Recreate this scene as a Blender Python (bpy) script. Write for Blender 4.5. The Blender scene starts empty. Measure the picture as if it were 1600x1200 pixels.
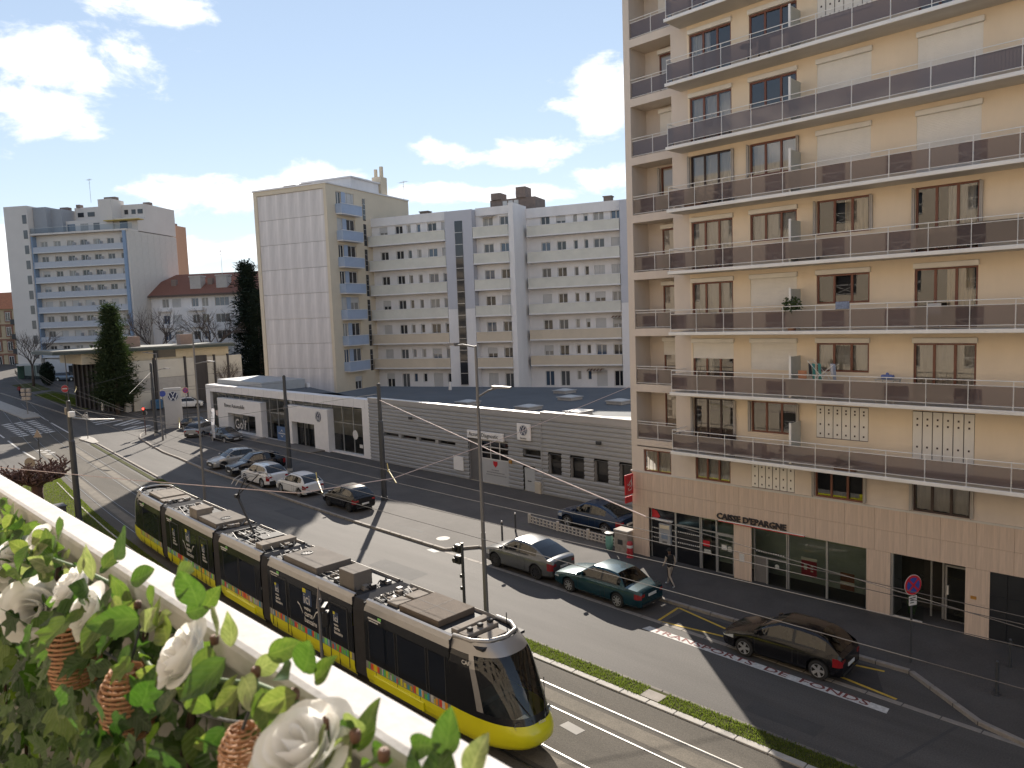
import bpy, bmesh, math, random
from math import sin, cos, pi, radians, sqrt, atan2, hypot
from mathutils import Vector, Matrix
random.seed(7)
S = bpy.context.scene
COL = S.collection
# ------------------------------------------------------------------ camera
CAM_H = 12.2
cd = bpy.data.cameras.new('camera')
cam = bpy.data.objects.new('camera', cd); COL.objects.link(cam)
cd.sensor_width = 36.0; cd.lens = 36.0 * 1161.1 / 1600.0
cd.clip_start = 0.02; cd.clip_end = 6000
R_ = Vector((0.70638944, 0.70689435, -0.03625375)); U_ = Vector((-0.04017181, 0.0911739, 0.99502439)); B_ = Vector((0.70668252, -0.70141834, 0.0928015))
mw = Matrix((R_, U_, B_)).transposed().to_4x4(); mw.translation = (0, 0, CAM_H)
cam.matrix_world = mw
cd.dof.use_dof = True; cd.dof.focus_distance = 38.0; cd.dof.aperture_fstop = 9.0
S.camera = cam
# ------------------------------------------------------------------ light and sky
SUN_EL, SUN_AZ = radians(28.5), atan2(-0.749, 0.663)       # azimuth measured from +Y towards +X
sd = bpy.data.lights.new('sun', 'SUN'); sd.energy = 4.7; sd.angle = radians(0.53); sd.color = (1.0, 0.905, 0.78)
sun = bpy.data.objects.new('sun', sd); COL.objects.link(sun)
sdir = Vector((sin(SUN_AZ) * cos(SUN_EL), cos(SUN_AZ) * cos(SUN_EL), sin(SUN_EL)))
sun.rotation_euler = sdir.to_track_quat('Z', 'Y').to_euler(); sun.location = (-40, 40, 60)
S.view_settings.view_transform = 'Standard'; S.view_settings.look = 'None'
S.view_settings.exposure = 1.02; S.view_settings.gamma = 1.0
W = bpy.data.worlds.new('World'); S.world = W; W.use_nodes = True
S.cycles.use_denoising = True
S.cycles.max_bounces = 7; S.cycles.transparent_max_bounces = 16; S.cycles.diffuse_bounces = 3; S.cycles.glossy_bounces = 4
S.cycles.sample_clamp_indirect = 6.0
S.cycles.caustics_reflective = False; S.cycles.caustics_refractive = False
def build_sky():
    nt = W.node_tree; N = nt.nodes; L = nt.links; N.clear()
    out = N.new('ShaderNodeOutputWorld'); bg = N.new('ShaderNodeBackground'); L.new(bg.outputs[0], out.inputs[0])
    sky = N.new('ShaderNodeTexSky'); sky.sky_type = 'NISHITA'; sky.sun_disc = False
    sky.sun_elevation = SUN_EL; sky.sun_rotation = SUN_AZ; sky.altitude = 500; sky.air_density = 1.0; sky.dust_density = 0.0; sky.ozone_density = 1.8
    tc = N.new('ShaderNodeTexCoord'); sp = N.new('ShaderNodeSeparateXYZ'); L.new(tc.outputs['Generated'], sp.inputs[0])
    def M(op, a, b=None, c=None):
        n = N.new('ShaderNodeMath'); n.operation = op
        for i, x in enumerate((a, b, c)):
            if x is None: continue
            if isinstance(x, (int, float)): n.inputs[i].default_value = x
            else: L.new(x, n.inputs[i])
        return n.outputs[0]
    az = M('MULTIPLY', M('ARCTAN2', sp.outputs[0], sp.outputs[1]), 180 / pi)
    el = M('MULTIPLY', M('ARCSINE', sp.outputs[2]), 180 / pi)
    cb = N.new('ShaderNodeCombineXYZ'); L.new(M('MULTIPLY', az, 0.10), cb.inputs[0]); L.new(M('MULTIPLY', el, 0.19), cb.inputs[1])
    def noise(scale, detail, rough, off=0.0, dist=0.0):
        mp = N.new('ShaderNodeMapping'); mp.inputs[1].default_value = (off, off * .37, 0); L.new(cb.outputs[0], mp.inputs[0])
        n = N.new('ShaderNodeTexNoise'); n.inputs['Scale'].default_value = scale; n.inputs['Detail'].default_value = detail
        n.inputs['Roughness'].default_value = rough; n.inputs['Distortion'].default_value = dist; L.new(mp.outputs[0], n.inputs[0]); return n.outputs[0]
    nz = noise(2.2, 9, 0.60, 3.1, .25); wide = noise(0.55, 3, 0.5, 11.3); tint = noise(5.0, 6, 0.6, 7.7)
    blobs = [(-74.9,16.9,6.6,2.2),(-76.7,13.7,5.0,1.9),(-69.2,20.6,4.6,1.1),(-80.4,10.9,2.4,0.9),(-64.4,9.2,6.6,1.6),(-58.6,10.4,3.6,1.0),(-65.6,5.4,6.0,1.1),
             (-49.4,12.0,3.4,1.0),(-43.1,11.9,3.6,1.2),(-37.6,15.1,3.8,2.6),(-37.2,10.0,2.8,1.4),(-50.6,9.2,3.6,0.8),(-44.7,9.0,4.4,0.7),(-78.8,4.9,3.0,2.4),
             (-100,14,9,2.6),(-28,12,5,2.0),(-20,20,6,2.5),(-110,24,7,2.4),(-125,10,11,2.0),(8,9,10,1.8),(25,22,8,3),(60,14,12,2.5),(110,11,12,2.2),(160,18,10,3),(-160,12,12,2.4)]
    acc = None
    for (a, e, ra, re) in blobs:
        dx = M('DIVIDE', M('SUBTRACT', az, a), ra); dy = M('DIVIDE', M('SUBTRACT', el, e), re)
        b = M('SUBTRACT', 1.0, M('SQRT', M('ADD', M('MULTIPLY', dx, dx), M('MULTIPLY', dy, dy))))
        acc = b if acc is None else M('MAXIMUM', acc, b)
    acc = M('MAXIMUM', acc, -1.2)
    field = M('ADD', acc, M('MULTIPLY', M('SUBTRACT', nz, 0.5), 3.0))
    field = M('ADD', field, M('MULTIPLY', M('SUBTRACT', wide, 0.55), 0.6))
    def ramp(v, a, b):
        mr = N.new('ShaderNodeMapRange'); mr.interpolation_type = 'SMOOTHSTEP'; mr.inputs[1].default_value = a; mr.inputs[2].default_value = b; L.new(v, mr.inputs[0]); return mr.outputs[0]
    mask = M('MULTIPLY', ramp(field, -0.08, 0.62), 0.95)
    thick = M('MULTIPLY', ramp(M('ADD', field, M('MULTIPLY', M('SUBTRACT', tint, 0.5), 1.5)), 0.55, 1.65), 0.8)
    cm = N.new('ShaderNodeMix'); cm.data_type = 'RGBA'; L.new(thick, cm.inputs[0]); cm.inputs[6].default_value = (6.4, 6.35, 6.4, 1); cm.inputs[7].default_value = (3.5, 3.7, 4.2, 1)
    veil = N.new('ShaderNodeMix'); veil.data_type = 'RGBA'; veil.inputs[0].default_value = 0.13; 
    def V(op, a, b=None, sc=None):
        n = N.new('ShaderNodeVectorMath'); n.operation = op; L.new(a, n.inputs[0])
        if b is not None:
            if isinstance(b, tuple): n.inputs[1].default_value = b
            else: L.new(b, n.inputs[1])
        if sc is not None: n.inputs['Scale'].default_value = sc
        return n.outputs[0]
    soft = V('DIVIDE', sky.outputs[0], V('ADD', V('SCALE', sky.outputs[0], sc=0.085), (1, 1, 1)))   # film-like shoulder round the sun, same everywhere
    soft = V('MULTIPLY', soft, (.87, .855, .875))
    L.new(soft, veil.inputs[6]); veil.inputs[7].default_value = (7.4, 7.6, 8.2, 1)
    mx = N.new('ShaderNodeMix'); mx.data_type = 'RGBA'; L.new(mask, mx.inputs[0]); L.new(veil.outputs[2], mx.inputs[6]); L.new(cm.outputs[2], mx.inputs[7])
    L.new(mx.outputs[2], bg.inputs[0]); bg.inputs[1].default_value = 0.11
build_sky()

# ------------------------------------------------------------------ materials
MATS = {}
def mat(name, col, rough=0.6, metal=0.0, var=0.10, scale=2.0, bump=0.0, bscale=30.0, spec=0.5, coat=0.0, streak=None, emit=None, trans=0.0, speck=0.0):
    if name in MATS: return MATS[name]
    m = bpy.data.materials.new(name); MATS[name] = m; m.use_nodes = True
    nt = m.node_tree; N = nt.nodes; L = nt.links; p = N['Principled BSDF']
    p.inputs['Roughness'].default_value = rough; p.inputs['Metallic'].default_value = metal
    p.inputs['Specular IOR Level'].default_value = spec; p.inputs['Coat Weight'].default_value = coat; p.inputs['Coat Roughness'].default_value = 0.04
    c = (col[0], col[1], col[2], 1)
    p.inputs['Base Color'].default_value = c
    if var > 0 or speck > 0:
        tc = N.new('ShaderNodeTexCoord'); mp = N.new('ShaderNodeMapping'); L.new(tc.outputs['Object'], mp.inputs[0])
        if streak: mp.inputs[3].default_value = streak
        n = N.new('ShaderNodeTexNoise'); n.inputs['Scale'].default_value = scale; n.inputs['Detail'].default_value = 6; n.inputs['Roughness'].default_value = 0.65
        L.new(mp.outputs[0], n.inputs[0])
        mr = N.new('ShaderNodeMapRange'); mr.inputs[1].default_value = .25; mr.inputs[2].default_value = .75; mr.inputs[3].default_value = 1 - var; mr.inputs[4].default_value = 1 + var
        L.new(n.outputs[0], mr.inputs[0]); f = mr.outputs[0]
        if speck > 0:
            n2 = N.new('ShaderNodeTexNoise'); n2.inputs['Scale'].default_value = 22; n2.inputs['Detail'].default_value = 3; n2.inputs['Roughness'].default_value = 0.8
            L.new(tc.outputs['Object'], n2.inputs[0])
            m2 = N.new('ShaderNodeMapRange'); m2.inputs[1].default_value = .3; m2.inputs[2].default_value = .7; m2.inputs[3].default_value = 1 - speck; m2.inputs[4].default_value = 1 + speck
            L.new(n2.outputs[0], m2.inputs[0]); mm = N.new('ShaderNodeMath'); mm.operation = 'MULTIPLY'; L.new(f, mm.inputs[0]); L.new(m2.outputs[0], mm.inputs[1]); f = mm.outputs[0]
        vm = N.new('ShaderNodeVectorMath'); vm.operation = 'SCALE'; vm.inputs[0].default_value = col; L.new(f, vm.inputs['Scale'])
        L.new(vm.outputs[0], p.inputs['Base Color'])
    if bump > 0:
        tc2 = N.new('ShaderNodeTexCoord'); n3 = N.new('ShaderNodeTexNoise'); n3.inputs['Scale'].default_value = bscale; n3.inputs['Detail'].default_value = 4
        L.new(tc2.outputs['Object'], n3.inputs[0]); b = N.new('ShaderNodeBump'); b.inputs['Strength'].default_value = bump; b.inputs['Distance'].default_value = 0.02
        L.new(n3.outputs[0], b.inputs['Height']); L.new(b.outputs[0], p.inputs['Normal'])
    if emit: p.inputs['Emission Color'].default_value = (*emit[:3], 1); p.inputs['Emission Strength'].default_value = emit[3]
    if trans > 0:
        tr = N.new('ShaderNodeBsdfTranslucent'); tr.inputs[0].default_value = (min(1, col[0] * 1.5), min(1, col[1] * 1.7), col[2] * .9, 1) if col[0] < .4 else (*col, 1)
        mxs = N.new('ShaderNodeMixShader'); mxs.inputs[0].default_value = trans
        L.new(p.outputs[0], mxs.inputs[1]); L.new(tr.outputs[0], mxs.inputs[2]); L.new(mxs.outputs[0], N['Material Output'].inputs[0])
    return m
def glass(name, tint=(0.6, 0.65, 0.66), through=0.6, rough=0.01, refl=1.5):
    if name in MATS: return MATS[name]
    m = bpy.data.materials.new(name); MATS[name] = m; m.use_nodes = True
    nt = m.node_tree; N = nt.nodes; L = nt.links; N.remove(N['Principled BSDF'])
    fr = N.new('ShaderNodeFresnel'); fr.inputs[0].default_value = refl
    gl = N.new('ShaderNodeBsdfGlossy'); gl.inputs['Roughness'].default_value = rough; gl.inputs[0].default_value = (1, 1, 1, 1)
    tr = N.new('ShaderNodeBsdfTransparent'); tr.inputs[0].default_value = (tint[0] * through, tint[1] * through, tint[2] * through, 1)
    mx = N.new('ShaderNodeMixShader'); L.new(fr.outputs[0], mx.inputs[0]); L.new(tr.outputs[0], mx.inputs[1]); L.new(gl.outputs[0], mx.inputs[2])
    L.new(mx.outputs[0], N['Material Output'].inputs[0]); return m

# ------------------------------------------------------------------ mesh helpers
class MB:
    def __init__(s): s.v = []; s.f = []; s.m = []
    def add(s, vs, fs, mi=0):
        o = len(s.v); s.v += [tuple(q) for q in vs]; s.f += [tuple(i + o for i in f) for f in fs]; s.m += [mi] * len(fs); return s
    def box(s, x0, x1, y0, y1, z0, z1, mi=0):
        return s.add([(x0,y0,z0),(x1,y0,z0),(x1,y1,z0),(x0,y1,z0),(x0,y0,z1),(x1,y0,z1),(x1,y1,z1),(x0,y1,z1)],
                     [(0,3,2,1),(4,5,6,7),(0,1,5,4),(1,2,6,5),(2,3,7,6),(3,0,4,7)], mi)
    def bbox(s, x0, x1, y0, y1, z0, z1, b=0.02, mi=0):        # box with chamfered edges
        bm = bmesh.new(); bmesh.ops.create_cube(bm, size=1)
        for q in bm.verts: q.co = Vector((x0 + (q.co.x + .5) * (x1 - x0), y0 + (q.co.y + .5) * (y1 - y0), z0 + (q.co.z + .5) * (z1 - z0)))
        bmesh.ops.bevel(bm, geom=bm.edges[:], offset=b, segments=2, affect='EDGES', profile=.5)
        bm.verts.index_update(); s.add([q.co[:] for q in bm.verts], [[q.index for q in f.verts] for f in bm.faces], mi); bm.free(); return s
    def quad(s, a, b, c, d, mi=0): return s.add([a, b, c, d], [(0, 1, 2, 3)], mi)
    def prism(s, poly, z0, z1, mi=0):
        n = len(poly); ar = sum(poly[i][0] * poly[(i+1) % n][1] - poly[(i+1) % n][0] * poly[i][1] for i in range(n))
        if ar < 0: poly = poly[::-1]
        g0 = z0 if callable(z0) else (lambda x: z0); g1 = z1 if callable(z1) else (lambda x: z1)
        vs = [(x, y, g0(x)) for x, y in poly] + [(x, y, g1(x)) for x, y in poly]
        fs = [tuple(range(n - 1, -1, -1)), tuple(range(n, 2 * n))] + [(i, (i + 1) % n, n + (i + 1) % n, n + i) for i in range(n)]
        return s.add(vs, fs, mi)
    def extr(s, prof, axis, a0, a1, mi=0):                      # profile polygon extruded along an axis (0 x,1 y)
        n = len(prof)
        P = (lambda a, q: (a, q[0], q[1])) if axis == 0 else (lambda a, q: (q[0], a, q[1]))
        vs = [P(a0, q) for q in prof] + [P(a1, q) for q in prof]
        fs = [tuple(range(n - 1, -1, -1)), tuple(range(n, 2 * n))] + [(i, (i + 1) % n, n + (i + 1) % n, n + i) for i in range(n)]
        return s.add(vs, fs, mi)
    def cyl(s, p0, p1, r0, r1=None, n=10, cap=True, mi=0):
        r1 = r0 if r1 is None else r1; p0 = Vector(p0); p1 = Vector(p1); d = (p1 - p0)
        if d.length < 1e-6: return s
        d.normalize(); a = d.orthogonal().normalized(); b = d.cross(a)
        vs = [p0 + (a * cos(2*pi*i/n) + b * sin(2*pi*i/n)) * r0 for i in range(n)] + [p1 + (a * cos(2*pi*i/n) + b * sin(2*pi*i/n)) * r1 for i in range(n)]
        fs = [(i, (i + 1) % n, n + (i + 1) % n, n + i) for i in range(n)]
        if cap: fs += [tuple(range(n - 1, -1, -1)), tuple(range(n, 2 * n))]
        return s.add(vs, fs, mi)
    def tube(s, pts, r, n=6, mi=0):
        pts = [Vector(p) for p in pts]; rs = r if isinstance(r, (list, tuple)) else [r] * len(pts); ring = []
        a = None
        for i, p in enumerate(pts):
            d = (pts[min(i + 1, len(pts) - 1)] - pts[max(i - 1, 0)]).normalized()
            a = d.orthogonal().normalized() if a is None else (a - d * a.dot(d)).normalized()
            b = d.cross(a); ring.append([p + (a * cos(2*pi*k/n) + b * sin(2*pi*k/n)) * rs[i] for k in range(n)])
        vs = [q for rg in ring for q in rg]; fs = []
        for i in range(len(pts) - 1):
            fs += [(i*n + k, i*n + (k + 1) % n, (i + 1)*n + (k + 1) % n, (i + 1)*n + k) for k in range(n)]
        fs += [tuple(range(n - 1, -1, -1)), tuple(range(len(vs) - n, len(vs)))]
        return s.add(vs, fs, mi)
    def lathe(s, prof, n=16, c=(0, 0, 0), axis='z', mi=0):
        vs = []; m = len(prof)
        for i in range(n):
            a = 2*pi*i/n
            for r, h in prof:
                if axis == 'z': vs.append((c[0] + r*cos(a), c[1] + r*sin(a), c[2] + h))
                else: vs.append((c[0] + r*cos(a), c[1] + h, c[2] + r*sin(a)))
        fs = [(i*m + k, ((i+1) % n)*m + k, ((i+1) % n)*m + k + 1, i*m + k + 1) for i in range(n) for k in range(m - 1)]
        return s.add(vs, fs, mi)
    def weld(s, nd=5):
        idx = {}; mp = []; nv = []
        for q in s.v:
            k = (round(q[0], nd), round(q[1], nd), round(q[2], nd))
            if k not in idx: idx[k] = len(nv); nv.append(q)
            mp.append(idx[k])
        fs = []; ms = []
        for f, m in zip(s.f, s.m):
            g_ = tuple(dict.fromkeys(mp[i] for i in f))
            if len(g_) > 2: fs.append(g_); ms.append(m)
        s.v, s.f, s.m = nv, fs, ms; return s
    def mesh(s, name, mats, smooth=False, angle=None):
        me = bpy.data.meshes.new(name); me.from_pydata(s.v, [], s.f)
        for q in (mats if isinstance(mats, (list, tuple)) else [mats]): me.materials.append(q)
        if any(s.m): me.polygons.foreach_set('material_index', s.m)
        if smooth: me.polygons.foreach_set('use_smooth', [True] * len(me.polygons))
        me.update()
        if smooth and angle: me.set_sharp_from_angle(angle=radians(angle))
        return me
    def build(s, name, mats, parent=None, smooth=False, angle=None, loc=None, rotz=None, stuff=False):
        return put(name, s.mesh(name, mats, smooth, angle), parent, loc, rotz, stuff)
WOFF = {}
def put(name, me, parent=None, loc=None, rotz=None, stuff=False):
    o = bpy.data.objects.new(name, me); COL.objects.link(o)
    if parent is not None:
        o.parent = parent
        if loc is None and parent in WOFF: o.location = -WOFF[parent]
    if loc is not None: o.location = loc
    if rotz is not None: o.rotation_euler = (0, 0, rotz)
    if stuff: o['kind'] = 'stuff'
    return o
def tag(o, label, cat, group=None):
    o['label'] = label; o['category'] = cat
    if group: o['group'] = group
    return o
def thing(name, label, cat, loc=(0, 0, 0), rotz=0.0, group=None, world=False):
    o = bpy.data.objects.new(name, None); COL.objects.link(o); o.empty_display_size = .3
    o.location = loc; o.rotation_euler = (0, 0, rotz)
    if world: WOFF[o] = Vector(loc)
    return tag(o, label, cat, group)
def holder(name, parent, label=None):                          # a part that is only a carrier for sub-parts
    o = bpy.data.objects.new(name, None); COL.objects.link(o); o.parent = parent; o.empty_display_size = .1
    return o
def struct(o): o['kind'] = 'structure'; return o
_txt = {}
def text_mesh(name, body, size, ext, material, align='LEFT', bold=0.0):
    cu = bpy.data.curves.new(name + '_curve', 'FONT'); cu.body = body; cu.size = size; cu.extrude = ext; cu.align_x = align; cu.offset = bold; cu.resolution_u = 2
    o = bpy.data.objects.new(name + '_tmp', cu); COL.objects.link(o); bpy.context.view_layer.update()
    me = bpy.data.meshes.new_from_object(o.evaluated_get(bpy.context.evaluated_depsgraph_get())); me.name = name
    bpy.data.objects.remove(o); bpy.data.curves.remove(cu)
    me.materials.clear(); me.materials.append(material); return me
def put_text(name, body, size, ext, material, parent, loc, rot, align='LEFT', bold=0.0, sx=1.0):
    o = put(name, text_mesh(name, body, size, ext, material, align, bold), parent, loc); o.rotation_euler = rot; o.scale = (sx, 1, 1); return o
def zt(x):                                                      # the street climbs beyond the crossing
    s = min(-x - 88.0, 150.0)
    return 0.0 if s <= 0 else (.0025 * s * s if s < 14 else .07 * (s - 7))
def dd(x):                                                      # sideways drift of the tram line
    return 0.0 if x > -19 else ((x + 19) ** 2 * .00122 if x > -60 else 2.05 + .1 * (-60 - x))
def prj(X, Y, Z):
    d = Vector((X, Y, Z - CAM_H)); dz = -d.dot(B_); return 800 + 1161.1 * d.dot(R_) / dz, 600 - 1161.1 * d.dot(U_) / dz
# ================================================================== the setting
asphalt = mat('asphalt', (0.082, 0.076, 0.071), 0.80, var=.26, scale=1.0, streak=(.07, .75, 1), bump=.35, bscale=60, speck=.33, spec=.35)
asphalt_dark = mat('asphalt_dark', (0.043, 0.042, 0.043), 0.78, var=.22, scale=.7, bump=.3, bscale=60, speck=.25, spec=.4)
pave_m = mat('pavement_asphalt', (0.082, 0.075, 0.070), 0.85, var=.26, scale=.45, bump=.3, bscale=50, speck=.22, spec=.3)
bed_m = mat('track_bed', (0.084, 0.075, 0.063), 0.88, var=.32, scale=.6, streak=(.12, .9, 1), bump=.4, bscale=45, speck=.35, spec=.25)
kerb_m = mat('kerb_stone', (0.24, 0.215, 0.19), 0.8, var=.22, scale=4, bump=.3, spec=.3)
pale_m = mat('pale_kerb', (0.36, 0.34, 0.31), 0.8, var=.15, scale=3, bump=.2, spec=.3)
soil_m = mat('grass_soil', (0.062, 0.066, 0.024), 0.95, var=.4, scale=3, bump=.6, bscale=30, spec=.1)
paint_w = mat('road_paint_white', (0.50, 0.49, 0.47), 0.7, var=.35, scale=9, spec=.3)
paint_y = mat('road_paint_yellow', (0.50, 0.34, 0.055), 0.7, var=.3, scale=9, spec=.3)
paint_r = mat('road_paint_red', (0.16, 0.05, 0.045), 0.7, var=.35, scale=12, spec=.3)
def sheet(name, x0, x1, y0, y1, dz, m, nx=None, dev=False):
    xs = sorted(set([x0, x1] + [x for x in range(-240, 61, 4) if x0 < x < x1]))
    mb = MB()
    for a, b in zip(xs[:-1], xs[1:]):
        e0, e1 = (dd(a), dd(b)) if dev else (0, 0)
        mb.quad((a, y0 + e0, zt(a) + dz), (b, y0 + e1, zt(b) + dz), (b, y1 + e1, zt(b) + dz), (a, y1 + e0, zt(a) + dz))
    return mb.build(name, m)
g = MB()
xs = [-3000, -900, -300] + list(range(-240, -80, 8)) + [-80, 60, 800, 2500]
for a, b in zip(xs[:-1], xs[1:]): g.quad((a, -2500, zt(a) - .06), (b, -2500, zt(b) - .06), (b, 4000, zt(b) - .06), (a, 4000, zt(a) - .06))
struct(g.build('ground', mat('town_ground', (0.10, 0.095, 0.085), 0.9, var=.2, scale=.05)))
struct(sheet('road', -238, 60, -40, 110, 0.0, asphalt))
struct(sheet('track_bed', -100, 60, 12.3, 18.22, 0.006, bed_m, dev=True))
# patched strip of worn asphalt between the rails
for k, (yc, w) in enumerate(((14.0, .55), (16.7, .55))):
    struct(sheet('track_infill', -88, 60, yc - w * .5, yc + w * .5, 0.010, mat('track_infill', (0.125, 0.108, 0.085), .9, var=.35, scale=.8, speck=.3), dev=True))
rail_m = mat('rail_steel', (0.24, 0.235, 0.23), 0.5, metal=1.0, var=.2, scale=1.0)
slot_m = mat('rail_groove', (0.02, 0.02, 0.02), 0.8, var=0)
for yc in (14.0, 16.7):
    tr = struct(put('tram_track', None)); 
    for s in (-1, 1):
        y = yc + s * .5; xs = [-125 + 3 * i for i in range(62)]; mb = MB(); gm = MB()
        for a, b in zip(xs[:-1], xs[1:]):
            for m_, w0, w1, h in ((mb, -.024, .024, .020), (gm, -.035 - .04 if s > 0 else .035, -.035 if s > 0 else .075, .012)):
                m_.quad((a, y + w0 + dd(a), zt(a) + h), (b, y + w0 + dd(b), zt(b) + h), (b, y + w1 + dd(b), zt(b) + h), (a, y + w1 + dd(a), zt(a) + h))
        mb.build('rail', rail_m, tr); gm.build('flange_groove', slot_m, tr)
# pavement on the building side
KERB = [(60, 23.1), (-4.0, 23.1), (-5.24, 23.5), (-7.64, 25.42), (-13.95, 25.47), (-20, 25.5), (-28.6, 25.5), (-29.7, 24.02), (-37.5, 24.05), (-45, 24.25), (-51, 24.5),
        (-57, 24.95), (-62.5, 25.1), (-70.4, 25.9), (-75, 26.2), (-81, 27.05), (-87.4, 28.1), (-90.2, 29.1), (-92, 30.2), (-94.4, 31.8), (-97, 36), (-98, 44), (-98, 110)]
struct(MB().prism(KERB + [(60, 110)], lambda x: zt(x) - .05, lambda x: zt(x) + .10).build('pavement', pave_m))
struct(MB().prism([(-33.6, 35.5), (-33.4, 33.5), (-31.5, 30.3), (-30.6, 28.6), (-38, 28.9), (-50, 29.3), (-66, 30.2), (-80, 31.5), (-88, 33.5), (-90, 40), (-88, 36.0)], .101, .106).build('forecourt', asphalt_dark))
struct(MB().prism([(-33.0, 35.3), (-32.3, 33.0), (-30.8, 31.4), (-29.6, 30.45), (-21.6, 30.0), (-21.6, 35.3)], .102, .112).build('yard', mat('yard_concrete', (0.115, 0.105, 0.095), .9, var=.35, scale=1.2, speck=.3)))
def along(pts, step):
    out = []; 
    for (a, b) in zip(pts[:-1], pts[1:]):
        L_ = hypot(b[0] - a[0], b[1] - a[1]); n = max(1, round(L_ / step))
        for i in range(n): out.append(((a[0] + (b[0] - a[0]) * i / n, a[1] + (b[1] - a[1]) * i / n), (a[0] + (b[0] - a[0]) * (i + 1) / n, a[1] + (b[1] - a[1]) * (i + 1) / n)))
    return out
_ks = {}
def stones(parent, pts, step, w, h, z0, m, name='kerb_stone', side=1.0, gap=.012):
    for (a, b) in along(pts, step):
        L_ = hypot(b[0] - a[0], b[1] - a[1]); key = (round(L_, 2), w, h, m.name, side)
        if key not in _ks:
            y0, y1 = (0, w) if side > 0 else (-w, 0)
            _ks[key] = MB().bbox(gap, L_ - gap, y0, y1, -.06, h, .018).mesh(name, m)
        o = put(name, _ks[key], parent, (a[0], a[1], zt(a[0]) + z0 + random.uniform(-.004, .004)), atan2(b[1] - a[1], b[0] - a[0]))
        o.rotation_euler[1] = -atan2(zt(b[0]) - zt(a[0]), max(L_, .1))
kb = struct(put('kerb', None))
stones(kb, [(p[0], p[1] - .005) for p in KERB[1:21]], 1.0, .17, .125, 0, kerb_m, side=-1)
# edge between carriageway and parking bay: flush channel stones
stones(kb, [(-29.7, 23.86), (-26, 23.84), (-16, 23.55), (-9.3, 23.28), (-4.0, 23.05)], 1.0, .22, .006, 0.004, kerb_m, name='channel_stone', side=1)
md = struct(put('median_kerb', None))
stones(md, [(x, 18.24 + dd(x)) for x in range(20, -61, -2)], 1.0, .25, .05, 0, pale_m, name='pale_kerb_stone', side=-1)
stones(md, [(x, 19.12 + dd(x)) for x in range(20, -62, -2)], 1.0, .13, .05, 0, mat('kerb_worn', (.13, .115, .10), .85, var=.3, scale=3), side=-1)
stones(md, [(x, 19.02 + dd(x)) for x in range(-62, -93, -2)] + [(-93.5, 24.55)], 1.0, .20, .085, 0, kerb_m, side=-1)
struct(MB().prism([(-92.6, 23.5), (-93.9, 24.1), (-93.6, 24.75), (-91.5, 24.75), (-88, 24.2), (-88, 23.6)], lambda x: zt(x) - .05, lambda x: zt(x) + .11).build('traffic_island', pale_m))
struct(MB().prism([(-111.2, 22.1), (-111.4, 24.0), (-113.6, 24.3), (-119, 23.6), (-128, 22.9), (-140, 22.9), (-140, 21.5), (-121, 21.4)], lambda x: zt(x) - .05, lambda x: zt(x) + .13).build('traffic_island', pale_m))
# grass strip beside the track, grass bank near the camera, lawns across the street
def strip(name, x0, x1, f0, f1, dz, m):
    xs = [x0 + (x1 - x0) * i / 60 for i in range(61)]; mb = MB()
    for a, b in zip(xs[:-1], xs[1:]): mb.quad((a, f0(a), zt(a) + dz), (b, f0(b), zt(b) + dz), (b, f1(b), zt(b) + dz), (a, f1(a), zt(a) + dz))
    return mb.build(name, m)
struct(strip('grass_strip', -62, 20, lambda x: 18.47 + dd(x), lambda x: 19.13 + dd(x), .045, soil_m))
struct(strip('grass_strip', -88, -62, lambda x: 18.45 + dd(x), lambda x: 18.80 + dd(x), .03, soil_m))
bank_edge = lambda x: 12.65 + dd(x) * (1.12) - max(0, -x - 70) ** 2 * .18
struct(strip('grass_bank', -74.3, -37, lambda x: 4.0 + max(0, -x - 66) * 1.05, bank_edge, .05, soil_m))
stones(struct(put('bank_edging', None)), [(x, 12.35 + dd(x) * 1.08) for x in range(-40, -69, -2)], 1.0, .09, .09, 0, pale_m, name='edging_stone')
struct(MB().prism([(-131.5, 27.7), (-120.2, 28.5), (-116.2, 30.2), (-112.5, 31.8), (-118, 35), (-134, 30.8)], lambda x: zt(x) - .02, lambda x: zt(x) + .13).build('lawn', soil_m))
struct(MB().prism([(-145, 27.6), (-135, 28.2), (-136, 31.2), (-146, 31)], lambda x: zt(x) - .02, lambda x: zt(x) + .13).build('lawn', soil_m))
PAV2 = [(-175, 27.4), (-137, 24.5), (-121.2, 26.0), (-111.5, 26.9), (-107, 28.2), (-103.4, 30.4), (-101.9, 33), (-101.5, 38), (-101.5, 80), (-175, 80)]
struct(MB().prism(PAV2, lambda x: zt(x) - .05, lambda x: zt(x) + .11).build('pavement', pave_m))
stones(kb, [(a, b - .01) for a, b in PAV2[1:8]], 1.2, .17, .13, 0, kerb_m, side=1)
# grass blades
def blades(name, n, fx, hgt, m, w=.012):
    mb = MB()
    for i in range(n):
        x, y, z = fx(); a = random.uniform(0, 2*pi); h = hgt * random.uniform(.5, 1.3); l = random.uniform(0, .7) * h; b = random.uniform(0, 2*pi)
        mb.add([(x - w*cos(a), y - w*sin(a), z), (x + w*cos(a), y + w*sin(a), z), (x + l*cos(b), y + l*sin(b), z + h)], [(0, 1, 2)])
    o = mb.build(name, m); o['kind'] = 'stuff'; return o
grass_m = mat('grass_blade', (0.115, 0.140, 0.034), 0.7, var=.45, scale=1.3, spec=.2, trans=.45)
def fs_():
    while True:
        x = -62 + 72 * random.random() ** .8
        if random.random() < .9 and not (-13.4 < x < -12.7): return (x, random.uniform(18.47, 19.14 + random.random() ** 3 * .08) + dd(x), .045)
tag(blades('grass', 36000, fs_, .065, grass_m, .014), 'short green grass in the strip beside the tram track', 'grass')
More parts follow.
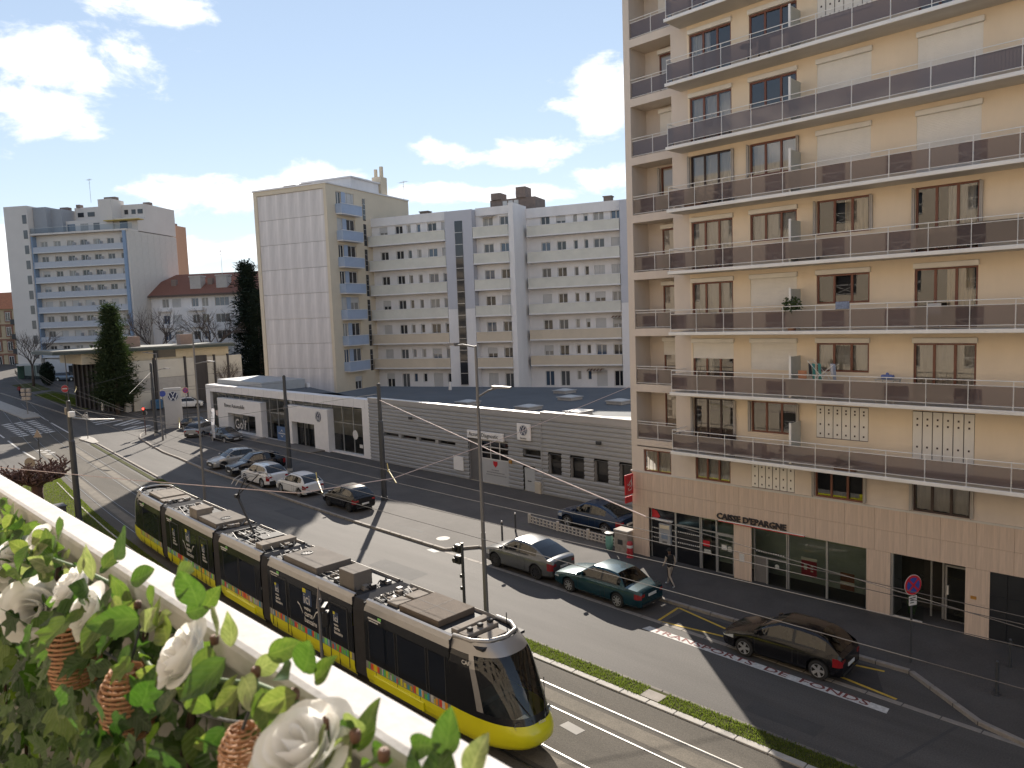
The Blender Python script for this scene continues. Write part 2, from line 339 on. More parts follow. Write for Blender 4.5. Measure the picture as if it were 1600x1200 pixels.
def fb_():
    x = random.uniform(-74, -38); e = bank_edge(x); return (x, e - random.random() ** 1.4 * 4.2, .05)
tag(blades('grass', 26000, fb_, .07, grass_m, .02), 'green grass on the bank below the balcony', 'grass')
def fl_():
    x = random.uniform(-131, -113); t = (x + 131) / 18; return (x, random.uniform(27.9 + t * 1.7, 30.6 + t * 2.2), zt(x) + .13)
tag(blades('grass', 9000, fl_, .09, grass_m, .04), 'lawn in front of the dark panelled pavilion', 'grass')
struct(MB().box(-13.4, -12.7, 18.50, 18.98, .03, .062).build('concrete_slab', kerb_m))
# painted marks
def mark(name, pts, m, z=.005): return struct(MB().add([(x, y, zt(x) + z) for x, y in pts], [tuple(range(len(pts)))]).build(name, m))
mark('loading_bay_line', [(-16.3, 22.74), (-7.35, 22.46), (-7.38, 22.80), (-16.2, 23.10)], paint_w)
o = put_text('loading_bay_lettering', 'TRANSPORTS  DE  FONDS', .42, 0, paint_r, None, (-15.9, 22.80, .011), (0, 0, radians(-1.8)), bold=.006, sx=1.62); struct(o)
def line(name, p, q, w, m, z=.005):
    d = Vector((q[0] - p[0], q[1] - p[1])).normalized(); n = Vector((-d.y, d.x)) * w * .5
    return mark(name, [(p[0] + n.x, p[1] + n.y), (p[0] - n.x, p[1] - n.y), (q[0] - n.x, q[1] - n.y), (q[0] + n.x, q[1] + n.y)], m, z)
for p, q in (((-16.24, 23.72), (-16.34, 25.35)), ((-16.34, 25.35), (-13.5, 24.66)), ((-16.24, 23.72), (-13.3, 24.15)), ((-9.75, 24.82), (-8.29, 25.1)), ((-9.6, 23.88), (-7.4, 23.5))):
    line('bay_line', p, q, .11, paint_y, .006)
for i in range(6):                                             # zebra across the side street
    t = i / 5; a = (-99.6 + 6.2 * t, 29.3 - .3 * t); b = (a[0] - 1.9 - 4.2 * (1 - t) * .2, a[1] + 3.4)
    line('zebra_stripe', a, b, .5, paint_w, .006)
for i in range(5): line('zebra_stripe', (-107.2 + i * 1.35, 28.2 - i * .1), (-108.2 + i * 1.35, 31.2), .5, paint_w, .006)
for i in range(8):                                             # zebra blocks over the tracks
    for j in range(3):
        x = -108.5 + i * 1.25 - j * .2; y = 19.3 + j * 1.35
        line('zebra_stripe', (x, y), (x - .5, y + .95), .55, paint_w, .012)
for p, q in (((-110, 17.9), (-100, 17.85)), ((-98, 17.8), (-91, 17.5)), ((-90, 17.45), (-83, 17.15)), ((-116, 24.3), (-108, 24.1)), ((-106.5, 24.05), (-97.5, 23.9))):
    line('lane_line', p, q, .18, paint_w, .009)
for i in range(7): line('hatch_mark', (-90.6 + i * .9, 18.6 + (i % 2) * .5), (-90.0 + i * .9, 18.9 + (i % 2) * .5), .35, paint_w, .014)
patch_m = mat('asphalt_patch', (0.060, 0.058, 0.057), .85, var=.2, scale=1.5, speck=.25)
for poly in ([(-19.2, 27.2), (-18.0, 27.0), (-17.9, 27.7), (-19.0, 27.9)], [(-26, 26.5), (-23.5, 26.6), (-23.6, 27.4), (-26, 27.4)], [(-15.5, 26.2), (-13.8, 26.5), (-13.9, 27.3), (-15.4, 27.2)]):
    mark('asphalt_patch', poly, patch_m, .104)
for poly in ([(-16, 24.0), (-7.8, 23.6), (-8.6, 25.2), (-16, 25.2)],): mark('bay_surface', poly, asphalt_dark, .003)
mark('road_seam', [(-49, 19.6), (-48.9, 19.6), (-47.6, 24.2), (-47.75, 24.2)], patch_m)
mark('road_seam', [(-63.0, 21.7), (-62.9, 21.7), (-58.4, 24.9), (-58.5, 24.9)], patch_m)
mark('road_seam', [(-6.6, 19.4), (-6.5, 19.4), (-5.6, 23.0), (-5.7, 23.0)], patch_m)
mark('drain_cover', [(-30.6, 23.55), (-29.9, 23.5), (-29.8, 23.8), (-30.5, 23.85)], mat('pale_metal', (.25, .24, .23), .7, var=.3), .006)
mh = struct(MB().cyl((-31.2, 25.2, .08), (-31.2, 25.2, .107), .38, n=20).build('manhole_cover', mat('manhole_metal', (.19, .175, .16), .7, var=.45, scale=9)))
mark('track_plate', [(-14.2, 15.55), (-13.5, 15.5), (-13.45, 15.85), (-14.15, 15.9)], mat('grey_plate', (.14, .13, .12), .7, var=.2), .012)

for poly, z in (([(-31, 20.2), (-27.5, 20.2), (-27.6, 21.3), (-31.1, 21.25)], .003), ([(-45, 22.3), (-41.5, 22.2), (-41.5, 23.4), (-45, 23.5)], .003), ([(-10.6, 19.9), (-8.4, 19.9), (-8.4, 20.6), (-10.6, 20.65)], .003), ([(-36.5, 25.2), (-33.0, 25.1), (-33, 26.0), (-36.4, 26.1)], .103), ([(-60, 22.0), (-55, 22.0), (-55, 23.0), (-60, 23.0)], .003)): mark('asphalt_patch', poly, mat('asphalt_patch_soft', (.060, .057, .055), .85, var=.25, scale=.8, speck=.3), z)
# ================================================================== facade helpers (local frame: x along the wall, -y outward, z up)
def wall(mb, u0, u1, z0, z1, holes, y=0.0, depth=.16, mi=0):
    us = sorted(set([u0, u1] + [h[i] for h in holes for i in (0, 1) if u0 < h[i] < u1])); zs = sorted(set([z0, z1] + [h[i] for h in holes for i in (2, 3) if z0 < h[i] < z1]))
    for za, zb in zip(zs[:-1], zs[1:]):
        run = None
        for ua, ub in list(zip(us[:-1], us[1:])) + [(None, None)]:
            solid = ua is not None and not any(h[0] < (ua + ub) / 2 < h[1] and h[2] < (za + zb) / 2 < h[3] for h in holes)
            if solid: run = (ua if run is None else run[0], ub)
            elif run: mb.quad((run[0], y, za), (run[1], y, za), (run[1], y, zb), (run[0], y, zb), mi); run = None
    for a, b, c, d in [h[:4] for h in holes]:
        a, b, c, d = max(a, u0), min(b, u1), max(c, z0), min(d, z1)
        if a >= b or c >= d: continue
        mb.quad((a, y, c), (b, y, c), (b, y + depth, c), (a, y + depth, c), mi); mb.quad((a, y, d), (a, y + depth, d), (b, y + depth, d), (b, y, d), mi)
        mb.quad((a, y, c), (a, y + depth, c), (a, y + depth, d), (a, y, d), mi); mb.quad((b, y, c), (b, y, d), (b, y + depth, d), (b, y + depth, c), mi)
wood_m = mat('brown_frame', (0.175, 0.062, 0.038), 0.45, var=.25, scale=3, streak=(8, 8, 1))
dkwood_m = mat('dark_frame', (0.045, 0.024, 0.020), 0.5, var=.2)
white_m = mat('white_plastic', (0.62, 0.60, 0.57), 0.45, var=.06)
shut_m = mat('roller_shutter', (0.76, 0.72, 0.66), 0.55, var=.07, scale=1.5)
cream_m = mat('cream_render', (0.80, 0.665, 0.505), 0.85, var=.07, scale=.7, streak=(1, 1, .25), bump=.25, bscale=80, spec=.2)
greige_m = mat('greige_render', (0.66, 0.57, 0.49), 0.85, var=.09, scale=.8, bump=.25, bscale=80, spec=.2, streak=(1, 1, .3))
trav_m = mat('travertine', (0.60, 0.465, 0.365), 0.6, var=.17, scale=2.2, streak=(7, 7, .35), spec=.35)
slab_m = mat('balcony_concrete', (0.58, 0.54, 0.49), 0.7, var=.14, scale=1.2, streak=(.4, 1, 1))
railw_m = mat('white_rail', (0.78, 0.755, 0.72), 0.45, var=.10, scale=1.0)
def smoked(name):
    m = glass(name, (0.40, 0.32, 0.31), .80, .02, 1.55); nt = m.node_tree; N = nt.nodes; L = nt.links
    tr = next(n for n in N if n.type == 'BSDF_TRANSPARENT'); mx = next(n for n in N if n.type == 'MIX_SHADER'); df = N.new('ShaderNodeBsdfDiffuse'); df.inputs[0].default_value = (.20, .155, .15, 1)
    m2 = N.new('ShaderNodeMixShader'); m2.inputs[0].default_value = .45; L.new(tr.outputs[0], m2.inputs[1]); L.new(df.outputs[0], m2.inputs[2]); L.new(m2.outputs[0], mx.inputs[1]); return m
smoke_g = smoked('smoked_glass')
frost_g = mat('frosted_glass', (0.42, 0.42, 0.38), .35, var=.1)
clear_g = glass('window_glass', (0.95, 0.96, 0.97), .98, .005, 1.95)
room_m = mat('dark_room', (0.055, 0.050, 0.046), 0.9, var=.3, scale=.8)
curt_m = mat('net_curtain', (0.82, 0.79, 0.74), 0.9, var=.12, scale=6, streak=(6, 1, .3), trans=.3)
curt2_m = mat('beige_curtain', (0.66, 0.57, 0.44), 0.9, var=.15, scale=6, streak=(6, 1, .3))
alu_m = mat('aluminium', (0.42, 0.41, 0.40), 0.4, metal=.6, var=.08)
folded_m = mat('folded_shutter', (0.42, 0.385, 0.35), 0.6, var=.15)
def cached(fn):
    store = {}
    def w(*k):
        if k not in store: store[k] = fn(*k)
        return store[k]
    return w
@cached
def frame_me(w, h, n, m, t):                                   # outer ring and uprights, front at y=0
    mb = MB(); d = .06
    mb.box(0, w, 0, d, 0, t); mb.box(0, w, 0, d, h - t, h); mb.box(0, t, 0, d, t, h - t); mb.box(w - t, w, 0, d, t, h - t)
    for i in range(1, n): mb.box(w * i / n - t * .62, w * i / n + t * .62, 0, d, t, h - t)
    return mb.mesh('window', MATS[m])
@cached
def pane_me(w, h, m): return MB().quad((0, 0, 0), (w, 0, 0), (w, 0, h), (0, 0, h)).mesh('pane', MATS[m])
@cached
def roller_me(w, h, pitch, m):                                 # slatted roller curtain, bottom at z=0
    prof = []; n = max(1, int(h / pitch)); mb = MB()
    for i in range(n):
        z0 = h * i / n; z1 = h * (i + 1) / n
        mb.quad((0, 0, z0), (w, 0, z0), (w, -.012, z1 - .006), (0, -.012, z1 - .006)); mb.quad((0, -.012, z1 - .006), (w, -.012, z1 - .006), (w, 0, z1), (0, 0, z1))
    return mb.mesh('roller_shutter', MATS[m])
@cached
def curtain_me(w, h, m, sd):
    rr = random.Random(sd); n = 18; xs = [w * i / n for i in range(n + 1)]; ys = [.03 * sin(i * 2.1 + rr.random()) + rr.uniform(-.01, .01) for i in range(n + 1)]
    mb = MB()
    for i in range(n): mb.quad((xs[i], ys[i], 0), (xs[i + 1], ys[i + 1], 0), (xs[i + 1], ys[i + 1], h), (xs[i], ys[i], h))
    return mb.mesh('curtain', MATS[m], smooth=True)
@cached
def perfo_me(w, h):                                            # one leaf of a closed metal shutter with small holes
    mb = MB().box(0, w, 0, .03, 0, h); mb2 = MB()
    for z in (.12, .42, .78, .88):
        if z * h < h: mb.box(w * .4, w * .6, -.003, 0, z * h - .035, z * h + .035, 1)
    return mb.mesh('shutter_leaf', [shut_m, MATS['dark_frame']])
def win(root, u0, u1, z0, z1, y, kind, n=3, seed=0, frame='brown_frame', roll=None, back=None):
    """kind: glass / box (roller box on top) / closed / half / leaf (perforated leaves) / folded"""
    w, h = round(u1 - u0, 3), round(z1 - z0, 3); r2 = random.Random(seed)
    if kind == 'leaf':
        hd = put('shutter', MB().box(0, w, .02, .05, 0, h).mesh('shutter_back', MATS['dark_frame']), root, (u0, y, z0)); k = 6 if w > 1.7 else 5
        for i in range(k): put('shutter_leaf', perfo_me(round(w / k - .03, 3), round(h - .06, 3)), hd, (.015 + w * i / k, -.015, .03))
        return
    boxh = .20 if kind in ('box', 'closed', 'half') else 0
    hh = round(h - boxh, 3)
    if kind == 'folded': frame = 'dark_frame' if r2.random() < .4 else frame
    f = put('window', frame_me(w, hh, n, frame, .07), root, (u0, y + .06, z0))
    pw = round(w - .14, 3); ph = round(hh - .14, 3)
    put('pane', pane_me(pw, ph, 'window_glass'), f, (.07, .03, .07))
    if kind != 'closed':
        c = r2.random()
        if c < .80: put('curtain', curtain_me(round(pw * (1 if c < .42 else .45), 3), ph, 'net_curtain' if c < .6 else 'beige_curtain', seed % 5), f, (.07 if r2.random() < .6 else .07 + pw * .5 * (c >= .42), .16, .07))
    if boxh:
        b = put('shutter_box', MB().bbox(-.04, w + .04, -.10, .14, 0, .20, .03).mesh('shutter_box', shut_m), root, (u0, y, z1 - .20))
        rh = hh if kind == 'closed' else (round(hh * .33, 3) if kind == 'half' else 0)
        if rh: put('roller_shutter', roller_me(w, rh, .055, 'roller_shutter'), root, (u0, y + .03, z1 - .20 - rh))
    if kind == 'folded':
        for x in (u0 - .10, u1 + .01): put('folded_shutter', MB().box(0, .03, 0, .16, 0, h).box(.03, .09, .02, .13, .04, h - .04).mesh('folded_shutter', folded_m), root, (x, y - .13, z0))
def interior(root, u0, u1, z0, z1, y, m=None):
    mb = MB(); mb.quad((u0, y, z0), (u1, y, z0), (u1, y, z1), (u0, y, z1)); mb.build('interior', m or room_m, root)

# ================================================================== the block with the bank on its ground floor
FX = -21.5; FY = 29.45
RB = thing('apartment_block', 'tall cream apartment block with smoked glass balconies above a bank branch', 'building', (FX, FY, .0))
X = lambda x: x - FX
LIP = [5.75 + 2.67 * k for k in range(0, 9)]                    # balcony levels
TOPZ = 30.4; XR = 16.0
COLS = {1: (-18.0, -16.0), 2: (-15.2, -13.2), 3: (-12.4, -10.4), 4: (-8.85, -6.85)}
KIND = {0: ('folded', 'folded', 'leaf', 'leaf'), 1: ('half', 'closed', 'box', 'box'), 2: ('box', 'closed', 'box', 'box'), 3: ('box', 'box', 'folded', 'folded'),
        4: ('folded', 'folded', 'closed', 'closed'), 5: ('box', 'box', 'closed', 'closed'), 6: ('box', 'box', 'leaf', 'box'), 7: ('box', 'box', 'box', 'closed')}
holes = []
for k in range(8):
    fl = LIP[k] + .10; tp = 8.17 + 2.67 * k
    for c, (a, b) in COLS.items():
        z0 = fl + .02 if c in (1, 4) else tp - 1.33
        if LIP[k] > 25 and tp > TOPZ: continue
        holes.append((X(a), X(b), z0, tp)); win(RB, X(a), X(b), z0, tp, 0, KIND[k][c - 1], 3, k * 10 + c)
mb = MB(); wall(mb, X(-18.1), X(XR), LIP[0] + .1, TOPZ, holes); mb.build('wall', cream_m, RB)
FH = [(X(-20.8), X(-19.25), 4.42, 5.5), (X(-17.95), X(-16.2), 4.42, 5.62), (X(-15.2), X(-13.3), 4.42, 5.62), (X(-12.45), X(-10.55), 4.42, 5.62), (X(-8.8), X(-6.93), 4.42, 5.62)]
mb = MB(); wall(mb, X(-21.5), X(XR), 4.36, LIP[0] - .08, FH, 0, .2); mb.build('wall', greige_m, RB)
for i, h in enumerate(FH): win(RB, *h, 0, ('glass', 'glass', 'leaf', 'folded', 'folded')[i], 2 if i == 0 else 3, (3, 8, 0, 2, 4)[i])
# pier between loggias and balconies, left pier and the loggia bay
mb = MB(); mb.box(X(-18.93), X(-18.1), 0, .6, LIP[0] + .1, TOPZ); mb.box(0, X(-21.15), 0, 1.3, LIP[0] - .08, TOPZ)
mb.build('pier', greige_m, RB)
mb = MB()
for k in range(-1, 9):
    zb = 5.98 + 2.67 * k
    mb.box(X(-21.15), X(-18.93), .0, 1.25, zb - .36, zb)
mb.box(X(-21.15), X(-18.93), 1.25, 1.3, 5.0, TOPZ); mb.build('loggia_slab', greige_m, RB)
LK = {0: 'glass', 1: 'half', 2: 'box', 3: 'box', 4: 'folded', 5: 'closed', 6: 'box', 7: 'closed', 8: 'box'}
for k in range(0, 9):
    zb = 5.98 + 2.67 * k
    win(RB, X(-20.3), X(-18.95), zb + .02, zb + 2.2, 1.12, LK[k], 2, 40 + k)
    lg = holder('loggia_railing', RB); 
    MB().tube([(X(-21.15), .06, zb + .86), (X(-18.93), .06, zb + .86)], .018).tube([(X(-21.15), .06, zb + .74), (X(-18.93), .06, zb + .74)], .014).tube([(X(-21.15), .06, zb + .06), (X(-18.93), .06, zb + .06)], .014).tube([(X(-20.0), .06, zb), (X(-20.0), .06, zb + .86)], .016).build('rail', railw_m, lg)
    for (a, b) in ((-21.12, -20.02), (-19.98, -18.96)): MB().quad((X(a), .07, zb + .09), (X(b), .07, zb + .09), (X(b), .07, zb + .72), (X(a), .07, zb + .72)).build('glass_panel', smoke_g, lg)
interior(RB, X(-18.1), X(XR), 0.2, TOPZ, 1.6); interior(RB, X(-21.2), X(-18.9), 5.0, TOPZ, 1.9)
# rest of the body
MB().box(0, X(XR), 1.95, 13, 0.0, TOPZ).build('rear_body', greige_m, RB)
MB().box(-.001, .35, 1.3, 1.95, 4.4, TOPZ).build('side_wall', greige_m, RB)
MB().box(-.15, X(XR), -.15, 13.1, TOPZ, TOPZ + .3).build('roof_edge', slab_m, RB)
# balconies
YB = -1.15; posts = [-18.42 + 1.29 * i for i in range(24)]
seg_panel = MB().quad((0, 0, 0), (1.25, 0, 0), (1.25, 0, .64), (0, 0, .64)).mesh('glass_panel', smoke_g)
post_me = MB().tube([(0, 0, 0), (0, 0, 1.02)], .013).box(-.03, .03, -.03, .05, 0, .05).mesh('post', railw_m)
for k, lz in enumerate(LIP):
    b = MB().bbox(X(-18.45), X(XR), YB, 0.0, lz - .06, lz + .08, .012).build('balcony', slab_m, RB)
    MB().bbox(X(-18.5), X(XR), YB - .05, YB - .005, lz - .055, lz + .085, .015).build('lip', railw_m, b)
    r = MB().tube([(X(-18.42), 0, lz + 1.04), (X(-18.42), YB + .02, lz + 1.04), (X(XR), YB + .02, lz + 1.04)], .017)
    r.tube([(X(-18.42), 0, lz + .87), (X(-18.42), YB + .02, lz + .87), (X(XR), YB + .02, lz + .87)], .013); r.tube([(X(-18.42), YB + .02, lz + .20), (X(XR), YB + .02, lz + .20)], .012)
    r.build('rail', railw_m, b)
    for i, x in enumerate(posts):
        put('post', post_me, b, (X(x), YB + .02, lz + .04))
        put('glass_panel', seg_panel, b, (X(x) + .02, YB + .035, lz + .215))
    MB().quad((X(-18.42), -.05, lz + .215), (X(-18.42), YB + .05, lz + .215), (X(-18.42), YB + .05, lz + .855), (X(-18.42), -.05, lz + .855)).build('glass_panel', smoke_g, b)
    if k < 8:
        MB().box(X(-13.06), X(-13.02), -.95, -.05, lz + .12, lz + 1.72).build('partition', frost_g, b); MB().box(X(-13.08), X(-13.0), -1.0, -.95, lz + .1, lz + 1.76).build('partition_post', railw_m, b)
# stone cladding: courses of separate slabs
clad = holder('stone_cladding', RB); rs = random.Random(5); _sl = {}
def slabs(u0, u1, z0, z1, wd, y=-.03, courses=1):
    hz = (z1 - z0) / courses
    for c in range(courses):
        n = max(1, round((u1 - u0) / wd)); w = (u1 - u0) / n
        for i in range(n):
            key = (round(w, 3), round(hz, 3))
            if key not in _sl: _sl[key] = MB().box(.004, w - .004, 0, .05, .004, hz - .004).mesh('stone_slab', trav_m)
            put('stone_slab', _sl[key], clad, (u0 + w * i, y + rs.uniform(-.003, .003), z0 + hz * c))
slabs(X(-21.5), X(XR), 2.66, 4.33, 1.15, courses=2)
for a, b in ((-21.5, -20.55), (-16.06, -15.22), (-10.42, -9.55), (-7.04, -6.28)): slabs(X(a), X(b), .1, 2.66, .95, courses=2)
MB().box(X(-21.55), X(XR), -.06, .02, 4.33, 4.40).build('ledge', slab_m, RB)
MB().box(X(-21.5), X(-21.44), .05, 1.95, .1, 4.33).build('side_wall', trav_m, RB)
MB().box(X(-21.4), X(XR), .05, .3, 2.66, 4.33).build('backing', greige_m, RB)
# shop front
sf_m = alu_m
black_g = mat('black_glazed_panel', (0.012, 0.013, 0.016), 0.08, var=.1, spec=.6)
shop_g = glass('shop_glass', (0.80, 0.86, 0.84), .95, .01, 1.55)
green_m = mat('green_soffit', (0.24, 0.28, 0.17), .7, var=.1)
def shop_frame(a, b, z0, z1, y=.14, t=.06, mull=(), trans=()):
    mb = MB(); mb.box(X(a), X(a) + t, y, y + .08, z0, z1); mb.box(X(b) - t, X(b), y, y + .08, z0, z1); mb.box(X(a) + t, X(b) - t, y, y + .08, z0, z0 + t); mb.box(X(a) + t, X(b) - t, y, y + .08, z1 - t, z1)
    for m_ in mull: mb.box(X(m_) - t * .7, X(m_) + t * .7, y - .01, y + .07, z0 + t, z1 - t)
    for (u, v, zz) in trans: mb.box(X(u), X(v), y + .005, y + .075, zz - t * .5, zz + t * .5)
    return mb.build('shop_window', sf_m, RB)
def pane(par, a, b, z0, z1, y=.18, m=None): return MB().quad((X(a), y, z0), (X(b), y, z0), (X(b), y, z1), (X(a), y, z1)).build('pane', m or shop_g, par)
s1 = shop_frame(-20.55, -17.82, .12, 2.66, mull=(-19.15,), trans=((-19.1, -17.85, 2.02),)); pane(s1, -20.5, -17.86, .15, 2.62, m=black_g)
at = MB().bbox(X(-20.05), X(-19.4), .06, .2, .95, 1.95, .02).build('cash_machine', mat('atm_grey', (.33, .33, .33), .4, var=.1), RB)
MB().box(X(-19.98), X(-19.47), .045, .06, 1.72, 1.9).build('sign_strip', mat('atm_cream', (.6, .52, .38), .5), at); MB().box(X(-19.9), X(-19.55), .05, .06, 1.22, 1.5).build('screen', mat('atm_screen', (.2, .25, .32), .2), at)
MB().box(X(-19.85), X(-19.6), .048, .058, 1.02, 1.12).build('keypad', mat('atm_keys', (.12, .12, .12), .5), at)
MB().box(X(-20.45), X(-19.3), .02, .16, 2.1, 2.16).build('lamp_canopy', railw_m, RB)
red_m = mat('bank_red', (0.50, 0.018, 0.028), .35, var=.06)
MB().add([(X(-20.5), .16, 2.6), (X(-20.18), .16, 2.5), (X(-20.02), .16, 2.25), (X(-20.22), .16, 2.1), (X(-20.5), .16, 2.16)], [(0, 4, 3, 2, 1)]).build('red_emblem', red_m, RB)
dots = MB()
for (a, b, z) in ((-20.5, -20.12, 1.62), (-19.35, -17.9, 1.66), (-20.5, -20.12, 1.16), (-19.35, -17.9, 1.14)):
    x = a
    while x < b: dots.box(X(x), X(x) + .055, .165, .175, z, z + .055); x += .10
dots.build('safety_dots', white_m, RB, stuff=True)
s2 = shop_frame(-17.8, -16.08, .12, 2.66, mull=(-17.0,), trans=((-17.78, -16.1, 2.02),)); pane(s2, -17.74, -16.12, 2.06, 2.6); pane(s2, -17.74, -17.05, .2, 1.98); dr = shop_frame(-16.98, -16.12, .16, 2.0, .12, .07); dr.name = 'bank_door'; pane(dr, -16.9, -16.2, .24, 1.93, .155)
MB().box(X(-17.8), X(-10.42), .25, 1.5, 2.5, 2.62).build('ceiling', green_m, RB)
for (a, b, z0, z1, m_) in ((-17.7, -17.35, 1.28, 1.55, red_m), (-17.65, -17.3, .95, 1.15, frost_g), (-16.75, -16.5, 1.3, 1.52, white_m), (-16.45, -16.25, 1.25, 1.5, frost_g)): MB().box(X(a), X(b), .145, .152, z0, z1).build('notice', m_, RB)
MB().box(X(-15.78), X(-15.55), -.06, -.03, 1.0, 1.36).build('notice_case', white_m, RB)
s3 = shop_frame(-15.2, -13.68, .12, 2.66, mull=(), trans=((-15.15, -13.72, 1.35),)); pane(s3, -15.14, -13.74, 1.4, 2.6); pane(s3, -15.14, -14.62, .2, 1.3, m=mat('kick_panel', (.16, .15, .145), .5)); pane(s3, -14.55, -13.74, .2, 1.3)
MB().box(X(-14.63), X(-14.55), .13, .22, .18, 1.32).build('upright', sf_m, s3)
s4 = shop_frame(-13.66, -10.44, .12, 2.66, mull=(-12.02,)); pane(s4, -13.6, -12.08, .2, 2.6); pane(s4, -11.97, -10.5, .2, 2.6)
dots = MB(); x = -15.1
while x < -13.8: dots.box(X(x), X(x) + .05, .165, .175, 1.55, 1.6); x += .11
dots.build('safety_dots', white_m, RB, stuff=True)
po = MB().box(X(-13.1), X(-12.45), .19, .2, .92, 1.72).build('poster', mat('poster_red', (.28, .012, .03), .4, var=.1), RB); MB().box(X(-13.1), X(-12.45), .182, .189, 1.6, 1.72).build('poster_header', white_m, po)
MB().box(X(-12.98), X(-12.86), .182, .189, 1.2, 1.45).box(X(-12.7), X(-12.6), .182, .189, 1.35, 1.40).box(X(-12.7), X(-12.6), .182, .189, 1.25, 1.30).box(X(-12.7), X(-12.6), .182, .189, 1.15, 1.20).build('poster_print', white_m, po)
po = MB().box(X(-11.5), X(-10.95), .19, .2, .72, 1.42).build('poster', mat('poster_brown', (.15, .055, .022), .5, var=.6, scale=6), RB); MB().box(X(-11.5), X(-10.95), .182, .189, .92, 1.06).build('poster_strip', white_m, po)
MB().cyl((X(-14.15), .17, 1.05), (X(-14.15), .176, 1.05), .1, n=14).build('round_sticker', frost_g, RB)
MB().box(X(-17.8), X(-10.42), 1.5, 1.56, .1, 2.6).build('inner_wall', mat('shop_wall', (.30, .34, .31), .8, var=.2, scale=1), RB)
MB().box(X(-20.5), X(-9.5), .04, .3, .08, .14).build('sill', slab_m, RB)
# bank lettering and projecting sign
put_text('lettering', "CAISSE D'EPARGNE", .37, .03, mat('letter_dark', (.035, .03, .035), .4, var=.05), RB, (X(-16.85), -.09, 2.78), (radians(90), 0, 0), bold=.008, sx=1.02)
MB().box(X(-16.75), X(-12.85), -.12, -.03, 2.66, 2.70).build('light_bar', red_m, RB)
MB().box(X(-16.75), X(-12.85), -.13, -.06, 2.702, 2.74).build('light_strip', railw_m, RB)
sg = MB().bbox(X(-21.44), X(-21.36), -.75, -.12, 3.25, 4.25, .02).build('bank_sign', red_m, RB); MB().bbox(X(-21.44), X(-21.36), -.75, -.2, 2.86, 3.18, .02).build('lower_sign', red_m, sg)
q = MB(); xx = X(-21.36) + .008                                 # white emblem strokes on the face towards the street
def stroke(mbq, pts, w=.035):
    for (y0, z0), (y1, z1) in zip(pts[:-1], pts[1:]):
        d = Vector((y1 - y0, z1 - z0)).normalized() * w * .5; mbq.quad((xx, y0 - d.y, z0 + d.x), (xx, y0 + d.y, z0 - d.x), (xx, y1 + d.y, z1 - d.x), (xx, y1 - d.y, z1 + d.x))
stroke(q, [(-.22, 4.12), (-.30, 3.95), (-.42, 3.86), (-.50, 3.78), (-.42, 3.72)]); stroke(q, [(-.30, 3.92), (-.30, 3.70), (-.45, 3.62)]); stroke(q, [(-.26, 3.98), (-.24, 3.66), (-.30, 3.5), (-.5, 3.46), (-.55, 3.6)]); stroke(q, [(-.62, 3.78), (-.5, 3.72)]); q.build('emblem', white_m, sg)
# entrance recess with planting and glazed door
MB().box(X(-9.55), X(-9.46), .02, 1.0, .1, 2.66).box(X(-7.05), X(-7.0), .02, 1.0, .1, 2.66).build('jamb', alu_m, RB)
MB().box(X(-9.46), X(-8.45), .05, .12, .1, .22).build('planter_front', slab_m, RB)
e = MB(); e.box(X(-8.42), X(-8.36), .9, .98, .1, 2.45); e.box(X(-8.02), X(-7.95), .9, .98, .1, 2.4); e.box(X(-7.12), X(-7.05), .9, .98, .1, 2.4); e.box(X(-8.36), X(-7.05), .9, .98, 2.38, 2.45); ed = e.build('entrance_frame', alu_m, RB)
d_ = shop_frame(-7.92, -7.14, .14, 2.32, .88, .07); d_.name = 'entrance_door'; pane(d_, -7.85, -7.2, .2, 2.25, .92); MB().box(X(-7.84), X(-7.78), .8, .87, 1.2, 1.55).build('handle', railw_m, d_)
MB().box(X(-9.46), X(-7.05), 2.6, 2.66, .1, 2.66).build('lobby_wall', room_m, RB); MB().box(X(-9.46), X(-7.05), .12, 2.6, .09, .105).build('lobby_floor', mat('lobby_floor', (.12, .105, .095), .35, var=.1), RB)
for i in range(6): MB().box(X(-7.75), X(-7.0), 1.5 + .18 * i, 1.68 + .18 * i, .1, .28 + .18 * i).build('stair', mat('stair_dark', (.07, .065, .06), .8), RB)
MB().quad((X(-9.46), .13, .22), (X(-8.42), .13, .22), (X(-8.42), .13, 2.66), (X(-9.46), .13, 2.66)).build('display_glass', shop_g, RB)
pl = MB(); rp = random.Random(3)
for i in range(46):
    a = rp.uniform(0, 2*pi); h = rp.uniform(.7, 1.25); l = rp.uniform(.2, .5); bx, by, bz = X(-8.95) + rp.uniform(-.1, .1), .5, .25 + rp.choice((0, .45))
    p = [Vector((bx + l * t * cos(a), by + .6 * l * t * sin(a), bz + h * (t * 1.6 - t * t * .9))) for t in (0, .35, .7, 1)]; w = .03
    for s_ in range(3): pl.quad(p[s_] + Vector((-w * sin(a), w * cos(a), 0)), p[s_] - Vector((-w * sin(a), w * cos(a), 0)), p[s_ + 1] - Vector((-w * sin(a), w * cos(a), 0)) * .6, p[s_ + 1] + Vector((-w * sin(a), w * cos(a), 0)) * .6)
tag(pl.build('potted_plant', mat('plant_leaf_dark', (.035, .075, .022), .5, var=.3), None, loc=(FX, FY, 0)), 'green spiky leaved plant behind glass by the block entrance', 'plant')
tile_me = MB().box(.006, .514, 0, .03, .006, .854).mesh('black_tile', mat('black_tile', (.022, .024, .027), .3, var=.25, scale=2))
tl = holder('black_tiling', RB)
for i in range(14):
    for j in range(3): put('black_tile', tile_me, tl, (X(-6.28) + .52 * i, -.02, .1 + .855 * j))
MB().box(X(-6.86), X(-6.68), -.05, -.03, 1.55, 1.66).build('door_plate', mat('orange_plate', (.42, .2, .04), .5), RB)
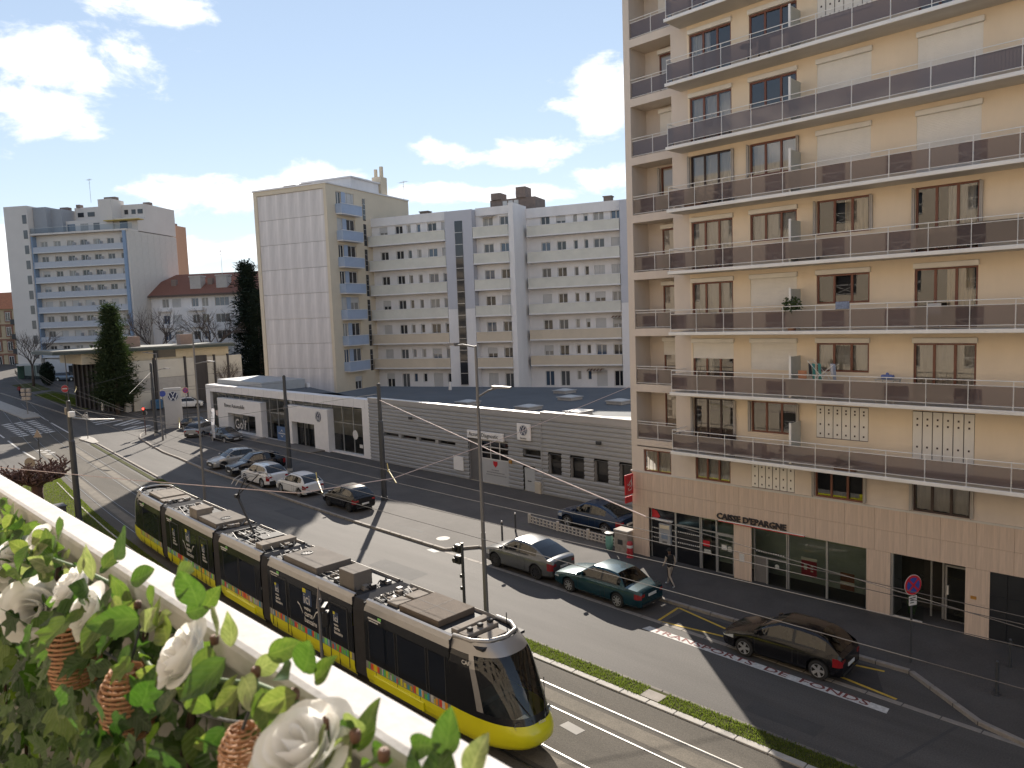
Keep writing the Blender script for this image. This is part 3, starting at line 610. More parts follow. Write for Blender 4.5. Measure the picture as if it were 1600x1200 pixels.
# things on the balconies
def on_balcony(k): return LIP[k] + .09
tag(MB().bbox(0, .34, 0, .02, 0, .55, .005).build('folded_panel', mat('terracotta_board', (.42, .19, .10), .7), None, loc=(-12.75, 28.55, on_balcony(1) + .55)), 'terracotta coloured board leaning behind the balcony glass', 'board')
dr = thing('drying_rack', 'folding drying rack hung with laundry on a balcony', 'drying rack', (-11.9, 28.75, on_balcony(1)))
mb = MB(); 
for s_ in (-.28, .28): mb.tube([(-.45, s_, 1.5), (.1, s_, .9), (.55, s_, .02)], .012).tube([(.55, s_, 1.35), (0, s_, .9), (-.5, s_, .02)], .012)
for i in range(5): mb.tube([(-.45 + .1 * i, -.28, 1.48 - .08 * i), (-.45 + .1 * i, .28, 1.48 - .08 * i)], .006)
mb.build('frame', railw_m, dr)
for i, (x, c) in enumerate(((-.42, (.03, .03, .035)), (-.28, (.05, .2, .19)), (-.05, (.06, .22, .2)), (.42, (.45, .45, .5)), (.5, (.25, .28, .36)))):
    h = .5 + .12 * (i % 3); MB().add([(x, -.25, 1.40), (x + .12, -.25, 1.38), (x + .16, -.24, 1.38 - h), (x + .02, -.22, 1.40 - h), (x + .07, -.30, 1.2)], [(0, 1, 4), (1, 2, 4), (2, 3, 4), (3, 0, 4)]).build('garment', mat('cloth_%d' % i, c, .9), dr)
pt = thing('balcony_plant', 'bushy green shrub in a pot beside a balcony partition', 'plant', (-13.0, 28.55, on_balcony(2)))
MB().lathe([(.001, 0), (.15, 0), (.2, .4), (.001, .38)], 14).build('pot', mat('pot_clay', (.25, .12, .07), .8), pt)
def leafball(n, c, r, sz, sd=1):
    rr = random.Random(sd); mb = MB()
    for i in range(n):
        d = Vector((rr.gauss(0, 1), rr.gauss(0, 1), rr.gauss(0, 1))).normalized() * (rr.random() ** .45); p = Vector(c) + Vector((d.x * r[0], d.y * r[1], d.z * r[2]))
        a = Vector((rr.gauss(0, 1), rr.gauss(0, 1), rr.gauss(0, 1))).normalized(); b = a.orthogonal().normalized(); s_ = sz * rr.uniform(.6, 1.3)
        mb.add([p - a * s_, p + b * s_ * .45, p + a * s_, p - b * s_ * .45], [(0, 1, 2, 3)])
    return mb
leafball(420, (0, 0, .95), (.42, .3, .42), .07, 4).build('foliage', mat('shrub_leaf', (.06, .085, .03), .6, var=.4, scale=5, trans=.3), pt)
tag(MB().bbox(0, .5, 0, .06, 0, .28, .02).build('draped_cloth', mat('cloth_blue', (.2, .24, .34), .9, var=.5, scale=12), None, loc=(-11.2, 28.26, on_balcony(2) + .78)), 'blue patterned cloth draped over the balcony rail', 'cloth')
tag(MB().bbox(0, .42, 0, .26, 0, .16, .05).lathe([(.06, .16), (.05, .22), (.001, .24)], 10, (.2, .13, 0)).build('detergent_tub', mat('tub_blue', (.10, .14, .34), .4, var=.3, scale=9), None, loc=(-9.7, 28.6, on_balcony(1) + .86)), 'blue and white tub on a shelf behind the balcony rail', 'tub')
tag(MB().box(-.35, .35, -.4, .4, .86, .89).cyl((-.3, -.35, 0), (-.3, -.35, .87), .02).cyl((.3, -.35, 0), (.3, -.35, .87), .02).cyl((-.3, .35, 0), (-.3, .35, .87), .02).cyl((.3, .35, 0), (.3, .35, .87), .02).build('balcony_table', folded_m, None, loc=(-9.5, 28.8, on_balcony(1) - .03)), 'small grey table standing behind the balcony glass', 'table')
lat = MB()
for i in range(15): lat.box(0 + .1 * i, .02 + .1 * i, 0, .015, 0, .62)
lat.box(-.02, 1.45, -.01, .02, .6, .64)
tag(lat.build('slatted_screen', mat('bamboo', (.30, .21, .12), .8, var=.3), None, loc=(-6.9, 28.42, on_balcony(5) + .14)), 'slatted wooden screen behind the smoked balcony glass', 'screen')
tag(MB().box(0, 1.9, 0, .02, 0, .68).build('reed_screen', mat('reed_mottled', (.20, .165, .12), .9, var=.75, scale=26), None, loc=(-7.3, 28.38, on_balcony(3) + .16)), 'mottled brown privacy screen tied to the balcony rail', 'screen')

def chair(label, x, k, rot, m):
    T = thing('balcony_chair', label, 'chair', (x, 28.75, on_balcony(k)), rot)
    MB().bbox(-.22, .22, -.22, .22, .42, .46, .01).build('seat', m, T); MB().bbox(-.22, .22, .19, .23, .5, .88, .01).build('backrest', m, T)
    for sx in (-.19, .19):
        for sy in (-.19, .19): MB().cyl((sx, sy, 0), (sx, sy, .42 if sy < 0 else .88), .016, n=6).build('leg', m, T)
chair('dark chair beside the narrow window on the topmost visible balcony', -14.2, 6, .4, MATS['dark_frame']); chair('pale chair before the curtained doors below the topmost visible balcony', -16.4, 5, 2.6, folded_m); chair('pale chair by the glazed doors above the drying rack floor', -8.0, 2, .3, white_m); chair('dark chair behind the glass on the lowest balcony', -15.6, 0, 1.2, MATS['dark_frame'])
T = thing('balcony_table', 'round dark table beside the chair on the topmost visible balcony', 'table', (-14.9, 28.8, on_balcony(6))); MB().cyl((0, 0, .68), (0, 0, .71), .34, n=16).build('top', MATS['dark_frame'], T); MB().cyl((0, 0, 0), (0, 0, .68), .03).build('stem', MATS['dark_frame'], T); MB().cyl((0, 0, 0), (0, 0, .03), .2, n=12).build('foot', MATS['dark_frame'], T)
tag(MB().bbox(0, .7, 0, .35, 0, .62, .02).bbox(-.02, .72, -.02, .37, .62, .66, .01).build('storage_box', mat('box_grey', (.20, .19, .185), .6, var=.1), None, loc=(-12.8, 28.7, on_balcony(3))), 'grey storage box beside the partition under the brown windows', 'box')
tag(MB().bbox(0, 1.1, 0, .4, 0, .5, .03).build('covered_bench', mat('cover_pale', (.42, .40, .38), .9, var=.2, scale=4), None, loc=(-16.9, 28.6, on_balcony(0))), 'pale covered bench behind the lowest balcony glass', 'bench')
for (x, k, lb) in ((-10.9, 0, 'low planter box behind the lowest balcony glass'), (-17.3, 4, 'low planter box before the dark framed doors')):
    T = thing('planter_box', lb, 'planter', (x, 28.55, on_balcony(k))); MB().extr([(-.12, 0), (.12, 0), (.16, .28), (-.16, .28)], 0, -.4, .4).build('trough', mat('trough_brown', (.14, .075, .05), .8), T); leafball(160, (0, 0, .42), (.36, .12, .16), .06, int(x * -10)).build('foliage', mat('shrub_leaf', (.06, .085, .03)), T)
# ================================================================== the car dealership
clad_m = mat('grey_cladding', (0.31, 0.31, 0.315), 0.45, metal=.15, var=.07, scale=.6)
dwhite_m = mat('dealer_white', (0.74, 0.72, 0.71), 0.5, var=.05)
roof_m = mat('roof_felt', (0.075, 0.085, 0.095), 0.85, var=.18, scale=.35)
navy_m = mat('navy_blue', (0.012, 0.02, 0.07), .35, var=.05)
dark_m = mat('dark_metal', (0.03, 0.032, 0.036), .5, var=.1)
YW = 35.6
DL = thing('car_dealership', 'low grey clad car dealership with white framed glass showroom', 'building', (-53.4, YW, 0), world=True)
# workshop: ribbed cladding with real openings
OPEN = [(-51.2, -41.85, 2.55, 2.95), (-40.6, -36.45, .1, 3.45), (-35.0, -33.35, 2.66, 3.1), (-32.7, -31.55, 1.6, 3.0), (-30.8, -29.65, 1.6, 3.0), (-28.85, -27.75, 1.6, 3.0), (-26.9, -25.8, 1.6, 3.0), (-35.05, -33.95, .1, 1.85)]
cl = MB(); pitch = .29; z = .22
while z < 5.30:
    z1 = min(z + pitch, 5.32); cuts = [(-53.3, -21.7)]
    for (a, b, c, d) in OPEN:
        if c < (z + z1) / 2 < d:
            nc = []
            for (u, v) in cuts:
                if b <= u or a >= v: nc.append((u, v)); continue
                if a > u: nc.append((u, a))
                if b < v: nc.append((b, v))
            cuts = nc
    for u, v in cuts:
        prof = [(0, z), (-.055, z + .05), (-.055, z + .19), (0, z + .24), (0, z1)]
        for (p, q) in zip(prof[:-1], prof[1:]): cl.quad((u, YW + p[0], p[1]), (v, YW + p[0], p[1]), (v, YW + q[0], q[1]), (u, YW + q[0], q[1]))
    z = z1
cl.build('cladding', clad_m, DL)
MB().box(-53.3, -33.3, YW - .08, YW + .3, 5.3, 5.6).build('parapet', mat('parapet_grey', (.33, .32, .32), .5, var=.06), DL); MB().box(-33.28, -21.7, YW - .09, YW + .3, 5.32, 5.72).build('parapet', MATS['parapet_grey'], DL)
MB().box(-53.3, -33.25, YW - .12, YW + .35, 5.6, 5.65).box(-33.25, -21.7, YW - .13, YW + .35, 5.72, 5.77).build('coping', mat('coping_white', (.66, .65, .63), .4, var=.05), DL)
MB().box(-33.34, -33.22, YW - .07, YW, .1, 5.3).build('downpipe', clad_m, DL)
MB().box(-53.3, -21.7, YW - .04, YW + .3, .05, .24).build('plinth', mat('plinth', (.34, .30, .23), .85, var=.25, scale=2), DL)
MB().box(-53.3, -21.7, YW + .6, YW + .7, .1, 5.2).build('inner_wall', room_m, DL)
for (a, b, c, d) in OPEN[:7]:
    rv = MB()
    for q in (((a, YW, c), (b, YW, c), (b, YW + .22, c), (a, YW + .22, c)), ((a, YW, d), (a, YW + .22, d), (b, YW + .22, d), (b, YW, d)), ((a, YW, c), (a, YW + .22, c), (a, YW + .22, d), (a, YW, d)), ((b, YW, c), (b, YW, d), (b, YW + .22, d), (b, YW + .22, c))): rv.quad(*q)
    rv.build('reveal', clad_m, DL)
def wwin(a, b, c, d, n=1):
    mb = MB(); t = .05; y = YW + .16; mb.box(a, b, y, y + .05, c, c + t); mb.box(a, b, y, y + .05, d - t, d)
    for i in range(n + 1): x = a + (b - a - t) * i / n; mb.box(x, x + t, y, y + .05, c + t, d - t)
    f = mb.build('window', mat('grey_frame', (.22, .22, .225), .5), DL); MB().quad((a + t, y + .03, c + t), (b - t, y + .03, c + t), (b - t, y + .03, d - t), (a + t, y + .03, d - t)).build('pane', clear_g, f).location = (0, 0, 0)
for i in range(4):
    a = -51.2 + i * 2.37; wwin(a, a + 2.0, 2.55, 2.95)
    MB().box(a + 2.0, a + 2.37, YW - .02, YW + .2, 2.55, 2.95).build('pillar', clad_m, DL)
for h in OPEN[2:7]: wwin(*h)
# sectional workshop door with glazing and a service door
sd_ = MB().box(-39.4, -36.5, YW + .12, YW + .17, .1, 1.95).build('workshop_door', mat('door_grey', (.40, .40, .405), .5, var=.05), DL)
fr = MB()
for zz in (1.95, 2.38, 2.82, 3.26): fr.box(-39.4, -36.5, YW + .12, YW + .18, zz, zz + .06)
for xx_ in (-39.4, -38.45, -37.5, -36.56): fr.box(xx_, xx_ + .06, YW + .125, YW + .175, 2.01, 3.26)
fr.build('door_glazing_bars', white_m, sd_)
for zz in (2.01, 2.44, 2.88):
    for xx_ in (-39.34, -38.39, -37.44): MB().quad((xx_, YW + .15, zz), (xx_ + .9, YW + .15, zz), (xx_ + .9, YW + .15, zz + .38), (xx_, YW + .15, zz + .38)).build('pane', clear_g, sd_)
MB().box(-40.6, -39.42, YW + .14, YW + .2, .1, 3.45).build('open_jamb', mat('jamb_dark', (.12, .12, .125), .5), DL)
sh = MB(); cx_, cz_ = -37.95, 1.66
sh.add([(cx_ - .22, YW + .112, cz_ + .2), (cx_ + .22, YW + .112, cz_ + .2), (cx_ + .22, YW + .112, cz_ - .05), (cx_, YW + .112, cz_ - .25), (cx_ - .22, YW + .112, cz_ - .05)], [(0, 4, 3, 2, 1)]); sh.build('red_shield', red_m, sd_)
tx = MB(); rt = random.Random(9)
for r_, (zz, a, b) in enumerate(((1.18, -38.35, -37.6), (1.0, -38.85, -37.05), (.82, -38.95, -36.95))):
    x = a
    while x < b: wl = rt.uniform(.05, .14); tx.box(x, x + wl, YW + .108, YW + .118, zz, zz + .07); x += wl + .04
tx.build('small_print', mat('print_grey', (.22, .22, .23), .6), sd_)
MB().bbox(-34.98, -34.0, YW + .02, YW + .1, .12, 1.82, .01).build('service_door', mat('service_door', (.40, .41, .42), .5, var=.05), DL); MB().box(-34.7, -34.35, YW + .005, YW + .02, .88, .95).build('letter_slot', dark_m, DL)
MB().bbox(-33.95, -33.4, YW - .12, YW + .05, .1, 1.0, .02).bbox(-33.9, -33.45, YW - .15, YW - .12, .2, .9, .01).build('meter_cabinet', mat('cabinet_cream', (.48, .43, .35), .7, var=.1), DL)
sg = MB().bbox(-40.5, -36.75, YW - .22, YW - .06, 3.42, 3.98, .02).build('fascia_sign', dwhite_m, DL)
put_text('sign_text', 'Accueil Diagnostic', .42, .004, mat('sign_black', (.02, .02, .022), .5), sg, (-40.3, YW - .235, 3.60), (radians(90), 0, 0), sx=.98).location = (-40.3, YW - .235, 3.58)
def vw_logo(parent, c, r, y, flip=1):                          # roundel: disc with ring, V over W, facing -y
    dsk = MB().cyl((c[0], y, c[1]), (c[0], y - .03, c[1]), r, n=28).build('roundel', navy_m, parent)
    mb = MB(); yy = y - .034; n = 28
    for i in range(n):
        a0, a1 = 2*pi*i/n, 2*pi*(i + 1)/n
        P = lambda a, k: (c[0] + r*k*cos(a), yy, c[1] + r*k*sin(a))
        mb.quad(P(a0, .88), P(a1, .88), P(a1, .96), P(a0, .96))
    def st(p, q, w=.12):
        p = Vector(p) * r; q = Vector(q) * r; d = (q - p).normalized() * w * r * .5
        mb.quad((c[0] + p.x - d.y, yy, c[1] + p.y + d.x), (c[0] + p.x + d.y, yy, c[1] + p.y - d.x), (c[0] + q.x + d.y, yy, c[1] + q.y - d.x), (c[0] + q.x - d.y, yy, c[1] + q.y + d.x))
    st((-.36, .78), (0, .10)); st((.36, .78), (0, .10)); st((-.76, .42), (-.36, -.72)); st((.76, .42), (.36, -.72)); st((-.36, -.72), (0, -.04)); st((.36, -.72), (0, -.04))
    mb.build('roundel_mark', mat('logo_white', (.7, .7, .7), .4, var=.03), parent); return dsk
vs = MB().bbox(-35.4, -34.15, YW - .17, YW - .06, 3.72, 4.86, .02).build('service_sign', dwhite_m, DL); vw_logo(vs, (-34.78, 4.40), .36, YW - .175)
t_ = put_text('sign_text', 'Service', .2, .004, MATS['sign_black'], vs, (-35.08, YW - .19, 3.80), (radians(90), 0, 0)); t_.location = (-35.08, YW - .19, 3.80)
MB().box(-42.3, -41.2, YW - .1, YW - .06, .8, 1.85).build('white_board', dwhite_m, DL)
for i in range(5): struct(MB().box(-40.4 + i * .85, -39.85 + i * .85, 35.05, 35.4, .108, .112).build('yellow_mark', paint_y))
MB().bbox(-47.6, -47.2, YW - .16, YW - .05, 4.2, 4.4, .03).build('wall_lamp', dark_m, DL); MB().bbox(-28.6, -28.2, YW - .16, YW - .05, 4.05, 4.25, .03).build('wall_lamp', dark_m, DL)
MB().bbox(-36.3, -36.05, YW - .2, YW - .05, 1.95, 2.2, .04).build('siren', mat('amber', (.35, .18, .03), .5), DL)
# roof with upstands and skylights
MB().prism([(-53.3, YW + .3), (-21.7, YW + .3), (-21.7, 66), (-41.9, 57.4), (-68.6, 46.7), (-66.2, 40.4), (-75.1, 37.2), (-75.0, 36.2), (-53.3, 36.2)], 4.6, 4.9).build('roof', roof_m, DL)
MB().prism([(-33.2, YW + .35), (-21.7, YW + .35), (-21.7, 42), (-28, 42), (-33.2, 40)], 4.92, 4.96).build('pale_roof_patch', mat('pale_roof', (.33, .315, .29), .8, var=.15), DL)
sk_b = MB().bbox(-.75, .75, -.75, .75, 0, .20, .03).bbox(-.82, .82, -.82, .82, .22, .29, .02).mesh('skylight_kerb', mat('skylight_kerb', (.32, .31, .30), .6, var=.15)); sk_d = MB()
for i in range(6):
    for j in range(6):
        P = lambda a, b: (-.66 + 1.32 * a / 6, -.66 + 1.32 * b / 6, (.30 + .13 * (1 - ((a - 3) / 3) ** 2) * (1 - ((b - 3) / 3) ** 2))); sk_d.quad(P(i, j), P(i + 1, j), P(i + 1, j + 1), P(i, j + 1))
sk_d = sk_d.mesh('dome', mat('skylight_dome', (.40, .41, .41), .5, var=.1), True)
for (x, y) in ((-46.2, 40.6), (-39.4, 40.8), (-44.6, 51.0), (-40.7, 47.2), (-34.3, 40.6), (-35.4, 47.0)):
    k_ = put('skylight', sk_b, DL); k_.location = Vector((x, y, 4.9)) - WOFF[DL]; put('dome', sk_d, k_, (0, 0, 0))
for (x, y) in ((-57.2, 48.0), (-31.5, 50.5)): MB().cyl((x, y, 4.85), (x, y, 5.7), .16, n=10).build('roof_vent', white_m, DL)
# showroom: white portal frames, glazing behind
YS = 35.75
MB().box(-87.0, -53.35, YS - .05, YS + .9, 4.62, 5.38).build('fascia', dwhite_m, DL)
for (a, b) in ((-87.0, -85.9), (-54.55, -53.35)): MB().box(a, b, YS - .048, YS + .9, .1, 4.62).build('portal_post', dwhite_m, DL)
MB().box(-61.0, -54.5, YS - .047, YS + .35, .1, .42).build('base', dwhite_m, DL); MB().box(-73, -67.3, YS + .1, YS + .5, .1, .32).build('base', dwhite_m, DL)
seam = MB()
for i in range(20): seam.box(-86.0 + i * 1.68, -85.985 + i * 1.68, YS - .054, YS - .05, 4.63, 5.37)
seam.build('panel_joint', mat('joint_grey', (.3, .3, .3), .6), DL)
glz = glass('showroom_glass', (.8, .86, .88), .95, .006, 1.55)
gy = YS + .32
g_ = MB().quad((-85.9, gy, .2), (-54.5, gy, .2), (-54.5, gy, 4.62), (-85.9, gy, 4.62)).build('glazing', glz, DL)
for i in range(19): MB().box(-85.9 + i * 1.73, -85.84 + i * 1.73, gy - .06, gy + .04, .2, 4.62).build('mullion', alu_m, g_).location = (0, 0, 0)
MB().box(-85.9, -54.5, gy - .05, gy + .05, 3.0, 3.06).build('transom', alu_m, g_).location = (0, 0, 0)
def portal(a, b, top, beam, jl, jr, base, deep):               # white box frame standing in front of the glass
    p = MB().box(a, b, YS - .35, YS + .3, beam, top).build('portal', dwhite_m, DL)
    MB().box(a, a + jl, YS - .35, YS + .3, .1, beam).build('jamb', dwhite_m, p).location = (0, 0, 0); MB().box(b - jr, b, YS - .35, YS + .3, .1, beam).build('jamb', dwhite_m, p).location = (0, 0, 0)
    if base: MB().box(a + jl, b - jr, YS - .3, YS + .3, .1, base).build('base', dwhite_m, p).location = (0, 0, 0)
    return p
p1 = portal(-83.3, -72.8, 4.05, 2.5, 2.5, 1.35, .5, .6)
p2 = portal(-67.2, -59.75, 4.18, 2.62, .75, 2.45, 0, .6)
vw_logo(p2, (-61.35, 3.42), .5, YS - .36)
t_ = put_text('sign_text', 'Revon Automobile', .62, .006, MATS['sign_black'], p1, None, (radians(90), 0, 0), sx=1.05); t_.location = (-81.5, YS - .37, 3.12)
t_ = put_text('window_text', 'nouvelle', .62, .002, white_m, p1, None, (radians(90), 0, 0)); t_.location = (-80.4, gy - .08, 2.02)
t_ = put_text('window_text', 'Golf', 1.55, .002, white_m, p1, None, (radians(90), 0, 0), bold=.01); t_.location = (-80.4, gy - .08, .72)
# things seen inside
MB().box(-85.5, -54.6, 42.0, 42.1, .1, 4.6).build('back_wall', mat('showroom_wall', (.48, .43, .36), .8, var=.25, scale=.5), DL)
MB().box(-86.8, -54.6, 36.2, 42.0, 4.3, 4.4).build('ceiling', mat('showroom_ceiling', (.60, .52, .42), .8, var=.2, scale=.4), DL)
MB().box(-86.8, -53.4, 36.1, 42.0, .1, .16).build('floor', mat('showroom_floor', (.16, .16, .165), .25, var=.1), DL)
MB().prism([(-87.0, YS + .9), (-53.35, YS + .9), (-53.35, 36.85), (-66, 40.45), (-75.2, 42.6), (-87, 42.6)], 4.62, 4.9).build('roof', roof_m, DL)
MB().box(-87.0, -86.7, YS + .9, 42.6, .1, 5.38).box(-87, -75.2, 42.3, 42.6, .1, 5.38).build('side_wall', dwhite_m, DL)
MB().prism([(-86.6, 37.0), (-75.5, 37.0), (-75.5, 42.2), (-86.6, 42.2)], 4.9, 5.9).build('plant_room', mat('plant_room', (.36, .37, .38), .5, metal=.3, var=.1), DL)
for i in range(3): MB().box(-84 + i * 3.0, -82.6 + i * 3.0, YS + .6, YS + .62, 3.3, 4.2).build('hanging_banner', mat('banner_dark', (.03, .035, .06), .6), DL)
bb = MB().box(-70.6, -68.6, gy - .12, gy - .1, .35, 1.75).build('blue_banner', mat('banner_blue', (.07, .13, .26), .5), DL)
bp = MB(); c0 = (-69.6, 1.05)
for s_ in (1, -1): bp.add([(c0[0] - .32, gy - .13, c0[1] + s_ * .12), (c0[0], gy - .13, c0[1] + s_ * .42), (c0[0] + .32, gy - .13, c0[1] + s_ * .12), (c0[0], gy - .13, c0[1] + s_ * .28)], [(0, 1, 2, 3)])
bp.box(c0[0] - .7, c0[0] + .7, gy - .135, gy - .125, c0[1] - .05, c0[1] + .04).build('banner_print', white_m, bb).location = (0, 0, 0)
MB().box(-85.3, -83.9, gy - .1, gy - .08, 1.8, 2.4).build('window_notice', mat('notice_pink', (.6, .48, .44), .6, var=.1), DL)
MB().cyl((-56.2, gy - .07, 2.1), (-56.2, gy - .08, 2.1), .42, n=20).build('round_sticker', white_m, DL); MB().box(-55.6, -55.1, gy - .08, gy - .07, 1.0, 1.3).build('sticker', white_m, DL)
dd_ = MB()
for xx_ in (-66.4, -65.3, -64.3, -63.3, -62.3): dd_.box(xx_, xx_ + .07, gy - .12, gy - .02, .2, 2.6)
dd_.build('entrance_door_frame', dark_m, DL)
# steps and forecourt terrace
st_m = mat('step_concrete', (.135, .12, .105), .85, var=.25, scale=1.2)
stp = struct(MB().prism([(-73.2, 33.5), (-66, 33.4), (-59.6, 33.15), (-59.6, 35.6), (-73.2, 35.6)], .1, .24).prism([(-72.4, 34.2), (-60.5, 33.9), (-60.5, 35.65), (-72.4, 35.65)], .24, .38).build('entrance_steps', st_m))
struct(MB().prism([(-80, 34.7), (-72.4, 34.6), (-72.4, 35.6), (-80, 35.6)], .1, .45).build('terrace_wall', mat('low_wall', (.30, .27, .24), .85, var=.2)))
struct(MB().prism([(-59.4, 34.7), (-53.4, 34.9), (-53.4, 35.6), (-59.4, 35.6)], .1, .18).build('paving_strip', kerb_m))
# pylon with roundel
TP = thing('brand_pylon', 'tall grey slab pylon with round car badge at the dealership corner', 'sign', (-90.9, 33.3, zt(-90.9) + .1), radians(68))
MB().bbox(-.95, .95, -.16, .16, 0, 4.9, .03).build('slab', mat('pylon_grey', (.44, .425, .41), .5, var=.05), TP); vw_logo(TP, (0.05, 3.9), .62, -.165)
# feather flag
FL = thing('feather_flag', 'white feather flag reading Golf beside the dark hatchback', 'flag', (-76.2, 31.6, .1))
MB().tube([(0, 0, 0), (0, 0, 2.4), (.1, 0, 3.4), (.45, 0, 3.75)], .025).build('pole', alu_m, FL)
fm = MB(); n = 12
for i in range(n):
    z0, z1 = .55 + 3.05 * i / n, .55 + 3.05 * (i + 1) / n; w = lambda z: .42 + .28 * min(1, (z - .55) / 1.8); yv = lambda z: .05 * sin(z * 2.3)
    fm.quad((.02, yv(z0), z0), (.02 + w(z0), yv(z0) + .06, z0), (.02 + w(z1), yv(z1) + .06, z1), (.02, yv(z1), z1))
fm.build('cloth', mat('flag_cloth', (.66, .67, .72), .7, var=.06, trans=.3), FL, True)
t_ = put_text('flag_text', 'Golf', .62, .003, navy_m, FL, None, (radians(90), radians(-90), 0)); t_.location = (.55, -.06, 2.2)
MB().lathe([(.001, 0), (.3, 0), (.28, .12), (.001, .14)], 14).build('foot', dark_m, FL)
# ================================================================== buildings behind
def xf(mb, rot=0.0, off=(0, 0, 0)):
    c, s = cos(rot), sin(rot); mb.v = [(x * c - y * s + off[0], x * s + y * c + off[1], z + off[2]) for x, y, z in mb.v]; return mb
farg = [mat('far_glass_dark', (.025, .027, .032), .06, var=.1, spec=.7), mat('far_glass_sky_tint', (.06, .09, .14), .05, var=.2, scale=.7, spec=.8), mat('far_glass_curtain', (.30, .29, .27), .25, var=.35, scale=1.2, streak=(5, 5, .4)), mat('far_glass_grey', (.11, .115, .12), .1, var=.3, scale=.8)]  # blue panes have reflected sky put into their colour
white2_m = mat('white_render', (0.74, 0.715, 0.70), .8, var=.11, scale=.5, streak=(1, 1, .35), spec=.2)
lilac_m = mat('lilac_grey_render', (0.50, 0.50, 0.535), .8, var=.05, scale=.4, spec=.2)
balc_a = mat('balcony_pale_green', (0.64, 0.62, 0.545), .75, var=.1, scale=.8, spec=.2); balc_b = mat('balcony_beige', (0.60, 0.51, 0.39), .75, var=.1, scale=.8, spec=.2)
tan_m = mat('tan_render', (0.64, 0.55, 0.42), .85, var=.06, scale=.5, spec=.2)
blue_m = mat('pale_blue_panel', (0.34, 0.41, 0.53), .6, var=.07)
fshut_m = mat('far_shutter', (.50, .49, .475), .6, var=.05)
@cached
def fframe_me(w, h, n):
    mb = MB(); t = .07; mb.box(0, w, 0, .06, 0, t); mb.box(0, w, 0, .06, h - t, h); mb.box(0, t, 0, .06, t, h - t); mb.box(w - t, w, 0, .06, t, h - t)
    for i in range(1, n): mb.box(w * i / n - t * .6, w * i / n + t * .6, 0, .06, t, h - t)
    return mb.mesh('window', white_m)
@cached
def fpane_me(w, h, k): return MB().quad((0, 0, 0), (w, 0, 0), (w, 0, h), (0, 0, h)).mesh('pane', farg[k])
@cached
def fshut_me(w, h, pr): return (MB().box(0, w, 0, .04, 0, h) if not pr else MB().box(0, w * .245, 0, .03, 0, h).box(w * .255, w * .495, -.02, .03, 0, h).box(w * .505, w * .745, 0, .03, 0, h).box(w * .755, w, -.02, .03, 0, h)).mesh('shutter', fshut_m)
def farwin(root, loc, rot, w, h, rr, closed=.14, n=2, open_part=.1):
    c = rr.random(); w = round(w, 2); h = round(h, 2); R = Matrix.Rotation(rot, 3, 'Z')
    L_ = lambda x, y, z: Vector(loc) + R @ Vector((x, y, z))
    if c < closed: put('shutter', fshut_me(w, h, rr.random() < .5), root, L_(0, .08, 0), rot); return
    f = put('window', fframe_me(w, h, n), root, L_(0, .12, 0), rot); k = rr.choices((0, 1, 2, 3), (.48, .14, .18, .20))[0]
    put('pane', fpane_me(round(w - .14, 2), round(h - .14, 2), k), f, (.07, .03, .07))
    if c < closed + open_part: put('shutter', fshut_me(w, round(h * .38, 2), False), root, L_(0, .06, h - round(h * .38, 2)), rot)
rr = random.Random(21)
# ---- long white block
WB = thing('apartment_block', 'long white apartment block with pale balconies behind the dealership roof', 'building', (-68.5, 47.1, 0), radians(21.9))
FL_ = [20.15 - 2.64 * k for k in range(7)]
cols = {'l': [(1.0, 1.0), (2.95, .95), (4.42, .48), (5.6, .48), (6.9, 1.1), (8.6, .8)], 'm': [(13.4, 1.1), (15.25, 1.05)], 'r': [(18.6, 1.0), (20.3, 1.0), (22.1, .45), (23.2, .45), (24.2, 1.1), (26.0, 1.05)]}
def wb_section(key, u0, u1, y):
    hs = []
    for fl in FL_:
        for (a, w) in cols[key]: h0, h1 = (fl + .35, fl + 1.95) if w > .6 else (fl + 1.0, fl + 1.95); hs.append((a, a + w, h0, h1)); farwin(WB, (a, y, h0), 0, w, h1 - h0, rr, .16 if w > .6 else .0, 2 if w > .6 else 1)
    mb = MB(); wall(mb, u0, u1, 0, 23.0, hs, y, .2); mb.build('wall', white2_m, WB)
wb_section('l', 0, 9.5, .4); wb_section('m', 12.6, 17.05, .4); wb_section('r', 17.05, 27.1, 3.2)
def wb_balcony(u0, u1, y, z, m):
    b = MB().box(u0, u1, y - .95, y - .86, z, z + .95).box(u0, u0 + .09, y - .86, y, z, z + .95).box(u1 - .09, u1, y - .86, y, z, z + .95).build('balcony', m, WB)
    MB().box(u0 - .02, u1 + .02, y - .98, y - .01, z - .13, z).build('slab', white2_m, b); MB().box(u0 - .02, u1 + .02, y - .98, y - .84, z + .95, z + 1.0).build('coping', white2_m, b)
for i, fl in enumerate(FL_[:6]):
    m = balc_a if i < 4 else balc_b
    wb_balcony(.1, 9.45, .4, fl, m); wb_balcony(12.65, 16.5, .4, fl, m); wb_balcony(17.4, 27.05, 3.2, fl, m)
MB().box(9.5, 12.6, -.55, .6, 13.0, 22.95).build('stair_tower', lilac_m, WB); MB().box(9.5, 12.6, -.55, .6, 0, 12.99).build('stair_tower_base', white2_m, WB)
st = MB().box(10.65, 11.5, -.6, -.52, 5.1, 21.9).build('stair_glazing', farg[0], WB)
for i in range(14): MB().box(10.65, 11.5, -.63, -.6, 5.1 + 1.2 * i, 5.16 + 1.2 * i).build('glazing_bar', alu_m, st)
MB().box(16.5, 17.05, -.3, 3.2, 0, 23.25).build('end_wall', white2_m, WB)
MB().box(27.1, 34, 2.4, 3.8, 12.99, 22.9).build('gable_panel', lilac_m, WB); MB().box(27.1, 34, 2.4, 3.8, 0, 12.98).build('gable_base', white2_m, WB)
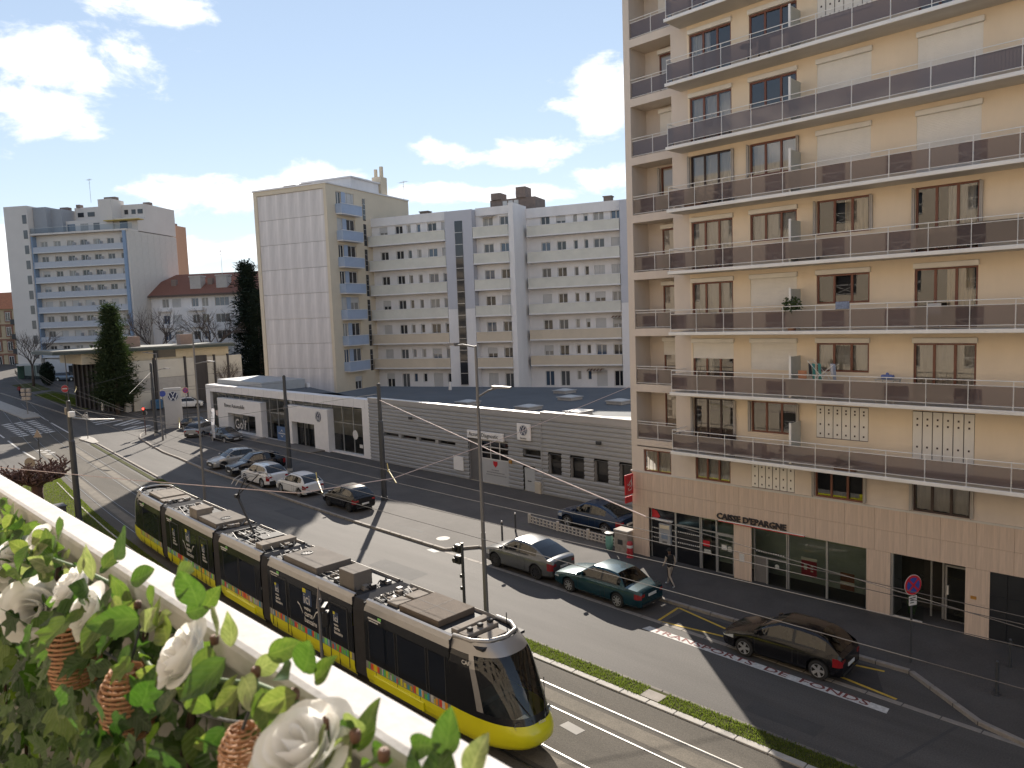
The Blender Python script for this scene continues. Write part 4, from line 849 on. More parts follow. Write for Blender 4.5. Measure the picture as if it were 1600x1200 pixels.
MB().box(0, 17.0, .6, 12, 22.7, 23.05).box(17.06, 34, 3.4, 14, 22.7, 22.98).build('roof', roof_m, WB)
MB().box(0, 9.45, .25, .6, 22.2, 23.1).box(12.65, 16.48, .25, .6, 22.3, 23.1).box(17.06, 27.09, 3.0, 3.5, 22.0, 22.99).build('parapet', white2_m, WB)
MB().box(.05, 34, 4.0, 12, 0, 22.65).build('rear_body', white2_m, WB)
stack_m = mat('chimney_stack', (.22, .17, .145), .9, var=.2, scale=2)
cs = MB().box(12.2, 17.4, 5, 8, 23.05, 24.5).box(12.4, 13.5, 4.8, 6.5, 24.5, 25.2).box(15.3, 16.4, 4.8, 6.5, 24.5, 25.6).build('roof_house', stack_m, WB)
for a in (13.7, 14.35, 15.0): MB().box(a, a + .5, 4.93, 5.0, 23.8, 24.3).build('window', white_m, cs)
for (a, y, w, h) in ((4.6, 3, 1.0, .5), (24.8, 5, .8, .5), (31.0, 4.5, 1.2, 1.4), (32.4, 4.2, .6, 2.2), (29.6, 4.2, .9, .9)): MB().box(a, a + w, y, y + .8, 23, 23.2 + h).box(a - .08, a + w + .08, y - .08, y + .88, 23.2 + h, 23.3 + h).build('chimney', stack_m, WB)
for (s_, fl, w) in ((2.5, 15, 0), ): pass
for (u, fl, y) in ((26.0, FL_[4], 3.2), (13.3, FL_[0], .4), (23.3, FL_[6], 3.2)):
    aw = MB()
    for i in range(10): aw.add([(u + i * .17, y - .05, fl + 2.15), (u + (i + 1) * .17, y - .05, fl + 2.15), (u + (i + 1) * .17, y - .75, fl + 1.95), (u + i * .17, y - .75, fl + 1.95)], [(0, 3, 2, 1)], i % 2)
    aw.build('awning', [mat('awning_brown', (.22, .13, .09), .8), mat('awning_cream', (.5, .46, .40), .8)], WB)
# ---- cream tower with blank panelled gable
CT = thing('apartment_tower', 'cream tower with a blank concrete panelled gable and blue balconies', 'building', (-66.1, 40.5, 0), radians(20))
TZ = 25.9
hs = []
for k in range(7):
    zb = 23.1 - 2.68 * k; hs += [(1.5, 2.4, zb + .75, zb + 2.25), (3.0, 4.5, zb + .75, zb + 2.25)]
    for (a, w) in ((1.5, .9), (3.0, 1.5)): farwin(CT, (0, a, zb + .75), pi / 2, w, 1.5, rr, .16)
    put('blue_infill', MB().box(0, .62, -.02, .05, 0, 1.5).mesh('blue_infill', blue_m), CT, (0, 2.39, zb + .75), pi / 2)
    b = MB().box(.0, .75, 1.4, 4.75, zb - .12, zb).build('balcony', white2_m, CT); MB().box(.70, .78, 1.36, 4.79, zb - .02, zb + .93).box(0, .7, 1.36, 1.42, zb, zb + .93).box(0, .7, 4.73, 4.79, zb, zb + .93).build('panel', blue_m, b); MB().box(.66, .82, 1.34, 4.81, zb + .93, zb + .98).build('coping', white2_m, b)
for k in range(7):
    z0 = 22.8 - 2.68 * k
    sw = MB().box(-.02, .03, 5.95, 6.4, z0, z0 + 2.3).build('stair_window', farg[0], CT)
    for j in range(1, 4): MB().box(.03, .05, 5.95, 6.4, z0 + .57 * j, z0 + .57 * j + .05).build('bar', alu_m, sw)
hs.append((3.1, 4.3, 4.9, 6.3)); farwin(CT, (0, 3.1, 4.9), pi / 2, 1.2, 1.4, rr, 0)
mb = MB(); wall(mb, 0, 15, 0, TZ, hs, 0, .2); xf(mb, pi / 2); mb.build('side_wall', tan_m, CT)
MB().box(-9.5, -9.05, 0, .5, 0, TZ).box(-.36, -.001, 0, .5, 0, TZ).box(-9.05, -.36, 0, .5, 25.45, TZ).build('gable_border', tan_m, CT)
MB().box(-9.5, -.25, .5, 15, 0, TZ - .01).build('body', tan_m, CT); MB().box(-9.6, .1, -.08, 15, TZ, TZ + .14).build('roof_edge', white2_m, CT)
cp_m = mat('concrete_panel', (.64, .595, .57), .85, var=.24, scale=.7, streak=(2.2, 2.2, .18), spec=.2); cpm = MB().box(.002, 1.446, 0, .2, .014, 2.558).mesh('concrete_panel', cp_m); gp = holder('gable_panelling', CT)
for i in range(6):
    for j in range(8): put('concrete_panel', cpm, gp, (-9.05 + 1.448 * i, .10, 4.86 + 2.572 * j))
MB().box(-9.05, -.36, .32, .4, 0, 25.45).build('gable_backing', tan_m, CT)
ph = MB().box(-7, -.6, 5, 10, TZ + .1, TZ + 1.35).box(-7.15, -.45, 4.85, 10.15, TZ + 1.35, TZ + 1.5).build('roof_house', white2_m, CT)
MB().box(-1.6, -.4, 10.2, 11.4, TZ + .1, TZ + 2.2).cyl((-1.3, 10.6, TZ + 2.2), (-1.3, 10.6, TZ + 3.1), .2).cyl((-.75, 10.9, TZ + 2.2), (-.75, 10.9, TZ + 3.4), .22).build('chimney', tan_m, CT)
for (a, y) in ((-6.5, 1.5), (-4.4, 1.5)): MB().box(a, a + 1.3, y, y + 1, TZ + .1, TZ + .35).box(a - .1, a + 1.4, y - .1, y + 1.1, TZ + .45, TZ + .55).build('vent', stack_m, CT)
def aerial(name, label, x, y, z, h):
    mb = MB().tube([(0, 0, 0), (0, 0, h)], .03, 5).tube([(-.9, 0, h - .2), (.9, 0, h - .2)], .02, 4).tube([(-.5, 0, h - .8), (.5, 0, h - .8)], .02, 4)
    for i in range(6): mb.tube([(-.8 + .3 * i, -.35, h - .2), (-.8 + .3 * i, .35, h - .2)], .012, 4)
    return tag(mb.build(name, alu_m, None, loc=(x, y, z)), label, 'aerial')
KS = 1.18                                                       # both stand behind a yard: set back and sized so that their shadows end where the photograph shows
for b_ in (WB, CT): b_.location = (b_.location.x * KS, b_.location.y * KS, CAM_H * (1 - KS)); b_.scale = (KS, KS, KS)
# ---- far tower with blue-grey balcony bands
LT = thing('apartment_tower', 'pale far tower with rows of blue grey balcony bands and a plain gable', 'building', (-150.25, 37.32, 0), radians(36))
far_w = mat('far_wall', (.64, .595, .55), .85, var=.06, scale=.3, spec=.15); far_b = mat('far_blue_band', (.44, .46, .50), .7, var=.06); far_bl = mat('far_blue_wall', (.22, .30, .42), .7, var=.05)
hs = []
for k in range(8):
    zb = 26.2 - 2.65 * k
    for i in range(7):
        a = -3.9 + 2.62 * i; hs.append((a, a + 1.35, zb + .55, zb + 1.95)); farwin(LT, (a, .95, zb + .55), 0, 1.35, 1.4, rr, .1)
        if i in (2, 3, 4) and k < 7: put('divider', MB().box(0, .06, -.8, 0, 0, 1.5).mesh('divider', far_b), LT, (a + 1.75, .95, zb))
    b = MB().box(-4.75, 13.0, 0, .08, zb, zb + .92).build('balcony', far_b, LT); MB().box(-4.75, 13.0, -.05, .9, zb - .16, zb - .001).build('slab', mat('far_white_edge', (.6, .6, .6), .6), b)
mb = MB(); wall(mb, -4.75, 13.0, 4, 29.2, hs, .95, .2); mb.build('wall', far_w, LT)
MB().box(-4.95, -4.7, -.02, 1.0, 7.5, 29.0).build('blue_fin', far_bl, LT); MB().box(13.0, 13.55, -.1, 1.2, 4, 29.2).build('blue_fin', far_bl, LT)
MB().box(-9.6, -4.96, -.3, 12, 0, 34.4).build('wing', far_w, LT)
for k in range(11):
    zb = 31.3 - 2.65 * k
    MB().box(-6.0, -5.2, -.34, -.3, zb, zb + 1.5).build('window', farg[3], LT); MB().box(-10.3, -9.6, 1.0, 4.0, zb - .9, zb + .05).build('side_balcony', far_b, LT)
MB().box(13.56, 13.9, .2, 14.2, 0, 29.2).box(-4.9, 13.5, 1.5, 14, 0, 29.2).build('body', far_w, LT)
tilem = MB().box(0, .03, .01, 1.73, .01, 1.93).mesh('gable_tile', mat('gable_tile', (.57, .535, .49), .8, var=.06, spec=.2)); gt_ = holder('gable_tiling', LT)
for i in range(8):
    for j in range(14): put('gable_tile', tilem, gt_, (13.9, .2 + 1.75 * i, 2.1 + 1.94 * j))
MB().box(-4.9, 13.9, -.1, 3.0, 29.2, 29.5).build('terrace', far_w, LT)
tr_ = MB().quad((-4.9, -.05, 29.5), (15.0, -.05, 29.5), (15.0, -.05, 30.4), (-4.9, -.05, 30.4)).build('terrace_rail', glass('far_rail_glass', (.8, .85, .9), .8, .02, 1.5), LT); MB().box(-4.9, 15, -.08, -.02, 30.4, 30.45).build('handrail', alu_m, tr_)
MB().box(-3.5, 13.9, 3.0, 14.2, 29.4, 31.8).build('penthouse', far_w, LT)
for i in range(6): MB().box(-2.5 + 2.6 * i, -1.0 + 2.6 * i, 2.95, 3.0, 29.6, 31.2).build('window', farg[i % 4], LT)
MB().box(8.3, 15.2, 1.6, 3.0, 31.2, 31.35).build('awning', mat('awning_yellow', (.5, .36, .10), .8), LT)
MB().box(0, 13.9, 5.2, 14.2, 31.8, 34.4).build('upper_storey', far_w, LT)
for (a, w) in ((.6, 1.2), (2.6, 1.4), (5.2, .8), (10.0, .7), (11.4, .8), (12.6, 1.0)): MB().box(a, a + w, 5.15, 5.2, 32.7, 33.5).build('window', farg[0], LT)
MB().box(6.8, 9.4, 2.6, 6, 29.4, 35.2).build('lift_tower', far_w, LT); MB().box(-4.9, -2.3, 1.0, 6, 29.4, 34.2).box(-2.3, -.2, 2.2, 6, 29.4, 33.9).build('stair_tower', mat('far_grey', (.33, .34, .36), .8, var=.05), LT)
for (a, y, z, w) in ((-2.0, 4, 33.9, 1.6), (7.0, 4, 35.2, 2.2), (12.5, 7, 34.4, 1.2), (.5, 5, 34.4, .7)): MB().box(a, a + w, y, y + 1, z, z + .55).build('chimney', stack_m, LT)
MB().box(-4.7, 13.4, .3, .8, 2.5, 7.3).build('ground_floor', mat('far_white', (.58, .58, .59), .7, var=.05), LT)
for (a, w, z0, z1) in ((3.2, 2.2, 3.6, 6.2), (5.9, 1.2, 3.6, 5.8), (7.6, 2.6, 4.4, 6.2), (.0, 2.2, 4.3, 6)): MB().box(a, a + w, .22, .3, z0, z1).build('shop_window', farg[0], LT)
# ---- red roofed block
RBk = thing('apartment_block', 'white low apartment block with red tiled hipped roof and chimneys', 'building', (-142.2, 49.3, 0), radians(36))
hs = []; rows = (15.7, 12.75, 9.8, 6.8)
rc = [(-.8, 1.2), (2.6, 1.3), (4.6, 1.7), (8.4, 1.3), (10.4, 1.2), (12.9, 2.7), (18.0, 1.3), (20.2, 1.6), (23, 1.3)]
for z0 in rows:
    for (a, w) in rc: hs.append((a, a + w, z0, z0 + 1.55)); farwin(RBk, (a, 0, z0), 0, w, 1.55, rr, .2, 3 if w > 2 else 2)
    for (a, w) in ((2.0, 2.4), (7.6, 3.2), (17.4, 2.6)): MB().box(a, a + w, -.7, 0, z0 - .7, z0 - .15).build('balcony', white2_m, RBk)
mb = MB(); wall(mb, -2.6, 27, 0, 18.0, hs, 0, .2); mb.build('wall', white2_m, RBk); MB().box(-2.6, 27, .35, 11, 0, 18).build('body', white2_m, RBk)
tile_m = mat('roof_tile_red', (.205, .085, .055), .8, var=.3, scale=3, streak=(1, 6, 6), bump=.4, bscale=18)
e0, e1, f0, f1 = -3.3, 27.6, -.8, 11.8; rz, ez = 21.9, 17.9
rf = MB(); A, B, Cc, Dd, E1, E2 = (e0, f0, ez), (e1, f0, ez), (e1, f1, ez), (e0, f1, ez), (e0 + 5.5, 5.5, rz), (e1 - 5.5, 5.5, rz)
rf.add([A, B, Cc, Dd, E1, E2], [(0, 1, 5, 4), (1, 2, 5), (2, 3, 4, 5), (3, 0, 4), (3, 2, 1, 0)]).build('roof', tile_m, RBk)
MB().box(e0 - .1, e1 + .1, f0 - .1, f0 + .05, ez - .3, ez + .02).build('gutter', mat('gutter_brown', (.10, .07, .06), .7), RBk)
for a in (7.8, 12.9): MB().box(a, a + 2.1, .8, 2.4, 18.4, 21.0).box(a - .12, a + 2.22, .7, 2.5, 21.0, 21.25).build('chimney', mat('chimney_pale', (.43, .40, .37), .85, var=.12), RBk)
for a in (3.4, 10.6): MB().box(a, a + .9, 1.9, 2.6, 19.3, 20.8).build('dormer', stack_m, RBk)
# ---- old brick-trimmed house, pink block
OB = thing('town_house', 'old cream town house with brick window surrounds and orange tiled roof', 'building', (-180, 33, 0), radians(36))
MB().box(-8, 5.3, 0, 9, 0, 17).build('wall', mat('cream_old', (.46, .37, .24), .85, var=.1), OB); ob_m = mat('brick_trim', (.26, .13, .085), .85, var=.15)
MB().add([(-8.4, -.5, 17), (5.7, -.5, 17), (5.7, 9.5, 17), (-8.4, 9.5, 17), (-8.4, 4.5, 20.6), (5.7, 4.5, 20.6)], [(0, 1, 5, 4), (2, 3, 4, 5), (1, 2, 5), (3, 0, 4), (3, 2, 1, 0)]).build('roof', mat('roof_tile_orange', (.36, .13, .055), .8, var=.3, scale=3), OB)
for k in range(4):
    for a in (-6.5, -3.6, -.8, 2.0, 4.2):
        z0 = 14.6 - 2.95 * k; s_ = MB().box(a - .3, a + 1.4, -.1, 0, z0 - .25, z0 + 2.1).build('window_surround', ob_m, OB); put('window', fframe_me(1.1, 1.75, 2), s_, (a, -.18, z0)); put('pane', fpane_me(.96, 1.61, 0), s_, (a + .07, -.14, z0 + .07))
    MB().box(-8, 5.3, -.14, 0, 13.7 - 2.95 * k, 14.0 - 2.95 * k).build('string_course', ob_m, OB); MB().box(3.6, 5.2, -.8, 0, 13.9 - 2.95 * k, 14.1 - 2.95 * k).box(3.6, 5.2, -.8, -.75, 14.1 - 2.95 * k, 14.9 - 2.95 * k).build('balcony', dark_m, OB)
MB().box(5.3, 13, .4, 6, 0, 8.8).build('shop_canopy', white2_m, OB)
PK = thing('apartment_tower', 'pink apartment tower showing behind the gable of the pale tower', 'building', (-175, 75, 0), radians(36))
MB().box(-18, -8.0, 0, 4, 0, 36).build('wall', mat('pink_render', (.52, .29, .185), .85, var=.06), PK)
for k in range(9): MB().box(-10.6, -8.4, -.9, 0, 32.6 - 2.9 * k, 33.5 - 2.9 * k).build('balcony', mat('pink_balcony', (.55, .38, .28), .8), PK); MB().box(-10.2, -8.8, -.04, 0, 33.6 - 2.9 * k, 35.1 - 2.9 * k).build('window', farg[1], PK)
MB().box(-10.3, -9.5, 2, 3, 36, 36.8).build('chimney', stack_m, PK)
# ---- low pavilion with dark panels
PC = Vector((-108.3, 32.3)); r88 = radians(88); PV = thing('pavilion', 'low flat roofed pavilion with dark ribs, pale panels and overhanging roof', 'building', (PC.x, PC.y, 0), r88)
dark_p = mat('brown_black_panel', (.050, .045, .046), .7, var=.2, scale=1, streak=(4, 4, .3)); pale_p = mat('pale_panel', (.56, .53, .47), .8, var=.1, scale=.6); grey_p = mat('grey_panel', (.38, .36, .34), .8, var=.12)
MB().box(0, 17.7, .25, 14, 0, 7.7).build('body', dark_p, PV)
for (a, b, kind) in ((1.3, 5.0, 'p'), (5.6, 9.2, 'p'), (9.5, 10.6, 'w'), (12.5, 13.4, 'w'), (13.5, 15.4, 'g'), (15.5, 17.6, 'g')):
    for (z0, z1, m) in ((.9, 3.6, pale_p if kind != 'g' else grey_p), (3.64, 5.2, grey_p if kind != 'w' else pale_p), (5.24, 7.75, pale_p)): MB().box(a, b, .05, .26, z0, z1).build('panel', m, PV)
for a in (0, 1.0, 5.1, 9.25, 10.75, 12.2, 13.42, 15.42): MB().box(a, a + .24, -.1, .3, .4, 8.0).build('rib', dark_p, PV)
MB().box(10.75, 12.2, -.05, .26, .5, 8.0).build('dark_panel', dark_p, PV)
MB().box(-3.5, 16, .7, 13, 7.7, 9.45).build('clerestory', mat('clerestory_ochre', (.60, .52, .38), .8, var=.1), PV)
for (a, b) in ((5.4, 8.4),): MB().box(a, b, .62, .7, 8.0, 9.3).build('clerestory_window', farg[0], PV)
MB().prism([(-6.5, 1.5), (-.8, -.3), (16.4, -.2), (16.4, 14), (-6.5, 14)], 9.45, 9.62).build('roof', mat('roof_pale', (.20, .20, .18), .8, var=.15), PV); MB().prism([(-6.7, 1.2), (-.8, -.6), (16.6, -.5), (16.6, 14.2), (-6.7, 14.2)], 9.1, 9.45).build('roof_edge', mat('roof_edge_dark', (.045, .06, .055), .6, var=.2), PV)
for a in (2.7, 10.0): MB().box(a, a + 1.8, 3.0, 4.6, 9.62, 11.1).build('chimney', mat('pav_chimney', (.28, .20, .165), .85, var=.15), PV)
LW = MB(); a_ = radians(21.6 - 88)                              # face turned to the crossing: direction from the corner, in local axes
def lw(s0, s1, y0, y1, z0, z1): return xf(MB().box(-s1, -s0, y0, y1, z0, z1), a_)
lw(0.1, 8.3, .2, 10, 0, 8.0).build('front_wall', dark_p, PV)
for i in range(9): lw(.4 + .9 * i, .66 + .9 * i, -.12, .2, .3, 8.1).build('rib', dark_p, PV)
lw(2.2, 3.0, -.02, .2, .8, 4.6).build('door_panel', pale_p, PV)
aerial('roof_aerial', 'thin aerial on the roof of the pale far tower', -146.8, 42.5, 34.6, 4.2); aerial('roof_aerial', 'aerial above the red tiled roof', -134.5, 59.8, 21.3, 4.6); aerial('roof_aerial', 'small aerial on the cream tower roof', -84.0, 63.7, 28.3, 2.8)
# ---- the building the picture is taken from: its sunlit street front shows in the glass opposite
HB = thing('home_block', 'pale street front of the block carrying the flower hung balcony', 'building', (0, -1.3, 0))
hs = []; hw_m = mat('home_wall', (.55, .47, .37), .85, var=.06)
for k in range(8):
    for i in range(33):
        a = -116 + 4.6 * i; z0 = 1.6 + 2.8 * k; hs.append((a, a + 1.7, z0, z0 + 1.6))
mb = MB(); wall(mb, -120, 36, 0, 24, [(a, b, c, d) for a, b, c, d in hs], 0, .2); mb.v = [(x, -y, z) for x, y, z in mb.v]; mb.build('wall', hw_m, HB)
MB().box(-120, 36, -12, -.25, 0, 23.9).build('body', farg[0], HB)
rl = MB()
for (a, b, z0, z1) in hs[::1]:
    rl.box(a, b, .02, .05, z0 + .75, z0 + .79); rl.box(a, b, .02, .05, z0 + .05, z0 + .09); rl.tube([(a, .03, z0 + .05), (b, .03, z0 + .75)], .02, 4); rl.tube([(b, .03, z0 + .05), (a, .03, z0 + .75)], .02, 4)
rl.build('window_guards', white_m, HB, stuff=True)
# ================================================================== the tram
ylw = mat('tram_yellow', (0.66, 0.63, 0.012), .28, var=.04, coat=.5); tblk = mat('tram_black', (.011, .012, .014), .16, var=.1, coat=.1, spec=.45); silv = mat('tram_silver', (.36, .345, .33), .35, metal=.5, var=.05)
tgrey = mat('tram_grey', (.20, .195, .19), .55, var=.1); tdk = mat('tram_roof_dark', (.022, .022, .024), .7, var=.2); tlight = mat('tram_roof_light', (.23, .205, .18), .85, var=.2, scale=2.5, spec=.08); tglass = glass('tram_glass', (.55, .62, .64), .7, .01, 1.6)
rubber = mat('bellows_rubber', (.045, .043, .045), .65, var=.2); perf_m = mat('perforated_panel', (.135, .11, .09), .85, var=.2, scale=3, spec=.08)
scol = [mat('stripe_%d' % i, c, .4, var=.03) for i, c in enumerate(((.62, .06, .03), (.68, .28, .02), (.12, .45, .07), (.03, .28, .42), (.62, .55, .03), (.5, .5, .48), (.22, .6, .14)))]
TR = thing('tram', 'yellow and black five section tram with silver roof edges and raised pantograph', 'tram', (-30, 14.0, .02))
CUT = [(-43.4, -39.65), (-38.85, -32.55), (-31.85, -27.75), (-27.1, -21.0), (-20.3, -16.0)]
HW = 1.075
def tform(a, b):
    xm = (a + b) / 2; ya = 14.0 + dd(a); yb = 14.0 + dd(b); return Vector((xm + 30, (ya + yb) / 2 - 14.0, 0)), atan2(yb - ya, b - a)
prof_lo = [(.98, .28), (1.05, .45), (HW, .62), (HW, .80)]; prof_st = [(HW, .80), (HW, 1.06)]; prof_dk = [(HW, 1.06), (HW, 2.45), (1.06, 2.74)]; prof_sh = [(1.06, 2.74), (1.01, 2.92), (.93, 3.06), (.86, 3.09), (.84, 3.0)]
def sides(L_, prof, off=0.0):
    mb = MB()
    for s_ in (-1, 1):
        for p, q in zip(prof[:-1], prof[1:]):
            v = [(-L_/2, s_*(p[0] + off), p[1]), (L_/2, s_*(p[0] + off), p[1]), (L_/2, s_*(q[0] + off), q[1]), (-L_/2, s_*(q[0] + off), q[1])]
            mb.add(v, [(0, 1, 2, 3) if s_ < 0 else (3, 2, 1, 0)])
    return mb
rtr = random.Random(77)
def poster(parent, x, w, h, zc, big=False):
    y = -HW - .012; p = MB().quad((x - w/2, y, zc), (x + w/2, y, zc), (x + w/2, y, zc + h*.45), (x - w/2, y, zc + h*.45)).build('poster', mat('poster_navy', (.025, .045, .11), .4), parent)
    MB().quad((x - w*.5, y - .004, zc + h*.33), (x - w*.1, y - .004, zc + h*.33), (x - w*.12, y - .004, zc + h*.45), (x - w*.5, y - .004, zc + h*.45)).build('poster_patch', scol[4], p)
    for (t, sz, dz, dx) in (('ici', h*.42, .03*h, -.42), ('votre', h*.16, -.16*h, -.40), ('carte', h*.22, -.34*h, -.40), ('bancaire', h*.20, -.52*h, -.42)):
        o = put_text('poster_text', t, sz, .001, white_m, p, (x + dx * w, y - .008, zc + dz), (radians(90), 0, 0), bold=.004)
    if big:
        for s_ in (-1, 1):
            a = MB(); pts = [(x + s_*w*.62, zc - .3*h), (x + s_*w*.75, zc - .22*h), (x + s_*w*.95, zc - .1*h), (x + s_*w*1.2, zc - .05*h)]
            for (x0, z0), (x1, z1) in zip(pts[:-1], pts[1:]): a.quad((x0, y, z0 - .03), (x1, y, z1 - .03), (x1, y, z1 + .03), (x0, y, z0 + .03))
            a.build('arrow', white_m, p)
mods = []
for i, (a, b) in enumerate(CUT):
    loc, ang = tform(a, b); L_ = b - a
    M_ = sides(L_, prof_dk).build('car_body', tblk, TR, loc=loc, rotz=ang); mods.append((M_, L_))
    sides(L_, prof_lo).build('lower_panel', ylw, M_); sides(L_, prof_st).build('grey_band', tgrey, M_); sides(L_, prof_sh).build('roof_shoulder', silv, M_, smooth=True)
    MB().box(-L_/2, L_/2, -.86, .86, 2.9, 3.0).build('roof_tray', tdk, M_); MB().box(-L_/2 + .05, L_/2 - .05, -.95, .95, .18, .4).build('underframe', tdk, M_)
    for s_ in (-1, 1): MB().box(s_ * L_/2 - .02, s_ * L_/2 + .02, -1.03, 1.03, .35, 3.0).build('end_wall', tdk, M_)
    sb = MB(); x = -L_/2 + .15
    while x < L_/2 - .2:                                        # bar-code stripe
        w = rtr.choice((.045, .06, .09, .13)); hgt = rtr.choice((.22, .22, .20, .15)); sb.box(x, x + w, -HW - .008, -HW - .002, .83, .83 + hgt, rtr.randrange(7)); x += w + rtr.choice((.0, .0, .03, .07))
    sb.build('barcode_stripe', scol, M_, stuff=True)
    wins = {0: [(-1.2, 1.5)], 1: [(-2.4, -1.3), (-.7, 1.1), (1.6, 2.5)], 2: [(-1.6, -.1), (.05, 1.55)], 3: [(-2.75, -1.6), (-1.3, 1.3), (1.6, 2.7)], 4: [(-1.9, -.5), (-.35, 1.05), (1.2, 1.95)]}[i]
    for (u, v) in wins:
        MB().quad((u, -HW - .006, 1.28), (v, -HW - .006, 1.28), (v, -HW - .006, 2.42), (u, -HW - .006, 2.42)).build('window', mat('tram_window', (.006, .009, .016), .03, var=0, spec=.8), M_)
        for w_ in (u - .025, v): MB().box(w_, w_ + .025, -HW - .012, -HW, 1.1, 2.45).build('window_seal', mat('seal_dark', (.035, .035, .036), .6), M_)
    for u in [-L_/2 + .55 + 1.15 * q for q in range(int(L_ / 1.15))]: MB().box(u, u + .02, -HW - .004, -HW + .02, .32, .8).build('panel_seam', tdk, M_)
    if i in (2, 4): MB().bbox(-1.5 if i == 2 else -1.7, 1.4 if i == 2 else .9, -HW - .05, -HW + .02, .40, .70, .03).build('skirt_box', ylw, M_)
    if i in (1, 3):
        for (u, v) in (wins[0], wins[-1]): MB().box(u - .06, u - .03, -HW - .015, -HW, .45, 2.5).box(v + .03, v + .06, -HW - .015, -HW, .45, 2.5).box(u - .06, v + .06, -HW - .015, -HW, 2.5, 2.53).build('door_frame', MATS['seal_dark'], M_)
        poster(M_, wins[0][0] + .45, .34, .8, 1.85); poster(M_, wins[-1][0] + .4, .34, .8, 1.85); poster(M_, 0.05, .62, 1.3, 1.95, True)
    MB().box(-L_/2 + .25, -L_/2 + .95, -HW - .008, -HW - .002, 2.55, 2.60).box(-L_/2 + .3, -L_/2 + .8, -HW - .008, -HW - .002, 2.47, 2.51).build('fleet_lettering', white_m, M_); MB().box(-L_/2 + .8, -L_/2 + .98, -HW - .008, -HW - .002, 2.62, 2.70).build('green_mark', scol[6], M_)
# bellows between sections
for (a, b) in zip(CUT[:-1], CUT[1:]):
    loc, ang = tform(a[1], b[0]); L_ = b[0] - a[1]; mb = MB(); n = 10
    for k in range(n):
        x0, x1 = -L_/2 + L_*k/n, -L_/2 + L_*(k + 1)/n; xm = (x0 + x1)/2
        for P, Q, o1, o2 in ((x0, xm, .0, .045), (xm, x1, .045, .0)):
            pr_ = [(1.0, .4), (1.0, 2.6), (.9, 2.98), (-.9, 2.98), (-1.0, 2.6), (-1.0, .4)]
            for (p, q) in zip(pr_[:-1], pr_[1:]):
                sg_ = lambda v: (1 if v[0] > 0 else -1); mb.quad((P, p[0] + sg_(p)*o1, p[1] + o1*.5), (Q, p[0] + sg_(p)*o2, p[1] + o2*.5), (Q, q[0] + sg_(q)*o2, q[1] + o2*.5), (P, q[0] + sg_(q)*o1, q[1] + o1*.5))
    mb.build('bellows', rubber, TR, loc=loc, rotz=ang)
